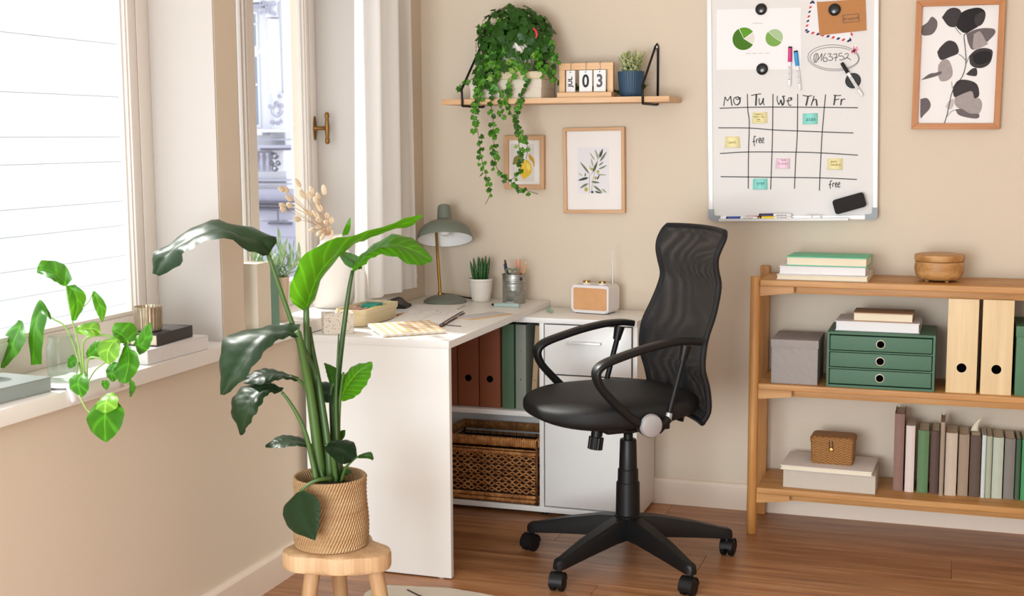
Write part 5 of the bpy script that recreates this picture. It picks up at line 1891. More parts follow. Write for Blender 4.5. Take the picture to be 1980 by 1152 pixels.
# pens in the tray
def tray(label, xa, xb, dy, dz, capm, capfrac, flip=False):
    u0, _ = bl(xa, 421)
    u1, _ = bl(xb, 421)
    a = bw(u0, 0.0045 + 0.0067 + dz, dy)
    b2 = bw(u1, 0.0045 + 0.0067 + dz, dy)
    marker(label, None, None, capm, 0, capfrac, 0.0062, 'black_soft', loc=(b2, a) if flip else (a, b2))
tray('blue capped marker lying in the whiteboard tray', 1408, 1468, 0.041, 0, 'mk_navy', 0.46)
tray('yellow capped marker lying in the whiteboard tray', 1473, 1533, 0.041, 0, 'mk_yellow', 0.45)
tray('red capped marker lying at the back of the whiteboard tray', 1443, 1505, 0.014, 0, 'mk_red', 0.42)
tray('purple capped marker lying on top in the whiteboard tray', 1470, 1532, 0.0275, 0.0087, 'mk_purple', 0.45)
u0, _ = bl(1556, 421)
u1, _ = bl(1589, 421)
wbk = thing('white_block', 'small white pad lying in the whiteboard tray', 'pad', bw((u0 + u1) / 2, 0.0042, 0.03))
wbk.rotation_euler = (0, -BTH, 0)
box('body', (-(u1 - u0) / 2, -0.012, 0), ((u1 - u0) / 2, 0.012, 0.014), 'mk_white', wbk, 0.001)
box('band', (-0.001, -0.0125, 0), (0.001, 0.0125, 0.0144), 'kraft', wbk, 0.0)
# ------------------------------------------------------------------ things on the desk
# lamp
plain('lamp_green', '#6f766a', 0.38, var=0.03)
plain('lamp_inside', '#f1efec', 0.5, var=0.01)
lb = at(861, 582, -0.165)
la = thing('desk_lamp', 'grey green metal desk lamp with round base and brass stem', 'lamp', (lb.x, -0.165, DZ))
lo = Vector(la.location)
lathe('base', [(0, 0), (0.080, 0), (0.0815, 0.003), (0.080, 0.007), (0.068, 0.016), (0.045, 0.024), (0.02, 0.0285), (0, 0.0295)], 'lamp_green', la, 48)
jp = at(836, 548, -0.165) - lo
tp_ = at(838, 478, -0.165) - lo
hp = at(852, 440, -0.165) - lo
stem_top = Vector((hp.x - 0.02, 0, hp.z - 0.035))
s0 = Vector((at(851, 556, -0.165).x - lo.x, 0, 0.026))
lathe('joint', [(0, 0), (0.009, 0), (0.009, 0.012), (0.006, 0.016), (0, 0.016)], 'brass', la, 16, center=(s0.x, 0, 0.022))
stt = at(834, 470, -0.165) - lo
stt = stt + Vector((0, 0.055, 0))
tube('stem', [s0, s0.lerp(stt, 0.5), stt, stt + (stt - s0).normalized() * 0.062], 0.0058, 'brass', la, 14)
# shade: axis tilted; rim ellipse between (812,470) and (911,455)
ra, rb = at(811, 470, -0.165) - lo, at(911, 456, -0.165) - lo
rc = (ra + rb) / 2
Rr = (rb - ra).length / 2
tilt = atan2((rb - ra).z, (rb - ra).x)
sm_ = Matrix.Translation(rc) @ Matrix.Rotation(-tilt, 4, 'Y') @ Matrix.Rotation(radians(-18), 4, 'X')
outer = [(Rr, 0.0), (Rr * 1.0, 0.004), (Rr * 0.975, 0.018), (Rr * 0.90, 0.036), (Rr * 0.76, 0.052), (Rr * 0.56, 0.064), (Rr * 0.34, 0.072), (Rr * 0.27, 0.076)]
neck = [(Rr * 0.265, 0.079), (Rr * 0.255, 0.095), (Rr * 0.235, 0.120), (Rr * 0.222, 0.129), (Rr * 0.19, 0.1325), (0, 0.1335)]
shd = lathe('shade', [(r - 0.0016, z + 0.0005) for r, z in reversed(outer)][:0] + outer + neck, 'lamp_green', la, 56, mtx=sm_, ang=35)
lathe('shade_lining', [(r - 0.0018, z - 0.0004 if z > 0.01 else z + 0.0006) for r, z in outer] + [(0, 0.072)], 'lamp_inside', shd, 56, mtx=sm_)
lathe('bulb', [(0, 0.012), (0.014, 0.016), (0.022, 0.030), (0.020, 0.046), (0.012, 0.060), (0.012, 0.071), (0, 0.071)], 'lamp_inside', shd, 24, mtx=sm_)
tube('cord', [Vector((s0.x + 0.004, 0.01, 0.030)), Vector((s0.x + 0.03, 0.05, 0.022)), Vector((0.06, 0.095, 0.006)), Vector((0.095, 0.135, 0.003)), Vector((0.10, 0.15, 0.003))], 0.0028, 'black_soft', la, 8, n=16)

# ribbed white pot with sansevieria
plain('pot_cream', '#e6dfd4', 0.5, var=0.03)
leafmat('sansevieria', '#1f3d1e', '#3c6a36', None, 0.05, 0.45, 14)
q = at(930, 583, -0.10)
sv = thing('sansevieria_pot', 'ribbed cream pot with upright dark green spiky leaves on the desk', 'plant', (q.x, -0.10, DZ))
ribbed('pot', [(0.030, 0), (0.033, 0.002), (0.035, 0.012), (0.0415, 0.045), (0.0445, 0.074), (0.0452, 0.078), (0.0465, 0.079), (0.0465, 0.087), (0.0445, 0.087), (0.042, 0.078)], 'pot_cream', sv, 40, 0.0014, 4, zr=(0.004, 0.075))
lathe('soil', [(0, 0.078), (0.043, 0.077)], 'soil', sv, 24)
rr = random.Random(5)
for k in range(13):
    a = k * 2.4
    r0 = 0.005 + 0.019 * sqrt(k / 13)
    lx, ly = 0.35 * r0 * cos(a), 0.35 * r0 * sin(a)
    hgt = rr.uniform(0.075, 0.108) * (1 - 0.1 * r0 / 0.02)
    p0 = Vector((r0 * cos(a), r0 * sin(a), 0.074))
    p2 = p0 + Vector((r0 * cos(a) * 0.75, r0 * sin(a) * 0.5, hgt))
    bm = bmesh.new()
    bm_tube(bm, [p0, p0.lerp(p2, 0.35), p0.lerp(p2, 0.7), p0.lerp(p2, 0.93), p2], [0.0045, 0.0062, 0.0052, 0.0022, 0.0002], 8)
    o = obm('leaf', bm, 'sansevieria', sv, True)
    ul = o.data.uv_layers.new(name='UVMap')

# tin pen cup with pens
m, nt, b_ = new_mat('galvanised')
v_ = texco(nt)
n_ = noise_tex(nt, v_, 45, 4, 0.7)
nt.links.new(ramp(nt, n_, [(0.3, rgb('#8f908c')), (0.7, rgb('#bcbdb8'))]), b_.inputs['Base Color'])
setp(b_, Roughness=0.4, Metallic=0.85)
MATS['galvanised'] = m
q = at(994, 586, -0.115)
cp_ = thing('pen_cup', 'galvanised metal cup holding pens and scissors on the desk', 'cup', (q.x, -0.115, DZ))
R_ = 0.0425
pc = [(0, 0), (R_ - 0.002, 0), (R_, 0.0015)]
for z in (0.052, 0.058, 0.064, 0.080, 0.086):
    pc += [(R_, z - 0.0022), (R_ + 0.0012, z), (R_, z + 0.0022)]
pc += [(R_, 0.104), (R_ + 0.0018, 0.105), (R_ + 0.0018, 0.109), (R_ - 0.001, 0.109), (R_ - 0.0016, 0.004), (0, 0.004)]
lathe('cup', pc, 'galvanised', cp_, 48, ang=60)
box('tag', (0.034, -0.030, 0.089), (0.0405, -0.020, 0.098), 'black_soft', cp_, 0.0005, mtx=Matrix.Rotation(0.0, 4, 'Z'))
plain('pencil_orange', '#e09a5a', 0.5)
plain('pencil_pink', '#d98d6c', 0.5)
plain('pen_navy', '#27345e', 0.4)
plain('pen_brown', '#5a332b', 0.45)
plain('pen_dark', '#3b3a33', 0.45)
plain('scissor_green', '#6f7d6a', 0.45)
def pencil(label, mat, x0, y0, x1, y1, h, r=0.0036, tipm='pine', kind='pencil'):
    t = thing(kind, label, kind, (cp_.location.x + x0, cp_.location.y + y0, DZ + 0.0045))
    a, b2 = Vector((0, 0, 0)), Vector((x1 - x0, y1 - y0, h))
    d = (b2 - a).normalized()
    bm = bmesh.new()
    bm_tube(bm, [a, b2 - d * 0.012], r, 6)
    obm('shaft', bm, mat, t)
    bm = bmesh.new()
    bm_tube(bm, [b2 - d * 0.012, b2 - d * 0.003], [r, r * 0.9], 6)
    obm('end', bm, mat if kind == 'pen' else tipm, t)
pencil('orange pencil leaning right out of the metal cup', 'pencil_orange', 0.012, -0.005, 0.050, -0.005, 0.155)
pencil('dusty pink pencil, left of the pair in the metal cup', 'pencil_pink', 0.005, 0.012, 0.0055, 0.014, 0.158, 0.0042, 'pencil_pink')
pencil('dusty pink pencil, right of the pair in the metal cup', 'pencil_pink', 0.012, 0.02, 0.016, 0.026, 0.160, 0.0042, 'pencil_pink')
pencil('navy blue pen leaning left in the metal cup', 'pen_navy', -0.010, -0.006, -0.032, -0.014, 0.146, 0.0048, kind='pen')
pencil('dark brown pen behind the navy pen in the metal cup', 'pen_brown', -0.008, 0.008, -0.037, 0.004, 0.158, 0.0044, kind='pen')
sc = thing('scissors', 'pair of scissors with grey green handles in the metal cup', 'scissors', (cp_.location.x, cp_.location.y - 0.022, DZ + 0.0045))
for s, xx in ((-1, -0.012), (1, 0.014)):
    tube('handle', [(xx + 0.013 * cos(a), 0, 0.113 + 0.012 * sin(a)) for a in [2 * pi * k / 20 for k in range(21)]], 0.0036, 'scissor_green', sc, 8)
    tube('blade', [(xx, 0, 0.102), (s * 0.004, 0, 0.06), (-s * 0.001, 0, 0.004)], [0.003, 0.004, 0.001], 'steel', sc, 6, 0.3, up=(0, 1, 0))

# pale highlighter pen and paper clip
pm = atz(954, 592, DZ), atz(1003, 594, DZ)
plain('pale_teal', '#a9bfba', 0.45, var=0.03)
hl = thing('highlighter', 'pale grey green flat highlighter lying on the desk in front of the cup', 'highlighter', pm[0].lerp(pm[1], 0.5), atan2((pm[1] - pm[0]).y, (pm[1] - pm[0]).x))
box('body', (-0.045, -0.009, 0), (0.052, 0.009, 0.013), 'pale_teal', hl, 0.003)
tube('nib', [(-0.045, 0, 0.0065), (-0.052, 0, 0.0065), (-0.056, 0, 0.0062)], [0.005, 0.004, 0.002], 'black_soft', hl, 10)
box('clip', (-0.02, -0.003, 0.013), (0.045, 0.003, 0.0145), 'pale_teal', hl, 0.0005)
m, nt, b_ = new_mat('clear_plastic')
nt.nodes.remove(b_)
tr_ = nd(nt, 'ShaderNodeBsdfTransparent')
tr_.inputs[0].default_value = (0.93, 0.95, 0.93, 1)
gl_ = nd(nt, 'ShaderNodeBsdfGlossy')
gl_.inputs['Roughness'].default_value = 0.1
df_ = nd(nt, 'ShaderNodeBsdfDiffuse')
df_.inputs[0].default_value = (0.9, 0.93, 0.9, 1)
m1 = nd(nt, 'ShaderNodeMixShader')
m1.inputs[0].default_value = 0.35
m2 = nd(nt, 'ShaderNodeMixShader')
m2.inputs[0].default_value = 0.12
nt.links.new(tr_.outputs[0], m1.inputs[1])
nt.links.new(df_.outputs[0], m1.inputs[2])
nt.links.new(m1.outputs[0], m2.inputs[1])
nt.links.new(gl_.outputs[0], m2.inputs[2])
nt.links.new(m2.outputs[0], nt.nodes['Material Output'].inputs[0])
MATS['clear_plastic'] = m
q = atz(986, 588, DZ)
tp2 = thing('tape_roll', 'small clear tape roll lying on the desk against the metal cup', 'tape', (q.x, q.y + 0.005, DZ))
bm = bmesh.new()
prof = [(0.012, 0), (0.019, 0), (0.019, 0.011), (0.012, 0.011), (0.012, 0)]
bm_lathe(bm, prof, 28)
obm('roll', bm, 'clear_plastic', tp2, True, ang=40)
lathe('core', [(0.0105, 0.0005), (0.0118, 0.0005), (0.0118, 0.0105), (0.0105, 0.0105), (0.0105, 0.0005)], 'card_white', tp2, 24, ang=40)
# green glass paperweight by the edge on the cabinet
m2_ = MATS['clear_plastic'].copy()
m2_.name = 'green_glass'
for n__ in m2_.node_tree.nodes:
    if n__.type == 'BSDF_TRANSPARENT':
        n__.inputs[0].default_value = (0.75, 0.87, 0.76, 1)
    if n__.type == 'BSDF_DIFFUSE':
        n__.inputs[0].default_value = (0.55, 0.72, 0.58, 1)
MATS['green_glass'] = m2_
a, b2 = atz(1040, 600, CZ), atz(1055, 610, CZ)
pw = tube('glass_stick', [(-0.040, 0, 0.006), (-0.03, 0, 0.007), (0.0, 0, 0.008), (0.03, 0, 0.007), (0.036, 0, 0.006)], [0.003, 0.0065, 0.0075, 0.0065, 0.004], 'green_glass', None, 10)
mid_ = atz(1049, 604, CZ)
pw.location = (mid_.x + 0.022, mid_.y + 0.02, CZ)
pw.rotation_euler = (0, 0, atan2(-0.085, 0.05))
tag(pw, 'pale green glass stick lying on the cabinet top beside the desk edge', 'glass stick')

# radio
plain('radio_white', '#e4dedd', 0.4, var=0.015)
m, nt, b_ = new_mat('radio_leather')
v_ = texco(nt)
vo = nd(nt, 'ShaderNodeTexVoronoi')
vo.inputs['Scale'].default_value = 700
nt.links.new(v_, vo.inputs['Vector'])
b_.inputs['Base Color'].default_value = rgb('#cf9a66')
nt.links.new(mixcol(nt, noise_tex(nt, v_, 30), rgb('#c98f5a'), rgb('#d4a271')), b_.inputs['Base Color'])
setp(b_, Roughness=0.55)
bump(nt, b_, vo.outputs['Distance'], 0.2, 0.0006)
MATS['radio_leather'] = m
r0_, r1_ = at(1097, 595, -0.19), at(1167, 606, -0.19)
ra_ = radians(-10)
rd = thing('radio', 'small white retro radio with tan leather front and aerial', 'radio', ((r0_.x + r1_.x) / 2 + 0.017, -0.115, CZ), ra_)
RW, RD, RH = 0.074, 0.048, 0.104
bm = bmesh.new()
bm_prism(bm, rrect(-RW, RW, 0.003, RH, 0.014, 6), -RD, RD, 'y')
bmesh.ops.bevel(bm, geom=[e for e in bm.edges if abs(e.verts[0].co.y - e.verts[1].co.y) < 1e-6], offset=0.004, segments=3, affect='EDGES')
obm('case', bm, 'radio_white', rd, True, ang=40)
bm = bmesh.new()
bm_prism(bm, rrect(-RW + 0.009, RW - 0.007, 0.014, RH - 0.010, 0.006, 4), -RD - 0.0022, -RD + 0.001, 'y')
bmesh.ops.bevel(bm, geom=list(bm.edges), offset=0.0006, segments=1, affect='EDGES')
sg = obm('speaker_grille', bm, 'radio_leather', rd, True, ang=40, label='tan leather front')
for r_ in (0.010, 0.017, 0.024):
    tube('embossed_ring', [(0.004 + r_ * cos(2 * pi * k / 28), -RD - 0.0021, 0.056 + r_ * sin(2 * pi * k / 28)) for k in range(29)], 0.0004, 'radio_leather', sg, 5)
for x in (-0.030, 0.033):
    kn = lathe('knob', [(0, 0), (0.0155, 0), (0.0155, 0.004), (0.013, 0.005), (0.0125, 0.009), (0, 0.009)], 'radio_white', rd, 24, center=(x, -0.01, RH))
    lathe('knob_cap', [(0.0127, 0.006), (0.0135, 0.0065), (0.0132, 0.0125), (0.011, 0.0135), (0, 0.0135)], 'brass', kn, 24, center=(x, -0.01, RH))
tube('aerial', [(0.056, 0.03, RH - 0.004), (0.056, 0.03, RH + 0.02)], 0.004, 'steel', rd, 10)
tube('aerial_rod', [(0.056, 0.03, RH + 0.02), (0.0545, 0.03, RH + 0.06), (0.0535, 0.03, RH + 0.128)], [0.0028, 0.002, 0.0012], 'steel', rd, 8)
lathe('aerial_tip', [(0, 0), (0.0025, 0.001), (0.0025, 0.004), (0, 0.005)], 'steel', rd, 10, center=(0.0535, 0.03, RH + 0.128))
for x in (-0.055, 0.055):
    for yy in (-0.035, 0.035):
        lathe('foot', [(0, 0), (0.006, 0), (0.006, 0.003), (0, 0.003)], 'black_soft', rd, 10, center=(x, yy, 0))

# terrazzo holder (low block with a slot)
def terrazzo():
    m, nt, b = new_mat('terrazzo')
    v = texco(nt)
    vo = nd(nt, 'ShaderNodeTexVoronoi')
    vo.inputs['Scale'].default_value = 190
    nt.links.new(v, vo.inputs['Vector'])
    sp_ = nd(nt, 'ShaderNodeSeparateColor')
    nt.links.new(vo.outputs['Color'], sp_.inputs[0])
    dots = ramp(nt, vo.outputs['Distance'], [(0.28, (1, 1, 1, 1)), (0.38, (0, 0, 0, 1))])
    pick = ramp(nt, sp_.outputs[0], [(0.55, (0, 0, 0, 1)), (0.58, (1, 1, 1, 1))])
    mu = nd(nt, 'ShaderNodeMath', operation='MULTIPLY')
    nt.links.new(dots, mu.inputs[0])
    nt.links.new(pick, mu.inputs[1])
    chip = ramp(nt, sp_.outputs[1], [(0.3, rgb('#5d4a44')), (0.55, rgb('#a98e7c')), (0.8, rgb('#8a8580'))])
    nt.links.new(mixcol(nt, mu.outputs[0], rgb('#ddd2c3'), chip), b.inputs['Base Color'])
    setp(b, Roughness=0.6)
    MATS['terrazzo'] = m
terrazzo()
tz = thing('terrazzo_holder', 'speckled terrazzo block with notched top on the desk corner', 'holder', (0.075, -0.985, DZ), radians(33))
TW, TD, TH = 0.048, 0.032, 0.066
box('front_wall', (-TW, -TD, 0), (TW, -TD + 0.012, TH), 'terrazzo', tz, 0.002)
bm = bmesh.new()
poly = [(-TW, 0.0), (TW, 0.0), (TW, TH), (0.012, TH), (0.009, TH - 0.026), (-0.003, TH - 0.026), (-0.006, TH), (-TW, TH)]
bm_prism(bm, poly, TD - 0.012, TD, 'y')
obm('back_wall', bm, 'terrazzo', tz)
box('side_wall', (-TW, -TD + 0.012, 0), (-TW + 0.011, TD - 0.012, TH), 'terrazzo', tz, 0.0015)
bm = bmesh.new()
poly = [(-TD + 0.012, 0.0), (TD - 0.012, 0.0), (TD - 0.012, TH), (0.007, TH), (0.006, TH - 0.03), (-0.004, TH - 0.03), (-0.005, TH), (-TD + 0.012, TH)]
bm_prism(bm, poly, TW - 0.011, TW, 'x')
obm('side_wall', bm, 'terrazzo', tz)
box('bottom', (-TW + 0.011, -TD + 0.012, 0), (TW - 0.011, TD - 0.012, 0.01), 'terrazzo', tz, 0.0)

# cream box with small things
plain('cream_plastic', '#e0cfa8', 0.45, var=0.02)
plain('liner_tan', '#d9b98c', 0.7, var=0.04)
cbx = thing('desk_tray', 'cream open oblong tray with rounded corners on the desk', 'tray', (0.064, -0.737, DZ), radians(87))
bm = bmesh.new()
secs = [(0.118, 0.042, 0.0), (0.124, 0.048, 0.004), (0.130, 0.054, 0.040), (0.132, 0.056, 0.042), (0.133, 0.057, 0.0575), (0.129, 0.053, 0.0575), (0.122, 0.046, 0.006)]
rings = []
for hx, hy, z in secs:
    rings.append([bm.verts.new((p[0], p[1], z)) for p in rrect(-hx, hx, -hy, hy, 0.026, 6)])
for A, B in zip(rings, rings[1:]):
    n_ = len(A)
    for i in range(n_):
        j = (i + 1) % n_
        bm.faces.new((A[i], A[j], B[j], B[i]))
bm.faces.new(list(reversed(rings[0])))
bm.faces.new(rings[-1])
obm('tray_body', bm, 'cream_plastic', cbx, True, ang=35)
bm = bmesh.new()
bm_prism(bm, rrect(-0.121, 0.121, -0.0455, 0.0455, 0.02, 5), 0.0065, 0.044, 'z')
obm('insert', bm, 'liner_tan', cbx)
plain('pad_teal', '#2a9d8f', 0.7, var=0.03)
plain('pad_yellow', '#e6d06e', 0.7, var=0.03)
def on_tray(name, label, cat, x, y, rz, z=0.0445):
    M4 = Matrix.Rotation(radians(87), 4, 'Z')
    p = M4 @ Vector((x, y, 0))
    return thing(name, label, cat, (cbx.location.x + p.x, cbx.location.y + p.y, DZ + z), radians(87) + rz)
t = on_tray('note_pad', 'teal sticky pad lying in the cream tray', 'note pad', 0.055, 0.012, 0.2)
box('pad', (-0.036, -0.026, 0), (0.036, 0.026, 0.012), 'pad_teal', t, 0.0008)
t = on_tray('note_pad', 'yellow sticky pad lying in the cream tray', 'note pad', 0.012, -0.032, 0.1)
box('pad', (-0.034, -0.018, 0), (0.034, 0.018, 0.007), 'pad_yellow', t, 0.0008)
plain('pink_metal', '#c9a6a0', 0.3, 0.7)
for i, (x, y, rz, lab) in enumerate(((-0.045, 0.015, 0.3, 'rose metal binder clip lying in the cream tray'), (-0.075, -0.012, 1.4, 'rose metal binder clip at the near end of the cream tray'))):
    t = on_tray('binder_clip', lab, 'clip', x, y, rz)
    prism('clip_body', [(-0.010, 0.0), (0.010, 0.0), (0.002, 0.012), (-0.002, 0.012)], -0.012, 0.012, 'pink_metal', t, 'y')
    for s in (-1, 1):
        tube('wire_arm', [(s * 0.009, -0.007, 0.003), (s * 0.022, -0.009, 0.012), (s * 0.030, 0.0, 0.018), (s * 0.022, 0.009, 0.012), (s * 0.009, 0.007, 0.003)], 0.0009, 'pink_metal', t, 6, n=14)

# clipboard behind, planner, gingham folder, envelope
plain('clip_black', '#2a2b2e', 0.35, 0.3, var=0.08)
plain('paper_grey', '#c9c7c8', 0.7, var=0.03)
cl = thing('clipboard', 'pale clipboard with a black lever clip lying at the back of the desk', 'clipboard', (0.128, -0.352, DZ), radians(8))
box('board', (-0.115, -0.085, 0), (0.115, 0.085, 0.003), 'paper_grey', cl, 0.001)
box('sheet', (-0.100, -0.080, 0.003), (0.108, 0.080, 0.0042), 'paper', cl, 0.0)
bm = bmesh.new()
bm_prism(bm, [(-0.036, 0.0), (0.018, 0.0), (0.016, 0.010), (-0.004, 0.014), (-0.016, 0.030), (-0.030, 0.034), (-0.040, 0.033), (-0.030, 0.022), (-0.026, 0.012)], -0.042, 0.042, 'y')
bmesh.ops.bevel(bm, geom=list(bm.edges), offset=0.0018, segments=2, affect='EDGES')
vs = list(bm.verts)
bmesh.ops.transform(bm, matrix=Matrix.Translation((-0.088, -0.02, 0.0043)), verts=vs)
obm('lever_clip', bm, 'clip_black', cl, True, ang=35)
# open planner
pk = (atz(700, 640, DZ), atz(836, 640, DZ), atz(888, 600, DZ))
plain('planner_cover', '#4a3030', 0.5, var=0.06)
plain('print_blue', '#a9bccb', 0.8)
pl = thing('planner', 'open planner with white pages and dark cover on the desk', 'planner', (0.226, -0.625, DZ), radians(8))
PWd, PL = 0.096, 0.165
box('cover', (-PWd, -PL - 0.004, 0), (PWd + 0.004, PL + 0.004, 0.003), 'planner_cover', pl, 0.001)
for s in (-1, 1):
    verts, faces = [], []
    n = 12
    for lay in (0, 1):
        for i in range(n + 1):
            x = i / n
            h = 0.0125 * (1 - (1 - x) ** 4 * 0.75) if s > 0 else 0.010 * (1 - (1 - x) ** 4 * 0.7)
            h *= (1 - 0.25 * x ** 3)
            for yy in (-PL, PL):
                verts.append((s * (0.001 + x * (PWd - 0.003)), yy, 0.0032 if lay == 0 else 0.003 + h))
    m_ = 2 * (n + 1)
    for i in range(n):
        a = i * 2
        faces += [(a, a + 2, a + 3, a + 1), (m_ + a, m_ + a + 1, m_ + a + 3, m_ + a + 2), (a, m_ + a, m_ + a + 2, a + 2), (a + 1, a + 3, m_ + a + 3, m_ + a + 1)]
    faces += [(0, 1, m_ + 1, m_), (2 * n, m_ + 2 * n, m_ + 2 * n + 1, 2 * n + 1)]
    o = make('page_block', verts, faces, 'paper', pl, True)
    bm = bmesh.new()
    bm.from_mesh(o.data)
    bmesh.ops.recalc_face_normals(bm, faces=bm.faces)
    bm.to_mesh(o.data)
    bm.free()
    o.data.set_sharp_from_angle(angle=radians(40))
bm = bmesh.new()
rr = random.Random(8)
for s, x0 in ((-1, -0.088), (1, 0.014)):
    for r_ in range(7):
        yy = 0.14 - r_ * 0.022
        xx = x0
        while xx < x0 + 0.062:
            w = rr.uniform(0.004, 0.014)
            if rr.random() < 0.6:
                xm = abs(xx) / (PWd - 0.003)
                z = 0.003 + (0.0125 if s > 0 else 0.010) * (1 - (1 - xm) ** 4 * 0.75) * (1 - 0.25 * xm ** 3) + 0.0006
                vs = [bm.verts.new(p) for p in ((xx, yy, z), (xx + w, yy, z), (xx + w, yy + 0.0022, z), (xx, yy + 0.0022, z))]
                bm.faces.new(vs)
            xx += w + 0.004
obm('print_lines', bm, 'ink_soft', pl)
tube('elastic_band', [(PWd - 0.004, -PL - 0.003, 0.003), (PWd - 0.003, -PL - 0.0045, 0.009), (PWd + 0.002, 0.0, 0.0125), (PWd - 0.003, PL + 0.0045, 0.009)], 0.0018, 'planner_cover', pl, 6)
tube('ribbon', [(0.10, -PL + 0.01, 0.012), (PWd + 0.006, -PL + 0.03, 0.004), (PWd + 0.035, -PL + 0.028, 0.0012), (PWd + 0.062, -PL + 0.020, 0.0012)], 0.0032, 'planner_cover', pl, 6, 0.25, up=(0, 0, 1), n=12)
# gingham folder
m, nt, b_ = new_mat('gingham')
v_ = texco(nt, (38, 38, 38))
sp_ = nd(nt, 'ShaderNodeSeparateXYZ')
nt.links.new(v_, sp_.inputs[0])
outs = []
for i in (0, 1):
    fr = nd(nt, 'ShaderNodeMath', operation='FRACT')
    nt.links.new(sp_.outputs[i], fr.inputs[0])
    gt = nd(nt, 'ShaderNodeMath', operation='GREATER_THAN')
    gt.inputs[1].default_value = 0.5
    nt.links.new(fr.outputs[0], gt.inputs[0])
    outs.append(gt.outputs[0])
ad = nd(nt, 'ShaderNodeMath', operation='ADD')
nt.links.new(outs[0], ad.inputs[0])
nt.links.new(outs[1], ad.inputs[1])
hf = nd(nt, 'ShaderNodeMath', operation='MULTIPLY')
hf.inputs[1].default_value = 0.5
nt.links.new(ad.outputs[0], hf.inputs[0])
nt.links.new(ramp(nt, hf.outputs[0], [(0.0, rgb('#efe9e0')), (0.5, rgb('#ecd6b4')), (1.0, rgb('#dfae70'))]), b_.inputs['Base Color'])
setp(b_, Roughness=0.7)
MATS['gingham'] = m
A, B, Cp = atz(740, 649, DZ + 0.006), atz(862, 641, DZ + 0.006), atz(840, 617, DZ + 0.02)
ang = atan2((B - A).y, (B - A).x)
gf = thing('gingham_notebook', 'orange and white gingham notebook propped on the open planner', 'notebook', A.lerp(B, 0.5))
gf.rotation_euler = (radians(4.5), 0, ang)
Lg = (B - A).length / 2
gf.location.z = DZ + 0.0012
gf.location.y += 0.0
box('cover', (-Lg, 0.0, 0.0), (Lg, 0.165, 0.003), 'gingham', gf, 0.0008)
box('pages', (-Lg + 0.002, 0.002, 0.003), (Lg - 0.002, 0.162, 0.0065), 'pages_white', gf, 0.0)
box('cover', (-Lg, 0.0, 0.0065), (Lg, 0.165, 0.0085), 'gingham', gf, 0.0008)
# kraft envelope/notebook under the planner at the right
a, b2, c2 = atz(880, 622, DZ), atz(963, 606, DZ), atz(900, 600, DZ)
en = thing('envelope', 'open pale envelope with tan edge lying beside the planner', 'envelope', (0.388, -0.49, DZ), radians(62))
plain('kraft_light', '#d9b787', 0.8, var=0.03)
box('back_sheet', (-0.100, -0.045, 0), (0.100, 0.045, 0.0022), 'kraft_light', en, 0.0005)
box('front_sheet', (-0.096, -0.030, 0.0022), (0.090, 0.043, 0.0038), 'paper_grey', en, 0.0005)
pn = thing('pencil', 'short tan pencil lying beside the cream tray', 'pencil', (0.105, -0.56, DZ + 0.0042), radians(75))
bm = bmesh.new()
bm_tube(bm, [(-0.02, 0, 0), (0.03, 0, 0)], 0.004, 6)
obm('shaft', bm, 'kraft', pn)
bm = bmesh.new()
bm_tube(bm, [(0.03, 0, 0), (0.042, 0, 0)], [0.004, 0.0006], 6)
obm('tip', bm, 'pine', pn)
# ------------------------------------------------------------------ things on the oak shelf unit
for nm, c, r in (('cover_mint', '#5fbf96', 0.5), ('cover_white', '#e6e2e4', 0.5), ('cover_ivory', '#ddd5c8', 0.6), ('cover_tan', '#b48f6e', 0.6), ('cover_brown', '#6e5146', 0.6), ('cover_mauve', '#8a6a60', 0.65), ('cover_blush', '#d9cac3', 0.6), ('cover_green', '#5a7d54', 0.6),
                 ('cover_dkbrown', '#5a443c', 0.65), ('cover_taupe', '#a3917e', 0.65), ('cover_beige', '#c4b29f', 0.65), ('cover_sand', '#9c8874', 0.65), ('cover_cocoa', '#5b483c', 0.65), ('cover_pale', '#cfd6d3', 0.6), ('cover_sage', '#a8ad97', 0.65), ('cover_sage2', '#b7beac', 0.65),
                 ('cover_stone', '#7d7770', 0.65), ('cover_moss', '#3f5a43', 0.65), ('cover_leaf', '#3f8f56', 0.6), ('linen', '#c6bcae', 0.85), ('cover_offwhite', '#e6ddd6', 0.6)):
    plain(nm, c, r, var=0.06, nscale=40, bmp=0.1, bscale=250)
Zt, Zm, Zl = ZS
# stack on top
book_flat('book', 'thin ivory book at the bottom of the stack on the top shelf', (1.357, -0.270, Zt + 0.0005), (1.655, -0.045, Zt + 0.0185), 'cover_ivory', 'pages', rz=radians(-1), spine='y+')
book_flat('book', 'white book in the middle of the stack on the top shelf', (1.361, -0.262, Zt + 0.019), (1.642, -0.05, Zt + 0.0465), 'cover_white', 'pages_white', rz=radians(1.0), spine='x+')
book_flat('book', 'mint green book on top of the stack on the top shelf', (1.388, -0.255, Zt + 0.047), (1.652, -0.08, Zt + 0.078), 'cover_mint', 'pages', rz=radians(-2.5), spine='y+')
# bowl
bw_ = thing('wooden_bowl', 'round lidded mango wood bowl on the top shelf', 'bowl', (1.874, -0.165, Zt))
lathe('bowl', [(0, 0.006), (0.055, 0.006), (0.066, 0.010), (0.075, 0.022), (0.079, 0.040), (0.078, 0.058), (0.0765, 0.066), (0, 0.066)], 'mango', bw_, 48)
lathe('lid', [(0, 0.0665), (0.0735, 0.0665), (0.078, 0.069), (0.080, 0.072), (0.0795, 0.086), (0.0785, 0.0885), (0.072, 0.0905), (0, 0.0915)], 'mango', bw_, 48)
for k in range(4):
    a = k * pi / 2 + 0.6
    lathe('foot', [(0, 0), (0.006, 0), (0.007, 0.007), (0, 0.007)], 'mango', bw_, 10, center=(0.045 * cos(a), 0.045 * sin(a), 0))
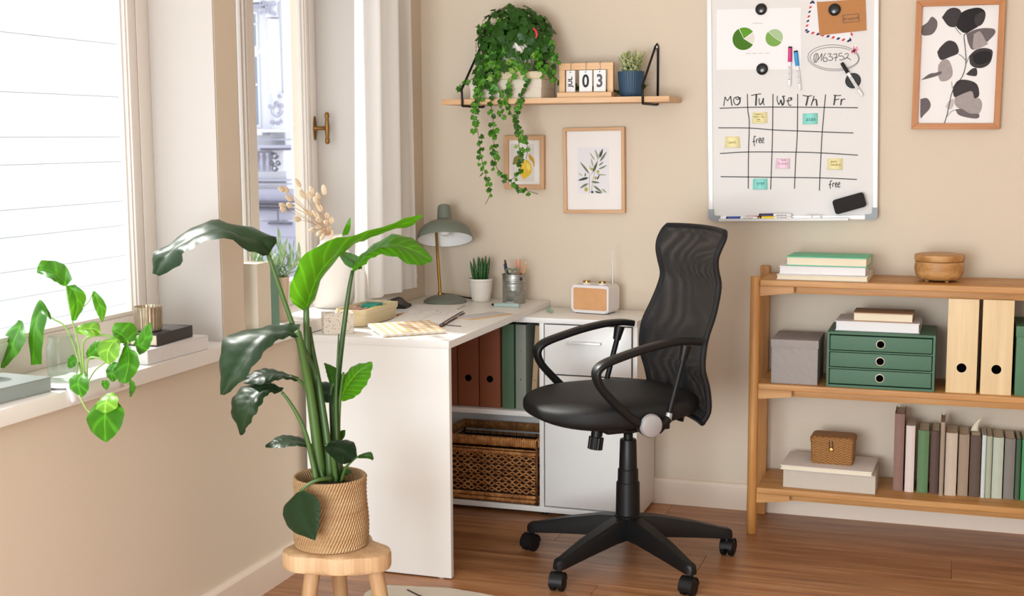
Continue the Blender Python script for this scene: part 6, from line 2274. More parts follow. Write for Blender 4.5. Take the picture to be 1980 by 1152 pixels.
# grey woven box
m, nt, b_ = new_mat('grey_weave')
v_ = texco(nt, (1, 1, 1), (0, radians(45), 0))
v2_ = texco(nt, (1, 1, 1), (0, 0, radians(45)))
w1_ = nd(nt, 'ShaderNodeTexWave', wave_type='BANDS', bands_direction='X')
w1_.inputs['Scale'].default_value = 55
w1_.inputs['Distortion'].default_value = 0.8
nt.links.new(v_, w1_.inputs[0])
nz_ = noise_tex(nt, texco(nt), 150, 2)
nt.links.new(mixcol(nt, w1_.outputs['Fac'], rgb('#938b86'), rgb('#b0a8a4')), b_.inputs['Base Color'])
setp(b_, Roughness=0.8)
bump(nt, b_, w1_.outputs['Fac'], 0.5, 0.0015)
MATS['grey_weave'] = m
gb = thing('grey_box', 'grey textured lidded box on the middle shelf', 'box', (1.421, -0.165, Zm))
box('box_body', (-0.077, -0.105, 0), (0.077, 0.105, 0.13), 'grey_weave', gb, 0.002)
box('lid', (-0.079, -0.107, 0.1225), (0.079, 0.107, 0.151), 'grey_weave', gb, 0.002)
# green drawer box
plain('drawer_green', '#4a7058', 0.6, var=0.05, bmp=0.15, bscale=400)
plain('ring_cream', '#cbbfa8', 0.4, 0.2)
gx0, gx1, gy0, gy1, gh = 1.528, 1.872, -0.280, -0.04, 0.186
gd = thing('drawer_box', 'dark green three drawer desk organiser on the middle shelf', 'drawer box', ((gx0 + gx1) / 2, (gy0 + gy1) / 2, Zm))
hx, hy = (gx1 - gx0) / 2, (gy1 - gy0) / 2
box('side', (-hx, -hy, 0), (-hx + 0.008, hy, gh), 'drawer_green', gd, 0.001)
box('side', (hx - 0.008, -hy, 0), (hx, hy, gh), 'drawer_green', gd, 0.001)
box('top', (-hx + 0.008, -hy, gh - 0.008), (hx - 0.008, hy, gh), 'drawer_green', gd, 0.001)
box('bottom', (-hx + 0.008, -hy, 0), (hx - 0.008, hy, 0.008), 'drawer_green', gd, 0.001)
box('back', (-hx + 0.008, hy - 0.006, 0.008), (hx - 0.008, hy, gh - 0.008), 'drawer_green', gd, 0.0)
dh = (gh - 0.016) / 3
for k in range(3):
    z0 = 0.008 + k * dh
    if k:
        box('divider', (-hx + 0.008, -hy, z0 - 0.002), (hx - 0.008, hy - 0.006, z0 + 0.002), 'drawer_green', gd, 0.0)
    d_ = box('drawer', (-hx + 0.0105, -hy + 0.001, z0 + 0.0045), (hx - 0.0105, hy - 0.01, z0 + dh - 0.0045), 'drawer_green', gd, 0.0012)
    mt = Matrix.Translation((0, -hy, z0 + dh / 2)) @ Matrix.Rotation(radians(90), 4, 'X')
    lathe('ring_pull', [(0.0118, -0.003), (0.0118, 0.0012), (0.0125, 0.0022), (0.0142, 0.002), (0.015, 0.0), (0.015, -0.003)], 'ring_cream', d_, 28, mtx=mt)
    lathe('finger_hole', [(0, -0.0005), (0.0119, -0.0005), (0.0119, -0.002), (0, -0.002)], 'hole_shade', d_, 24, mtx=mt)  # black disc in the ring stands for the shaded opening
book_flat('book', 'white book lying on the green drawer box', (1.552, -0.252, Zm + gh + 0.0005), (1.822, -0.07, Zm + gh + 0.033), 'cover_white', 'pages_white', rz=radians(-1.0), spine='y+')
book_flat('book', 'tan notebook lying on the white book above the green drawer box', (1.608, -0.246, Zm + gh + 0.0335), (1.800, -0.12, Zm + gh + 0.063), 'cover_tan', 'pages', rz=radians(-0.8), spine='y+')
# magazine files
def magfile(label, x0, x1, y0, y1, z0, h, mat, rz=0.0, group='magazine files on the middle shelf'):
    t = thing('magazine_file', label, 'magazine file', ((x0 + x1) / 2, (y0 + y1) / 2, z0), rz)
    hx, hy = (x1 - x0) / 2, (y1 - y0) / 2
    f = box('front', (-hx, -hy, 0), (hx, -hy + 0.004, h), mat, t, 0.0008)
    for s in (-1, 1):
        a, b2 = (-hx, -hx + 0.004) if s < 0 else (hx - 0.004, hx)
        prism('side', [(-hy + 0.004, 0), (hy, 0), (hy, h * 0.35), (-hy + 0.10, h), (-hy + 0.004, h)], a, b2, mat, t, 'x')
    box('back', (-hx + 0.004, hy - 0.004, 0), (hx - 0.004, hy, h * 0.35), mat, t, 0.0)
    box('base', (-hx + 0.004, -hy + 0.004, 0), (hx - 0.004, hy - 0.004, 0.004), mat, t, 0.0)
    lathe('finger_hole', [(0, 0.0006), (0.015, 0.0006), (0.015, -0.001), (0, -0.001)], 'hole_shade', t, 28, mtx=Matrix.Translation((0, -hy, 0.083)) @ Matrix.Rotation(radians(90), 4, 'X'))  # hole shown by a black disc in place of real shade
    return t
magfile('left plywood magazine file with a round hole on the middle shelf', 1.907, 2.001, -0.270, -0.03, Zm, 0.308, 'plywood')
magfile('right plywood magazine file with a round hole on the middle shelf', 2.013, 2.107, -0.268, -0.03, Zm, 0.308, 'plywood')
plain('file_green', '#4a7654', 0.6, var=0.05)
gz = thing('green_file_box', 'green file box cut by the right edge beside the plywood files', 'box', (2.185, -0.15, Zm))
box('box_body', (-0.068, -0.115, 0), (0.068, 0.115, 0.212), 'file_green', gz, 0.002)
box('lid', (-0.070, -0.117, 0.190), (0.070, 0.117, 0.226), 'file_green', gz, 0.002)
# bottom shelf: linen box-book, cream book, small woven box
ra = radians(-2.0)
book_flat('book', 'thick linen bound book lying at the bottom of the lower shelf', (1.393, -0.262, Zl + 0.0005), (1.698, -0.06, Zl + 0.063), 'linen', 'pages', rz=radians(-1.5), spine='y-')
book_flat('book', 'cream book lying on the linen bound book on the lower shelf', (1.385, -0.272, Zl + 0.0635), (1.690, -0.06, Zl + 0.0795), 'cover_offwhite', 'pages', rz=radians(-2.5), spine='y+')
def herring():
    m, nt, b = new_mat('seagrass')
    v = texco(nt, (1, 1, 1))
    sp = nd(nt, 'ShaderNodeSeparateXYZ')
    nt.links.new(v, sp.inputs[0])
    ad = nd(nt, 'ShaderNodeMath', operation='ADD')
    nt.links.new(sp.outputs[0], ad.inputs[0])
    nt.links.new(sp.outputs[1], ad.inputs[1])
    # zigzag: |frac(u/p)-.5| added to z
    d1 = nd(nt, 'ShaderNodeMath', operation='MULTIPLY')
    d1.inputs[1].default_value = 1 / 0.020
    nt.links.new(ad.outputs[0], d1.inputs[0])
    pp = nd(nt, 'ShaderNodeMath', operation='PINGPONG')
    pp.inputs[1].default_value = 0.5
    nt.links.new(d1.outputs[0], pp.inputs[0])
    mm = nd(nt, 'ShaderNodeMath', operation='MULTIPLY_ADD')
    mm.inputs[1].default_value = 0.014
    nt.links.new(pp.outputs[0], mm.inputs[0])
    nt.links.new(sp.outputs[2], mm.inputs[2])
    d2 = nd(nt, 'ShaderNodeMath', operation='MULTIPLY')
    d2.inputs[1].default_value = 2 * pi / 0.0088
    nt.links.new(mm.outputs[0], d2.inputs[0])
    sn = nd(nt, 'ShaderNodeMath', operation='SINE')
    nt.links.new(d2.outputs[0], sn.inputs[0])
    nz = noise_tex(nt, v, 160, 3)
    c = ramp(nt, sn.outputs[0], [(0.0, rgb('#6b431e')), (0.35, rgb('#a8743a')), (1.0, rgb('#c08d4e'))])
    c2 = mixcol(nt, nz, c, rgb('#a9743c'))
    nt.links.new(c2, b.inputs['Base Color'])
    setp(b, Roughness=0.55)
    bump(nt, b, sn.outputs[0], 0.6, 0.002)
    MATS['seagrass'] = m
herring()
wz = thing('woven_box', 'small woven seagrass box with loop clasp on the lower shelf books', 'box', (1.548, -0.165, Zl + 0.0800), radians(-2))
bm = bmesh.new()
secs = [(0.066, 0.047, 0.0), (0.070, 0.050, 0.006), (0.072, 0.052, 0.075), (0.071, 0.051, 0.080)]
rings = [[bm.verts.new((p[0], p[1], z)) for p in rrect(-hx, hx, -hy, hy, 0.012, 4)] for hx, hy, z in secs]
for A, B in zip(rings, rings[1:]):
    n_ = len(A)
    for i in range(n_):
        bm.faces.new((A[i], A[(i + 1) % n_], B[(i + 1) % n_], B[i]))
bm.faces.new(list(reversed(rings[0])))
bm.faces.new(rings[-1])
obm('box_body', bm, 'seagrass', wz, True, ang=40)
bm = bmesh.new()
secs = [(0.074, 0.054, 0.076), (0.0745, 0.0545, 0.088), (0.070, 0.050, 0.094), (0.050, 0.036, 0.0965)]
rings = [[bm.verts.new((p[0], p[1], z)) for p in rrect(-hx, hx, -hy, hy, 0.014, 4)] for hx, hy, z in secs]
for A, B in zip(rings, rings[1:]):
    n_ = len(A)
    for i in range(n_):
        bm.faces.new((A[i], A[(i + 1) % n_], B[(i + 1) % n_], B[i]))
bm.faces.new(list(reversed(rings[0])))
bm.faces.new(rings[-1])
obm('lid', bm, 'seagrass', wz, True, ang=40)
tube('loop', [(-0.005, -0.050, 0.090), (-0.008, -0.0555, 0.078), (-0.006, -0.0545, 0.060), (0.0, -0.0545, 0.056), (0.004, -0.0545, 0.062), (0.002, -0.0555, 0.078), (0.0, -0.050, 0.090)], 0.0012, 'black_soft', wz, 6, n=20)
lathe('button', [(0, 0.004), (0.006, 0.003), (0.0085, 0), (0, 0)], 'brass', wz, 18, mtx=Matrix.Translation((-0.001, -0.0525, 0.052)) @ Matrix.Rotation(radians(90), 4, 'X'))
# row of books
G = 'books in the row on the lower shelf'
BK = [('tall mauve brown book, leftmost of the row on the lower shelf', 1.749, 1.781, 0.265, 'cover_mauve', -0.19), ('blush pink book beside the tall mauve book', 1.787, 1.816, 0.228, 'cover_blush', -0.195), ('green book third from the left of the row', 1.826, 1.861, 0.213, 'cover_green', -0.19),
      ('dark brown book between the green and the slim taupe book', 1.867, 1.894, 0.214, 'cover_dkbrown', -0.19), ('slim tall taupe book in the middle of the row', 1.897, 1.911, 0.251, 'cover_taupe', -0.215), ('thick beige book right of the slim tall one', 1.9145, 1.951, 0.213, 'cover_beige', -0.2),
      ('sand coloured book between beige and dark cocoa book', 1.956, 1.988, 0.208, 'cover_sand', -0.19), ('dark cocoa book with pale paper slip behind it', 1.992, 2.025, 0.206, 'cover_cocoa', -0.19), ('thin pale white book after the cocoa one', 2.028, 2.041, 0.211, 'cover_pale', -0.195),
      ('thin sage book between two pale ones', 2.0425, 2.060, 0.209, 'cover_sage', -0.195), ('pale sage book left of the stone grey one', 2.0625, 2.095, 0.205, 'cover_sage2', -0.19), ('stone grey book near the right end of the row', 2.099, 2.131, 0.204, 'cover_stone', -0.19),
      ('dark moss green book near the right edge of the picture', 2.134, 2.149, 0.203, 'cover_moss', -0.19), ('bright green book cut by the right edge of the picture', 2.152, 2.185, 0.204, 'cover_leaf', -0.19)]
for lab, x0, x1, h, mat, y0 in BK:
    book_up('book', lab, x0, x1, y0, y0 + 0.14, Zl + 0.0003, h, mat, G)
ps = thing('paper_slip', 'curled pale paper slip sticking up behind the cocoa book', 'paper', (2.008, -0.10, Zl + 0.20))
verts, faces = [], []
for i in range(9):
    t_ = i / 8
    w = 0.013 * (1 - 0.8 * t_)
    for s in (-1, 1):
        verts.append((0.018 * t_ ** 2 + s * w - 0.004, -0.02 - 0.01 * t_, 0.006 + 0.046 * t_))
for i in range(8):
    faces.append((2 * i, 2 * i + 1, 2 * i + 3, 2 * i + 2))
o = make('slip', verts, faces, 'pages', ps, True)
sol = o.modifiers.new('thickness', 'SOLIDIFY')
sol.thickness = 0.0005
# ------------------------------------------------------------------ stool, woven pot and strelitzia
YP0 = -1.75
sc_ = at(653, 1052, YP0)
ZST = sc_.z
st = thing('wooden_stool', 'small rustic wooden stool with three round legs under the big plant', 'stool', (sc_.x, YP0, 0.0))
def stool_r(a):
    return 0.126 + 0.019 * cos(3 * (a - radians(-12))) + 0.006 * cos(2 * a + 1.0) + 0.005 * cos(5 * a)
bm = bmesh.new()
NA = 72
rings = []
for rs, z in ((0.0, ZST), (0.35, ZST), (0.7, ZST), (0.93, ZST - 0.0005), (0.985, ZST - 0.004), (1.0, ZST - 0.012), (1.0, ZST - 0.036), (0.985, ZST - 0.044), (0.95, ZST - 0.047), (0.0, ZST - 0.047)):
    if rs == 0:
        rings.append([bm.verts.new((0, 0, z))])
    else:
        rings.append([bm.verts.new((rs * stool_r(2 * pi * k / NA) * cos(2 * pi * k / NA), rs * stool_r(2 * pi * k / NA) * sin(2 * pi * k / NA), z + 0.0015 * sin(7 * k * 2 * pi / NA) * (rs > 0.97))) for k in range(NA)])
for A, B in zip(rings, rings[1:]):
    for i in range(NA):
        j = (i + 1) % NA
        if len(A) == 1:
            bm.faces.new((A[0], B[i], B[j]))
        elif len(B) == 1:
            bm.faces.new((A[i], B[0], A[j]))
        else:
            bm.faces.new((A[i], B[i], B[j], A[j]))
obm('seat', bm, 'stool_wood', st, True, ang=40)
for (px, py, dY, bx_, by_) in ((606, 1104, -0.055, -0.030, -0.03), (653, 1100, 0.075, 0.0, 0.03), (725, 1092, -0.01, 0.05, -0.01)):
    p = at(px, py, YP0 + dY) - Vector(st.location)
    tube('leg', [(p.x, dY, ZST - 0.045), (p.x + bx_ * 0.5, dY + by_ * 0.5, 0.15), (p.x + bx_, dY + by_, 0.0095 if px > 700 else 0.0)], [0.0205, 0.0195, 0.0175], 'leg_wood', st, 16)

m, nt, b_ = new_mat('jute')
tcn = nd(nt, 'ShaderNodeTexCoord')
sp_ = nd(nt, 'ShaderNodeSeparateXYZ')
nt.links.new(tcn.outputs['Object'], sp_.inputs[0])
an_ = nd(nt, 'ShaderNodeMath', operation='ARCTAN2')
nt.links.new(sp_.outputs[1], an_.inputs[0])
nt.links.new(sp_.outputs[0], an_.inputs[1])
ma_ = nd(nt, 'ShaderNodeMath', operation='MULTIPLY_ADD')
ma_.inputs[1].default_value = 74
mf_ = nd(nt, 'ShaderNodeMath', operation='MULTIPLY')
mf_.inputs[1].default_value = 1 / 0.0108
nt.links.new(sp_.outputs[2], mf_.inputs[0])
fr_ = nd(nt, 'ShaderNodeMath', operation='FRACT')
nt.links.new(mf_.outputs[0], fr_.inputs[0])
fl_ = nd(nt, 'ShaderNodeMath', operation='FLOOR')
nt.links.new(mf_.outputs[0], fl_.inputs[0])
m3_ = nd(nt, 'ShaderNodeMath', operation='MULTIPLY')
m3_.inputs[1].default_value = 2.3
nt.links.new(fl_.outputs[0], m3_.inputs[0])
mz_ = nd(nt, 'ShaderNodeMath', operation='MULTIPLY_ADD')
mz_.inputs[1].default_value = -4.6
nt.links.new(fr_.outputs[0], mz_.inputs[0])
nt.links.new(m3_.outputs[0], mz_.inputs[2])
nt.links.new(an_.outputs[0], ma_.inputs[0])
nt.links.new(mz_.outputs[0], ma_.inputs[2])
sn_ = nd(nt, 'ShaderNodeMath', operation='SINE')
nt.links.new(ma_.outputs[0], sn_.inputs[0])
nz_ = noise_tex(nt, texco(nt, (1, 1, 5)), 9, 3)
nz2 = noise_tex(nt, texco(nt), 160, 3)
c1_ = ramp(nt, nz_, [(0.32, rgb('#b98a5c')), (0.5, rgb('#d2ab7c')), (0.7, rgb('#dfc095'))])
c2_ = ramp(nt, sn_.outputs[0], [(0.0, (0.42, 0.36, 0.3, 1)), (0.45, (1, 1, 1, 1))])
mu_ = nd(nt, 'ShaderNodeMix', data_type='RGBA', blend_type='MULTIPLY')
mu_.inputs[0].default_value = 0.6
nt.links.new(c1_, mu_.inputs[6])
nt.links.new(c2_, mu_.inputs[7])
nt.links.new(mixcol(nt, nz2, mu_.outputs[2], rgb('#c99f70')), b_.inputs['Base Color'])
setp(b_, Roughness=0.85)
bump(nt, b_, sn_.outputs[0], 0.8, 0.003)
MATS['jute'] = m
pc_ = at(641, 1040, YP0)
sl = thing('strelitzia_plant', 'tall green bird of paradise plant in a woven jute pot on the stool', 'plant', (pc_.x, YP0, ZST + 0.0005))
PLO = Vector(sl.location)
RP = 0.0945
hp_ = at(641, 915, YP0).z - PLO.z - 0.004
prof = [(0, 0), (RP - 0.006, 0.0)]
nco = max(8, int(round(hp_ / 0.0108)))
for k in range(nco):
    z0 = hp_ * k / nco
    for s in (0.15, 0.5, 0.85):
        rr_ = RP - 0.003 + 0.004 * sin(pi * s) + 0.0025 * sin(k * 0.37)
        prof.append((rr_, z0 + hp_ / nco * s))
prof += [(RP - 0.004, hp_), (RP - 0.010, hp_ - 0.003), (RP - 0.012, hp_ - 0.04)]
lathe('pot', prof, 'jute', sl, 64, ang=180)
lathe('soil', [(0, hp_ - 0.034), (RP - 0.011, hp_ - 0.036)], 'soil', sl, 32)
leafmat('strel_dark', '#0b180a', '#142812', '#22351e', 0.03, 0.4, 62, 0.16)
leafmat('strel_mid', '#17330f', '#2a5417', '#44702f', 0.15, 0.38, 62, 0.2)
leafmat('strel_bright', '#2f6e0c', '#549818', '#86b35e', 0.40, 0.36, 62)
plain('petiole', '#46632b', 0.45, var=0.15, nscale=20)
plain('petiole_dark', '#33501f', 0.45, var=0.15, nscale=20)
def petiole(pts, r0, r1, mat='petiole', name='stalk'):
    P = cat_rom([tuple(at(p[0], p[1], YP0 + (p[2] if len(p) > 2 else 0)) - PLO) for p in pts], 16)
    R = [r0 + (r1 - r0) * i / 15 for i in range(16)]
    bm = bmesh.new()
    bm_tube(bm, P, R, 9)
    return obm(name, bm, mat, sl, True)
# stalks (photo points, depth offset)
petiole([(640, 930, 0.0), (622, 800, 0), (608, 718, -0.01), (582, 672, -0.02), (565, 625, -0.03), (535, 540, -0.05), (519, 492, -0.06)], 0.0085, 0.0052)
petiole([(622, 930, -0.02), (612, 850, -0.03), (600, 760, -0.04), (588, 700, -0.06), (578, 650, -0.08), (574, 640, -0.085)], 0.0145, 0.0075)
petiole([(632, 930, 0.01), (612, 800, 0.0), (597, 700, 0.0), (593, 640, 0.0), (592, 595, 0.0)], 0.0115, 0.0075)
petiole([(640, 930, -0.03), (634, 860, -0.03), (617, 745, -0.01), (605, 680, 0.01), (598, 632, 0.02)], 0.0110, 0.0050, 'petiole_dark')
petiole([(655, 930, 0.02), (648, 840, 0.02), (652, 750, 0.02), (664, 640, 0.03), (675, 560, 0.04), (682, 523, 0.05)], 0.0095, 0.0045, 'petiole_dark')
petiole([(657, 930, 0.0), (650, 800, 0.0), (653, 700, 0.0), (655, 646, 0.0)], 0.0060, 0.0018, 'petiole_dark')
petiole([(612, 930, -0.05), (604, 890, -0.05), (588, 830, -0.06), (565, 785, -0.07), (545, 758, -0.08)], 0.0080, 0.0036)
petiole([(645, 930, 0.03), (638, 860, 0.03), (620, 800, 0.02), (596, 760, -0.01), (582, 738, -0.03), (560, 728, -0.04)], 0.0070, 0.0036)
petiole([(648, 930, 0.04), (642, 820, 0.04), (640, 760, 0.04), (646, 740, 0.04)], 0.0070, 0.0040, 'petiole_dark')
petiole([(662, 930, 0.02), (655, 850, 0.02), (657, 780, 0.01), (664, 720, 0.0)], 0.0060, 0.0030)
petiole([(650, 930, -0.04), (643, 880, -0.06), (636, 862, -0.08), (628, 862, -0.09)], 0.0065, 0.0036)
petiole([(626, 930, -0.03), (612, 880, -0.03), (604, 862, -0.03), (596, 858, -0.03)], 0.0055, 0.0030)
petiole([(640, 925, -0.06), (620, 926, -0.10), (600, 934, -0.115), (580, 950, -0.125)], 0.0060, 0.0032)
petiole([(660, 930, -0.03), (668, 905, -0.04), (684, 888, -0.05), (692, 883, -0.05)], 0.0045, 0.0022)
def leaf(mid, L, R, mat, wave=0.003, seed=0):
    return leaf3('leaf', mid, L, R, mat, sl, YP0, 6, 20, wave, seed)
# A upper left arching dark leaf
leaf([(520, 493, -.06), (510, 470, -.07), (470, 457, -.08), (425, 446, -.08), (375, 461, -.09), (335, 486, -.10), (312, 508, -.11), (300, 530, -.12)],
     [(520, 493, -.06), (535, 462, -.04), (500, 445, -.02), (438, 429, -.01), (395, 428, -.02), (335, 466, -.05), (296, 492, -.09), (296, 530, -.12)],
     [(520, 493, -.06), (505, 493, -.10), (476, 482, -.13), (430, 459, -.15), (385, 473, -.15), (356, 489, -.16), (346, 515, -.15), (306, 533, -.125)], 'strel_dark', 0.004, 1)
# B large bright leaf
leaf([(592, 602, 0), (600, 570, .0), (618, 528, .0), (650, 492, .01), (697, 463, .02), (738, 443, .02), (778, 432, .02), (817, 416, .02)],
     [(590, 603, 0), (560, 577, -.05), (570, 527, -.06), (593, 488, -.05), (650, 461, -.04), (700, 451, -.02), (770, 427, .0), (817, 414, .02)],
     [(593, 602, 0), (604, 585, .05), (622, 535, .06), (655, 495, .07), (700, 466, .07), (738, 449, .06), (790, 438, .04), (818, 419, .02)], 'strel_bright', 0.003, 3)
leaf([(664, 456, .04), (670, 444, .05), (675, 432, .05), (677, 421, .05)], [(661, 455, .04), (665, 442, .04), (671, 430, .05), (676, 421, .05)], [(673, 453, .05), (677, 443, .06), (678, 432, .05), (678, 421, .05)], 'strel_bright', 0.0, 4)
# C right leaf
leaf([(682, 524, .05), (697, 503, .05), (722, 484, .05), (758, 474, .04), (800, 484, .03), (836, 503, .03)],
     [(681, 522, .05), (693, 498, .07), (722, 475, .10), (764, 453, .12), (808, 468, .10), (836, 501, .03)],
     [(684, 525, .05), (706, 510, .01), (728, 494, -.02), (762, 496, -.04), (800, 513, -.03), (835, 506, .03)], 'strel_bright', 0.003, 5)
leaf([(700, 517, .06), (685, 505, .09), (668, 494, .11), (653, 487, .12)], [(705, 505, .06), (690, 494, .10), (670, 487, .12), (653, 486, .12)], [(700, 520, .06), (688, 520, .06), (668, 512, .08), (653, 489, .12)], 'strel_mid', 0.001, 6)
# E big left drooping leaf
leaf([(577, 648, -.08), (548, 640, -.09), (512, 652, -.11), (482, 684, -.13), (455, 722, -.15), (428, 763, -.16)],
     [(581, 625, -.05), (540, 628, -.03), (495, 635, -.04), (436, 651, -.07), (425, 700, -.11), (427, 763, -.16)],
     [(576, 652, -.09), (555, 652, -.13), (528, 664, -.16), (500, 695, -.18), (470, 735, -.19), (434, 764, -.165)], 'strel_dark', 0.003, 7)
# F two left lower leaves
leaf([(545, 757, -.08), (515, 752, -.09), (488, 770, -.11), (473, 800, -.13), (467, 841, -.14)], [(549, 749, -.07), (505, 738, -.05), (463, 752, -.06), (446, 790, -.09), (465, 841, -.14)], [(540, 760, -.09), (518, 762, -.13), (503, 785, -.15), (487, 812, -.16), (469, 841, -.14)], 'strel_dark', 0.003, 8)
leaf([(578, 733, -.03), (545, 724, -.05), (512, 722, -.06), (474, 736, -.07)], [(577, 729, -.03), (533, 717, -.02), (505, 713, -.02), (471, 728, -.06)], [(575, 737, -.04), (545, 733, -.09), (512, 742, -.11), (472, 742, -.075)], 'strel_dark', 0.002, 9)
# H small low left leaf
leaf([(598, 858, -.03), (572, 853, -.04), (542, 854, -.05), (513, 863, -.06)], [(598, 850, -.02), (570, 843, .0), (541, 842, -.01), (513, 861, -.06)], [(597, 866, -.05), (572, 862, -.08), (540, 866, -.09), (514, 865, -.06)], 'strel_dark', 0.001, 10)
# I right cupped leaves
leaf([(658, 772, .01), (672, 745, .0), (694, 718, -.01), (720, 701, -.01)], [(656, 764, .03), (662, 733, .05), (684, 707, .05), (719, 699, -.01)], [(664, 776, .0), (690, 765, -.05), (713, 735, -.05), (721, 704, -.01)], 'strel_bright', 0.002, 11)
leaf([(646, 748, .05), (641, 730, .05), (634, 714, .05), (627, 701, .05)], [(640, 748, .05), (633, 728, .04), (629, 712, .04), (626, 701, .05)], [(664, 735, .07), (660, 722, .08), (648, 710, .07), (628, 701, .05)], 'strel_mid', 0.001, 12)
leaf([(660, 762, .04), (640, 758, .05), (620, 752, .05), (602, 744, .05)], [(660, 748, .06), (638, 739, .08), (618, 738, .08), (602, 741, .05)], [(655, 776, .03), (638, 779, .02), (617, 772, .02), (602, 750, .05)], 'strel_dark', 0.001, 13)
# J, K low leaves in front
leaf([(626, 862, -.09), (648, 866, -.10), (668, 874, -.11), (681, 891, -.12)], [(630, 858, -.08), (655, 850, -.05), (684, 855, -.06), (691, 882, -.11)], [(626, 868, -.10), (642, 884, -.14), (660, 897, -.15), (678, 894, -.125)], 'strel_dark', 0.001, 14)
leaf([(692, 883, -.05), (705, 880, -.055), (716, 880, -.06), (722, 888, -.065)], [(693, 880, -.05), (706, 875, -.04), (718, 874, -.04), (723, 886, -.065)], [(693, 886, -.05), (706, 886, -.07), (714, 887, -.075), (721, 890, -.065)], 'strel_mid', 0.0, 15)
leaf([(650, 850, .03), (658, 845, .03), (664, 838, .03), (668, 832, .03)], [(650, 846, .03), (654, 838, .04), (660, 832, .04), (668, 831, .03)], [(652, 854, .03), (662, 850, .02), (667, 842, .02), (668, 833, .03)], 'strel_mid', 0.0, 16)
# L heart leaf hanging before the pot
leaf([(581, 950, -.125), (589, 978, -.135), (599, 1010, -.145), (609, 1045, -.15)], [(574, 952, -.12), (547, 985, -.115), (562, 1024, -.125), (607, 1044, -.15)], [(590, 948, -.13), (617, 968, -.145), (618, 1006, -.15), (610, 1044, -.15)], 'strel_dark', 0.001, 17)
# small leaves at the soil
leaf([(648, 920, .02), (664, 912, .01), (680, 912, .0)], [(648, 915, .03), (664, 905, .03), (680, 908, .01)], [(650, 923, .01), (666, 920, -.01), (680, 914, .0)], 'strel_mid', 0.0, 18)

# ------------------------------------------------------------------ rug corner
def rugmat():
    m, nt, b = new_mat('rug_wool')
    v = texco(nt, (1, 1, 1))
    wv = nd(nt, 'ShaderNodeTexWave', wave_type='BANDS', bands_direction='Y')
    wv.inputs['Scale'].default_value = 55
    wv.inputs['Distortion'].default_value = 2.0
    nt.links.new(v, wv.inputs[0])
    c = mixcol(nt, wv.outputs['Fac'], rgb('#cfc3b0'), rgb('#e6dccb'))
    nt.links.new(c, b.inputs['Base Color'])
    setp(b, Roughness=0.95)
    bump(nt, b, wv.outputs['Fac'], 0.6, 0.003)
    MATS['rug_wool'] = m
rugmat()
rg = thing('rug', 'cream woven rug with a dark line at the bottom edge of the picture', 'rug', (0.72, -1.9, 0.0))
bm = bmesh.new()
rr = random.Random(4)
far = [at_ for at_ in ()]
edge_pts = [atz(706, 1151, 0), atz(728, 1139, 0), atz(752, 1136, 0), atz(790, 1138, 0), atz(830, 1140, 0), atz(870, 1142, 0), atz(930, 1152, 0), atz(1020, 1170, 0)]
poly = [(p.x - 0.72, p.y + 1.9) for p in edge_pts]
E1 = poly[-1]
poly = [(poly[0][0] + 0.26, poly[0][1] - 0.9)] + poly + [(E1[0] + 0.05, E1[1] - 0.9)]
bm_prism(bm, poly, 0.0005, 0.009, 'z')
obm('rug_body', bm, 'rug_wool', rg)
p, q = atz(788, 1140, 0.01), atz(830, 1160, 0.01)
bm = bmesh.new()
bm_tube(bm, cat_rom([(p.x - 0.72, p.y + 1.9, 0.0092), ((p.x + q.x) / 2 - 0.722, (p.y + q.y) / 2 + 1.9, 0.0092), (q.x - 0.72, q.y + 1.9, 0.0092), (q.x - 0.66, q.y + 1.8, 0.0092)], 14), 0.003, 6)
obm('dark_line', bm, 'ink', rg)

# ------------------------------------------------------------------ things on the sill by the far window
SZ = 0.7893
for nm, c in (('book_cream', '#e2d8c6'), ('book_green', '#6f9684'), ('pot_sand', '#d9c4ad')):
    plain(nm, c, 0.65, var=0.04)
b0 = atx(484, 560, -0.11)
bA = book_up('book', 'tall cream book standing on the sill beside the pier', -0.175, -0.060, -1.268, -1.20, SZ, 0.198, 'book_cream')
bpy.data.objects.remove(bA.children[0]) if False else None
# turn the two sill books so that their spines face the desk
def sill_book(label, y0, y1, h, mat, x0=-0.19, x1=-0.05):
    t = thing('book', label, 'book', ((x0 + x1) / 2, (y0 + y1) / 2, SZ))
    hx, hy = (x1 - x0) / 2, (y1 - y0) / 2
    box('cover', (-hx, -hy, 0), (hx, -hy + 0.002, h), mat, t, 0.0006)
    box('cover', (-hx, hy - 0.002, 0), (hx, hy, h), mat, t, 0.0006)
    box('spine', (hx - 0.002, -hy + 0.002, 0), (hx, hy - 0.002, h), mat, t, 0.0)
    box('pages', (-hx + 0.003, -hy + 0.002, 0.003), (hx - 0.002, hy - 0.002, h - 0.003), 'pages', t, 0.0)
for ch_ in list(bA.children):
    bpy.data.objects.remove(ch_, do_unlink=True)
bpy.data.objects.remove(bA, do_unlink=True)
sill_book('tall cream book standing on the sill beside the pier', -1.262, -1.182, 0.2, 'book_cream')
sill_book('tall sage green book standing next to the cream one on the sill', -1.178, -1.132, 0.186, 'book_green')
q = atx(540, 615, -0.10)
lv = thing('lavender_pot', 'ribbed sand coloured pot with grey green narrow leaves on the sill', 'plant', (-0.105, -1.055, SZ))
ribbed('pot', [(0.036, 0), (0.038, 0.003), (0.0365, 0.03), (0.040, 0.08), (0.0445, 0.140), (0.0425, 0.140), (0.040, 0.128)], 'pot_sand', lv, 30, 0.0016)
lathe('soil', [(0, 0.128), (0.04, 0.127)], 'soil', lv, 20)
leafmat('lavender', '#7d9f78', '#b7cdac', None, 0.12, 0.6, 6)
rr = random.Random(12)
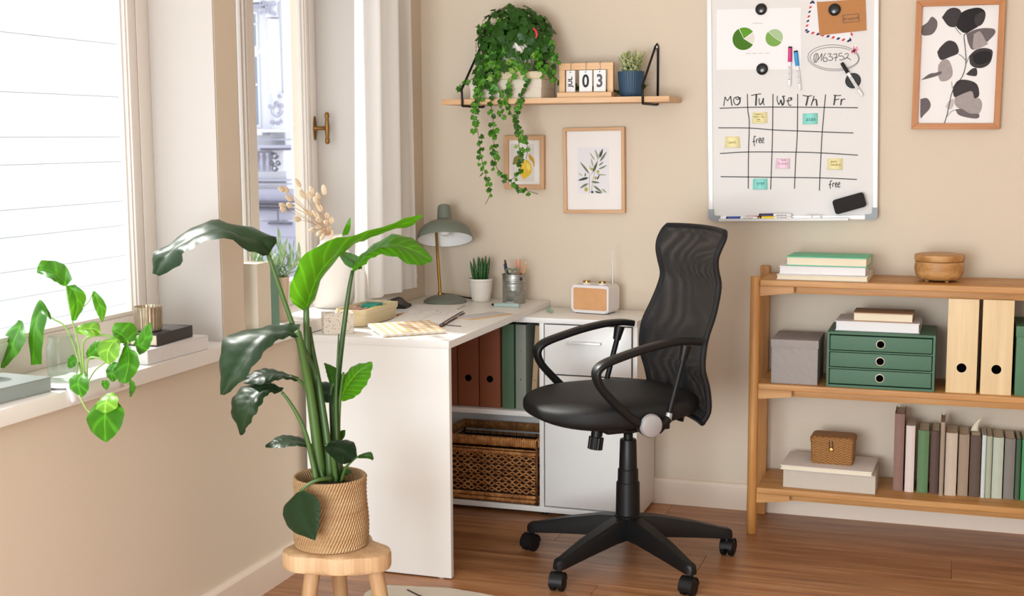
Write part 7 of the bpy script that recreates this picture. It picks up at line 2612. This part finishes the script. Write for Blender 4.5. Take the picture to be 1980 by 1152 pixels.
def blade_mesh(L, W, bend, mat, name='leaf_blade', n=6):
    verts, faces, uvs = [], [], []
    for i in range(n + 1):
        t = i / n
        w = W * (sin(pi * (0.12 + 0.88 * t)) ** 0.6) * (1 if t < 0.98 else 0.05)
        for s in (-1, 0, 1):
            verts.append((L * t * (1 - 0.2 * bend * t), s * w, bend * L * t * t * 0.5 + (0 if s else -w * 0.35)))
            uvs.append(((s + 1) / 2, t))
    for i in range(n):
        for s in range(2):
            a = i * 3 + s
            faces.append((a, a + 1, a + 4, a + 3))
    me = bpy.data.meshes.new(name)
    me.from_pydata(verts, [], faces)
    me.polygons.foreach_set('use_smooth', [True] * len(me.polygons))
    ul = me.uv_layers.new(name='UVMap')
    for l in me.loops:
        ul.data[l.index].uv = uvs[l.vertex_index]
    me.materials.append(M(mat))
    return me
lms = [blade_mesh(0.068, 0.0056, b, 'lavender') for b in (-0.3, 0.1, 0.4)] + [blade_mesh(0.05, 0.0048, 0.2, 'lavender')]
for k in range(12):
    a = k * 2.4
    r0 = 0.006 + 0.028 * sqrt(k / 12)
    lean = 0.25 + 0.55 * r0 / 0.034
    p0 = Vector((0.7 * r0 * cos(a), 0.7 * r0 * sin(a), 0.125))
    hgt = rr.uniform(0.06, 0.115) if k < 8 else rr.uniform(0.03, 0.06)
    p1 = p0 + Vector((cos(a) * lean * 0.08, sin(a) * lean * 0.08, hgt))
    tube('stem', [p0, p0.lerp(p1, 0.5) + Vector((cos(a) * -0.004, sin(a) * -0.004, 0)), p1], 0.0015, 'lavender', lv, 5)
    for i in range(11):
        t = 0.12 + 0.88 * i / 10
        o = bpy.data.objects.new('leaf', rr.choice(lms))
        o.location = p0.lerp(p1, t)
        up_ = -0.55 - 0.8 * t * t + rr.uniform(-0.25, 0.25)
        o.rotation_euler = (rr.uniform(-0.4, 0.4), up_, rr.random() * 6.28)
        s = rr.uniform(0.6, 1.05)
        o.scale = (s, s, s)
        link(o, lv)
# white vase with dried grass
plain('vase_white', '#ece8e2', 0.7, var=0.03, bmp=0.3, bscale=60)
plain('straw', '#c9a37c', 0.8, var=0.1)
plain('tail_tan', '#ecd8bc', 0.95, var=0.12, bmp=0.8, bscale=500)
vz = thing('dried_grass_vase', 'large white ceramic vase with dried bunny tail grass on the sill', 'vase', (-0.088, -0.69, SZ))
VO = Vector(vz.location)
lathe('vase', [(0, 0), (0.058, 0), (0.064, 0.004), (0.074, 0.03), (0.0775, 0.07), (0.076, 0.12), (0.068, 0.17), (0.050, 0.205), (0.040, 0.215), (0.037, 0.24), (0.039, 0.245), (0.035, 0.245), (0.034, 0.215), (0.03, 0.2)], 'vase_white', vz, 48)
TAILS = [(577, 355), (553, 367), (545, 366), (586, 376), (603, 369), (560, 383), (561, 397), (547, 398), (548, 405), (575, 424), (627, 369), (616, 380), (614, 391), (599, 378), (611, 387), (618, 402), (597, 412), (613, 416), (617, 426), (617, 439), (633, 418), (641, 426), (631, 430), (636, 443), (640, 451), (623, 447), (628, 450), (604, 445), (624, 458), (617, 452)]
rr = random.Random(31)
for (px, py) in TAILS:
    dx = rr.uniform(-0.05, 0.05)
    tip = atx(px, py, -0.088 + dx) - VO
    base = Vector((rr.uniform(-0.012, 0.012), rr.uniform(-0.012, 0.012), 0.15))
    neck_ = Vector((tip.x * 0.25, min(max(tip.y * 0.22, -0.025), 0.025), 0.243))
    mid = neck_.lerp(tip, 0.55) + Vector((0, 0, 0.012))
    P = cat_rom([tuple(base), tuple(neck_), tuple(mid), tuple(tip)], 14)
    s_ = bmesh.new()
    bm_tube(s_, P, 0.0008, 5)
    stalk = obm('stalk', s_, 'straw', vz, True)
    d = (P[-1] - P[-3]).normalized()
    L = rr.uniform(0.028, 0.040)
    R = rr.uniform(0.0075, 0.0100)
    bm = bmesh.new()
    bm_tube(bm, [tip - d * L * 0.4, tip - d * L * 0.28, tip, tip + d * L * 0.35, tip + d * L * 0.55, tip + d * L * 0.62], [0.001, R * 0.8, R, R * 0.8, R * 0.4, 0.0005], 10)
    for v in bm.verts:
        v.co += Vector((rr.uniform(-1, 1), rr.uniform(-1, 1), rr.uniform(-1, 1))) * 0.0009
    # awns
    for k in range(44):
        t = rr.random()
        a = rr.random() * 6.28
        o1 = d.orthogonal().normalized()
        o2 = d.cross(o1)
        out = o1 * cos(a) + o2 * sin(a)
        c = tip + d * L * (t * 0.9 - 0.35)
        rr2 = R * (0.9 - 0.4 * abs(t - 0.4))
        e = c + out * (rr2 + 0.004) + d * 0.004
        w = out.cross(d) * 0.0004
        f_ = bm.faces.new([bm.verts.new(c + out * rr2 * 0.6 - w), bm.verts.new(c + out * rr2 * 0.6 + w), bm.verts.new(e)])
    obm('seed_head', bm, 'tail_tan', stalk, True)

# ------------------------------------------------------------------ things on the near sill
plain('book_black', '#3c3634', 0.55, var=0.08)
plain('mercury_glass', '#b8a892', 0.25, 0.7, var=0.25, nscale=60)
plain('wax', '#efe8da', 0.5, var=0.02)
book_flat('book', 'thick white book lying on the near sill under the black one', (-0.15, -1.875, SZ + 0.0003), (-0.014, -1.605, SZ + 0.038), 'cover_white', 'pages_white', spine='x+', rz=radians(-2))
book_flat('book', 'small black book lying on the white book on the near sill', (-0.132, -1.825, SZ + 0.0385), (-0.030, -1.645, SZ + 0.070), 'book_black', 'pages', spine='x+', rz=radians(3))
cd_ = thing('candle_holder', 'silvery ribbed glass candle holder on the black book', 'candle holder', (-0.090, -1.765, SZ + 0.0705))
bm = bmesh.new()
ribbed('glass_cup', [(0.030, 0), (0.034, 0.002), (0.0365, 0.010), (0.0372, 0.050), (0.0368, 0.064), (0.0352, 0.064), (0.0352, 0.05), (0.033, 0.008)], 'mercury_glass', cd_, 24, 0.003, 4, zr=(0.006, 0.052))
bm.free()
lathe('candle', [(0, 0.03), (0.031, 0.03), (0.031, 0.006), (0, 0.006)], 'wax', cd_, 24)
tube('wick', [(0, 0, 0.03), (0.001, 0, 0.04)], 0.0008, 'ink', cd_, 5)
# grey book and water glass with pothos
plain('book_grey', '#8f9491', 0.5, var=0.04)
book_flat('book', 'grey green book lying on the near sill under the glass jar', (-0.190, -2.62, SZ + 0.0003), (-0.045, -2.235, SZ + 0.034), 'book_grey', 'pages_white', spine='x+', rz=radians(-5))
wp = thing('paper_sheet', 'white crumpled paper lying over the edge of the near sill', 'paper', (-0.05, -2.16, SZ))
nx, ny = 10, 10
verts, faces = [], []
for i in range(nx + 1):
    for j in range(ny + 1):
        u, v = i / nx, j / ny
        x = -0.07 + 0.15 * u
        z = 0.001 + 0.004 * noise.noise((u * 4, v * 4, 3.0)) + 0.004
        over = max(0, x - 0.052)
        verts.append((x - over * 0.75, -0.09 + 0.20 * v + 0.03 * u, z - over * 1.3 + 0.001 + (0.002 if over else 0)))
for i in range(nx):
    for j in range(ny):
        a = i * (ny + 1) + j
        faces.append((a, a + ny + 1, a + ny + 2, a + 1))
o = make('sheet', verts, faces, 'paper', wp, True)
so_ = o.modifiers.new('thickness', 'SOLIDIFY')
so_.thickness = 0.0006
jar = thing('pothos_plant', 'green trailing pothos cutting in a clear glass jar on the near sill', 'plant', (-0.070, -2.145, SZ + 0.0145))
JO = Vector(jar.location)
glass_mat('jar_glass', (0.92, 0.96, 0.94, 1))
lathe('jar', [(0, 0.001), (0.033, 0.0), (0.036, 0.003), (0.036, 0.075), (0.030, 0.085), (0.030, 0.10), (0.0285, 0.10), (0.0285, 0.085), (0.0342, 0.074), (0.034, 0.006), (0, 0.006)], 'jar_glass', jar, 36)
leafmat('pothos', '#245a0e', '#478819', None, 0.26, 0.4, 16, 0.25)
leafmat('pothos_light', '#5c9a24', '#86b63e', None, 0.30, 0.4, 16, 0.25)
plain('pothos_stem', '#86a84f', 0.5, var=0.1)
YJ = -2.145
def pl3(mid, L, R, mat='pothos', seed=0):
    return leaf3('leaf', mid, L, R, mat, jar, YJ, 5, 14, 0.001, seed)
def vine(pts, r=0.0022):
    P = cat_rom([tuple(at(p[0], p[1], YJ + (p[2] if len(p) > 2 else 0)) - JO) for p in pts], 18)
    bm = bmesh.new()
    bm_tube(bm, P, r, 6)
    obm('vine', bm, 'pothos_stem', jar, True)
vine([(160, 730), (155, 690), (148, 650), (140, 620), (132, 580), (128, 552)])
vine([(165, 730), (160, 690), (165, 655), (200, 648), (235, 656), (252, 664)], 0.0028)
vine([(168, 730), (170, 695), (190, 692), (215, 705), (232, 715)], 0.0026)
vine([(158, 730), (152, 700), (140, 660), (125, 630), (105, 618), (100, 614)])
vine([(162, 730), (152, 700), (148, 745, -.06), (158, 775, -.10), (178, 800, -.12), (200, 775, -.12)], 0.0018)
vine([(172, 735), (185, 715), (205, 700, -.02)], 0.0016)
vine([(140, 610), (170, 585, .03), (180, 565, .04)], 0.0013)
pl3([(43, 621, .05), (32, 650, .03), (20, 680, .01), (3, 712, -.01)], [(36, 618, .06), (8, 650, .07), (0, 680, .05), (0, 710, -.01)], [(45, 622, .04), (51, 652, .0), (36, 682, -.02), (8, 712, -.02)], 'pothos', 1)
pl3([(100, 614, .03), (80, 600, .03), (66, 640, .02), (66, 705, .0)], [(98, 606, .03), (75, 580, .04), (56, 640, .04), (60, 706, .0)], [(99, 618, .02), (92, 612, .0), (84, 650, -.01), (80, 704, -.01)], 'pothos', 2)
pl3([(130, 552, 0), (118, 540, .0), (98, 525, .0), (72, 520, .0)], [(140, 540, 0), (128, 515, .03), (108, 505, .03), (80, 503, .0)], [(122, 553, 0), (108, 545, -.03), (90, 535, -.03), (72, 527, .0)], 'pothos', 3)
pl3([(132, 552, 0), (146, 568, .0), (150, 592, .0), (142, 620, .0)], [(145, 550, 0), (166, 570, .02), (160, 598, .03), (146, 620, .0)], [(129, 553, 0), (132, 575, -.02), (136, 598, -.02), (139, 620, .0)], 'pothos', 4)
pl3([(180, 563, .04), (188, 580, .04), (196, 600, .04), (198, 622, .04)], [(184, 563, .04), (200, 580, .05), (206, 598, .05), (199, 622, .04)], [(178, 564, .04), (179, 582, .03), (186, 603, .03), (197, 622, .04)], 'pothos', 5)
pl3([(148, 640, 0), (165, 636, -.02), (182, 636, -.02), (194, 645, -.02)], [(148, 632, 0), (166, 624, .01), (188, 622, .01), (195, 640, -.02)], [(150, 645, 0), (165, 648, -.04), (182, 650, -.04), (193, 648, -.02)], 'pothos_light', 6)
pl3([(250, 662, 0), (238, 650, .0), (226, 643, .0), (217, 636, .0)], [(262, 658, 0), (266, 640, .03), (255, 624, .03), (222, 624, .0)], [(244, 666, 0), (232, 662, -.02), (222, 655, -.02), (217, 640, .0)], 'pothos', 7)
pl3([(262, 668, 0), (276, 662, .0), (285, 645, .0), (290, 624, .0)], [(258, 664, 0), (268, 648, .01), (280, 632, .01), (289, 623, .0)], [(270, 686, 0), (286, 676, -.02), (295, 652, -.02), (292, 625, .0)], 'pothos', 8)
pl3([(228, 655, -.02), (215, 668, -.03), (208, 685, -.04), (210, 703, -.05)], [(222, 652, -.02), (192, 662, -.02), (190, 685, -.03), (208, 703, -.05)], [(232, 657, -.02), (233, 672, -.05), (227, 692, -.06), (213, 703, -.05)], 'pothos_light', 9)
pl3([(245, 665, -.02), (250, 690, -.03), (247, 715, -.04), (240, 741, -.05)], [(240, 668, -.02), (232, 690, -.03), (222, 718, -.03), (230, 738, -.05)], [(250, 668, -.02), (266, 686, -.05), (268, 712, -.06), (246, 741, -.05)], 'pothos', 10)
pl3([(160, 722, -.06), (152, 735, -.07), (153, 750, -.08), (158, 767, -.09)], [(152, 722, -.06), (135, 732, -.06), (136, 752, -.07), (155, 766, -.09)], [(165, 722, -.06), (172, 735, -.08), (170, 755, -.09), (161, 767, -.09)], 'pothos', 11)
pl3([(208, 765, -.12), (205, 790, -.13), (203, 820, -.14), (205, 855, -.15)], [(198, 766, -.12), (168, 805, -.12), (178, 835, -.13), (202, 854, -.15)], [(216, 764, -.12), (240, 795, -.14), (230, 832, -.15), (208, 854, -.15)], 'pothos', 12)
pl3([(212, 760, -.11), (207, 772, -.13), (204, 784, -.14), (203, 798, -.145)], [(205, 762, -.11), (190, 775, -.12), (186, 790, -.13), (200, 798, -.145)], [(222, 760, -.11), (228, 770, -.14), (226, 788, -.15), (208, 798, -.145)], 'pothos_light', 13)
pl3([(250, 732, -.05), (256, 742, -.05), (256, 754, -.05), (252, 767, -.05)], [(248, 734, -.05), (250, 746, -.04), (250, 757, -.04), (251, 767, -.05)], [(253, 732, -.05), (263, 746, -.06), (260, 757, -.06), (253, 767, -.05)], 'pothos', 14)
pl3([(202, 735, -.03), (203, 742, -.03), (205, 748, -.03), (206, 754, -.03)], [(198, 735, -.03), (196, 740, -.03), (198, 747, -.03), (205, 754, -.03)], [(208, 735, -.03), (212, 740, -.03), (211, 748, -.03), (207, 754, -.03)], 'pothos', 15)
pl3([(168, 690, .02), (180, 680, .02), (190, 672, .02), (202, 672, .02)], [(166, 682, .02), (174, 668, .03), (188, 658, .03), (200, 668, .02)], [(172, 695, .02), (185, 693, .01), (197, 686, .01), (203, 675, .02)], 'pothos', 16)
pl3([(145, 690, .02), (140, 698, .02), (136, 704, .02), (134, 712, .02)], [(142, 685, .02), (132, 692, .03), (130, 702, .03), (132, 711, .02)], [(150, 692, .02), (149, 702, .01), (143, 709, .01), (136, 712, .02)], 'pothos', 17)
pl3([(225, 700, -.01), (218, 715, -.02), (216, 726, -.03), (218, 738, -.03)], [(218, 700, -.01), (206, 712, -.01), (206, 726, -.02), (216, 738, -.03)], [(230, 702, -.01), (232, 716, -.03), (228, 730, -.04), (220, 738, -.03)], 'pothos', 18)
sc3 = thing('white_cup', 'small white cup standing on the grey book at the left edge', 'cup', (-0.155, -2.30, SZ + 0.0345))
lathe('cup', [(0, 0), (0.020, 0), (0.026, 0.006), (0.030, 0.03), (0.028, 0.034), (0.024, 0.02), (0, 0.008)], 'white_gloss', sc3, 28)

# ------------------------------------------------------------------ ivy on the wall shelf
YI = -0.125
pI = at(1000, 137, YI)
iv = thing('ivy_plant', 'bushy trailing ivy in a patterned white pot on the wall shelf', 'plant', (at(1003, 137, YI).x, YI, Z_IVY))
IO = Vector(iv.location)
m, nt, b_ = new_mat('ivy_pot_glaze')
v_ = texco(nt)
w_ = nd(nt, 'ShaderNodeTexWave', wave_type='BANDS', bands_direction='DIAGONAL')
w_.inputs['Scale'].default_value = 26
w_.inputs['Distortion'].default_value = 7
w_.inputs['Detail'].default_value = 2
nt.links.new(v_, w_.inputs[0])
nt.links.new(ramp(nt, w_.outputs['Fac'], [(0.12, rgb('#8a7d70')), (0.3, rgb('#e2dcd4'))]), b_.inputs['Base Color'])
setp(b_, Roughness=0.4)
MATS['ivy_pot_glaze'] = m
lathe('pot', [(0, 0), (0.040, 0), (0.045, 0.004), (0.062, 0.05), (0.070, 0.095), (0.071, 0.105), (0.067, 0.105), (0.064, 0.09)], 'ivy_pot_glaze', iv, 40)
lathe('soil', [(0, 0.092), (0.064, 0.09)], 'soil', iv, 24)
leafmat('ivy_dark', '#1d3f10', '#33621c', None, 0.12, 0.38, 9)
leafmat('ivy_mid', '#2f6314', '#528f26', None, 0.2, 0.4, 9)
leafmat('ivy_light', '#5f8f2c', '#98b95a', None, 0.3, 0.45, 9)
plain('ivy_stem', '#4b4a2a', 0.7)
plain('ribbon_red', '#c8102e', 0.4)
def ivy_mesh(mat, curl, k):
    out = [(0.0, 0.0), (-0.28, -0.16), (-0.62, 0.02), (-0.52, 0.30), (-0.62, 0.60), (-0.28, 0.66), (0.0, 1.08), (0.28, 0.66), (0.62, 0.60), (0.52, 0.30), (0.62, 0.02), (0.28, -0.16)]
    verts = [(0.0, 0.36, -0.03)] + [(x, y, -curl * (x * x + 0.5 * max(0, y - 0.3) ** 2) + 0.08 * abs(x)) for x, y in out]
    faces = [(0, i, i + 1 if i < 12 else 1) for i in range(1, 13)]
    uvs = [(0.5 + v[0] * 0.6, v[1]) for v in verts]
    me = bpy.data.meshes.new('ivy_leaf')
    me.from_pydata(verts, [], faces)
    me.polygons.foreach_set('use_smooth', [True] * len(me.polygons))
    ul = me.uv_layers.new(name='UVMap')
    for l in me.loops:
        ul.data[l.index].uv = uvs[l.vertex_index]
    me.materials.append(M(mat))
    return me
IM = [ivy_mesh('ivy_dark', 0.35, 0), ivy_mesh('ivy_dark', 0.6, 1), ivy_mesh('ivy_mid', 0.4, 2), ivy_mesh('ivy_mid', 0.8, 3), ivy_mesh('ivy_light', 0.7, 4)]
rr = random.Random(77)
n_parts = [0]
extra = bmesh.new()
def ivy_leaf(p, size, out, mats=(0, 1, 2, 2, 3, 4), droop=0.6):
    """leaf blade hanging with its tip down and its face turned to 'out'"""
    nrm = (Vector(out) + Vector((rr.uniform(-.5, .5), rr.uniform(-.5, .5), rr.uniform(-.2, .7)))).normalized()
    tipd = Vector((rr.uniform(-.8, .8), rr.uniform(-.5, .2), -droop + rr.uniform(-.5, .5)))
    tipd = (tipd - nrm * tipd.dot(nrm)).normalized()
    xd = tipd.cross(nrm)
    mt = Matrix((xd, tipd, nrm)).transposed().to_4x4()
    mt.translation = p
    me = IM[rr.choice(mats)]
    if n_parts[0] < 298:
        o = bpy.data.objects.new('leaf', me)
        link(o, iv)
        o.matrix_local = mt @ Matrix.Scale(size, 4)
        n_parts[0] += 1
    else:
        base = len(extra.verts)
        mm = mt @ Matrix.Scale(size, 4)
        vs = [extra.verts.new(mm @ v.co) for v in me.vertices]
        for f in me.polygons:
            extra.faces.new([vs[i] for i in f.vertices])
def strand(pts, r=0.0011, gap=0.0125, s0=0.0235, s1=0.0155, start=0.0, light=False, tail=0.0, side=1.0):
    P = cat_rom([tuple(at(p[0], p[1], YI + (p[2] if len(p) > 2 else -0.09)) - IO) for p in pts], 60)
    bm = bmesh.new()
    bm_tube(bm, P, r, 5)
    obm('runner', bm, 'ivy_stem', iv, True)
    acc = 0.0
    tot = sum((P[i + 1] - P[i]).length for i in range(59))
    run = 0.0
    for i in range(59):
        d = (P[i + 1] - P[i]).length
        acc += d
        run += d
        f = run / tot
        if f < start or f > 1 - tail:
            continue
        g = gap * (1.0 + 0.25 * f)
        if acc > g:
            acc = 0
            for q in range(1 if rr.random() < 0.45 else 2):
                off = Vector((rr.uniform(-1, 1) * 0.010 * side, rr.uniform(-0.010, 0.006), rr.uniform(-0.006, 0.006)))
                ivy_leaf(P[i] + off, (s0 + (s1 - s0) * f) * rr.uniform(0.75, 1.2), (off.x * 40, -1, 0.15), (2, 2, 3, 4, 0) if light else (0, 0, 1, 2, 2, 3))
# trailing runners (front of the shelf)
strand([(965, 70, -.06), (938, 120, -.09), (925, 170, -.10), (915, 215), (924, 255), (930, 300), (938, 335), (948, 365), (946, 380), (938, 395)], tail=0.06)
strand([(975, 90, -.07), (960, 140, -.09), (950, 190, -.10), (953, 230), (955, 280), (957, 315), (968, 335), (985, 350), (1010, 365), (1040, 375)], tail=0.03)
strand([(1000, 105, -.08), (1018, 150, -.10), (1010, 180, -.10), (1003, 205), (998, 228), (1012, 262), (1020, 285), (1004, 300), (1006, 325), (1000, 338), (988, 348)], light=False, tail=0.02)
strand([(985, 110, -.08), (995, 140, -.09), (985, 165, -.10), (978, 195), (990, 222), (1000, 245), (1003, 275), (1005, 300)], light=True)
strand([(955, 110, -.08), (948, 150, -.1), (965, 175, -.1), (968, 205), (974, 228)], light=True)
strand([(945, 130, -.06), (918, 150, -.08), (900, 160, -.08), (884, 173, -.08)], s0=0.017)
strand([(985, 40, -.05), (960, 44, -.06), (940, 50, -.07), (918, 52, -.07)], s0=0.015)
strand([(1040, 60, -.04), (1062, 80, -.04), (1072, 105, -.05), (1074, 130, -.05), (1066, 150, -.05)], s0=0.016)
strand([(1035, 90, -.06), (1050, 120, -.07), (1062, 140, -.07), (1078, 155, -.06)], s0=0.018)
strand([(950, 100, -.05), (935, 125, -.07), (925, 155, -.08), (930, 185, -.10), (920, 205, -.1)])
strand([(1030, 100, -.07), (1045, 125, -.08), (1052, 150, -.08)], light=True)
strand([(1055, 120, -.02), (1075, 152, .04), (1110, 166, .06), (1165, 172, .06), (1196, 176, .06), (1240, 172, .06), (1254, 163, .05)], s0=0.016, start=0.25)
# the bush
cen = Vector((at(997, 66, YI).x, YI, at(997, 66, YI).z)) - IO
for k in range(330):
    u1, u2 = rr.random(), rr.random()
    a = 2 * pi * u1
    z = 1 - 1.75 * u2
    rad = sqrt(max(0, 1 - z * z))
    sh_ = rr.uniform(0.78, 1.0) if k < 210 else rr.uniform(0.35, 0.8)
    d = Vector((rad * cos(a), rad * sin(a), z))
    if k < 150:
        d.y = -abs(d.y)
    ax = 0.148 + (0.012 if d.z < 0 else -0.01 * d.z)
    p = cen + Vector((d.x * ax * sh_, d.y * 0.095 * sh_, d.z * (0.108 if d.z > 0 else 0.115) * sh_))
    if -0.06 < p.x < 0.06 and p.z < 0.045 and p.y < 0 and rr.random() < 0.7:
        continue
    if p.y + IO.y > -0.012:
        p.y = -0.012 - IO.y
    ivy_leaf(p, rr.uniform(0.021, 0.032), (d.x, d.y - 0.4, 0.5 * d.z + 0.2))
# left shoulder hanging lower
for k in range(70):
    px, py = rr.uniform(922, 975), rr.uniform(70, 170)
    if px > 960 and py > 130:
        continue
    p = at(px, py, YI - rr.uniform(0.04, 0.10)) - IO
    ivy_leaf(p, rr.uniform(0.021, 0.029), (-0.2, -1, 0.2))
for k in range(40):
    px, py = rr.uniform(1035, 1072), rr.uniform(60, 140)
    p = at(px, py, YI - rr.uniform(0.0, 0.07)) - IO
    ivy_leaf(p, rr.uniform(0.016, 0.024), (0.3, -1, 0.2))
eo_ = obm('inner_leaves', extra, 'ivy_dark', iv, True, kind='stuff')
rp = [tuple(at(x, y, YI - 0.10) - IO) for x, y in ((1031, 54), (1036, 60), (1038, 67), (1036, 74))]
tube('red_ribbon', rp, [0.003, 0.0045, 0.004, 0.002], 'ribbon_red', iv, 8, 0.3, up=(0, 1, 0))
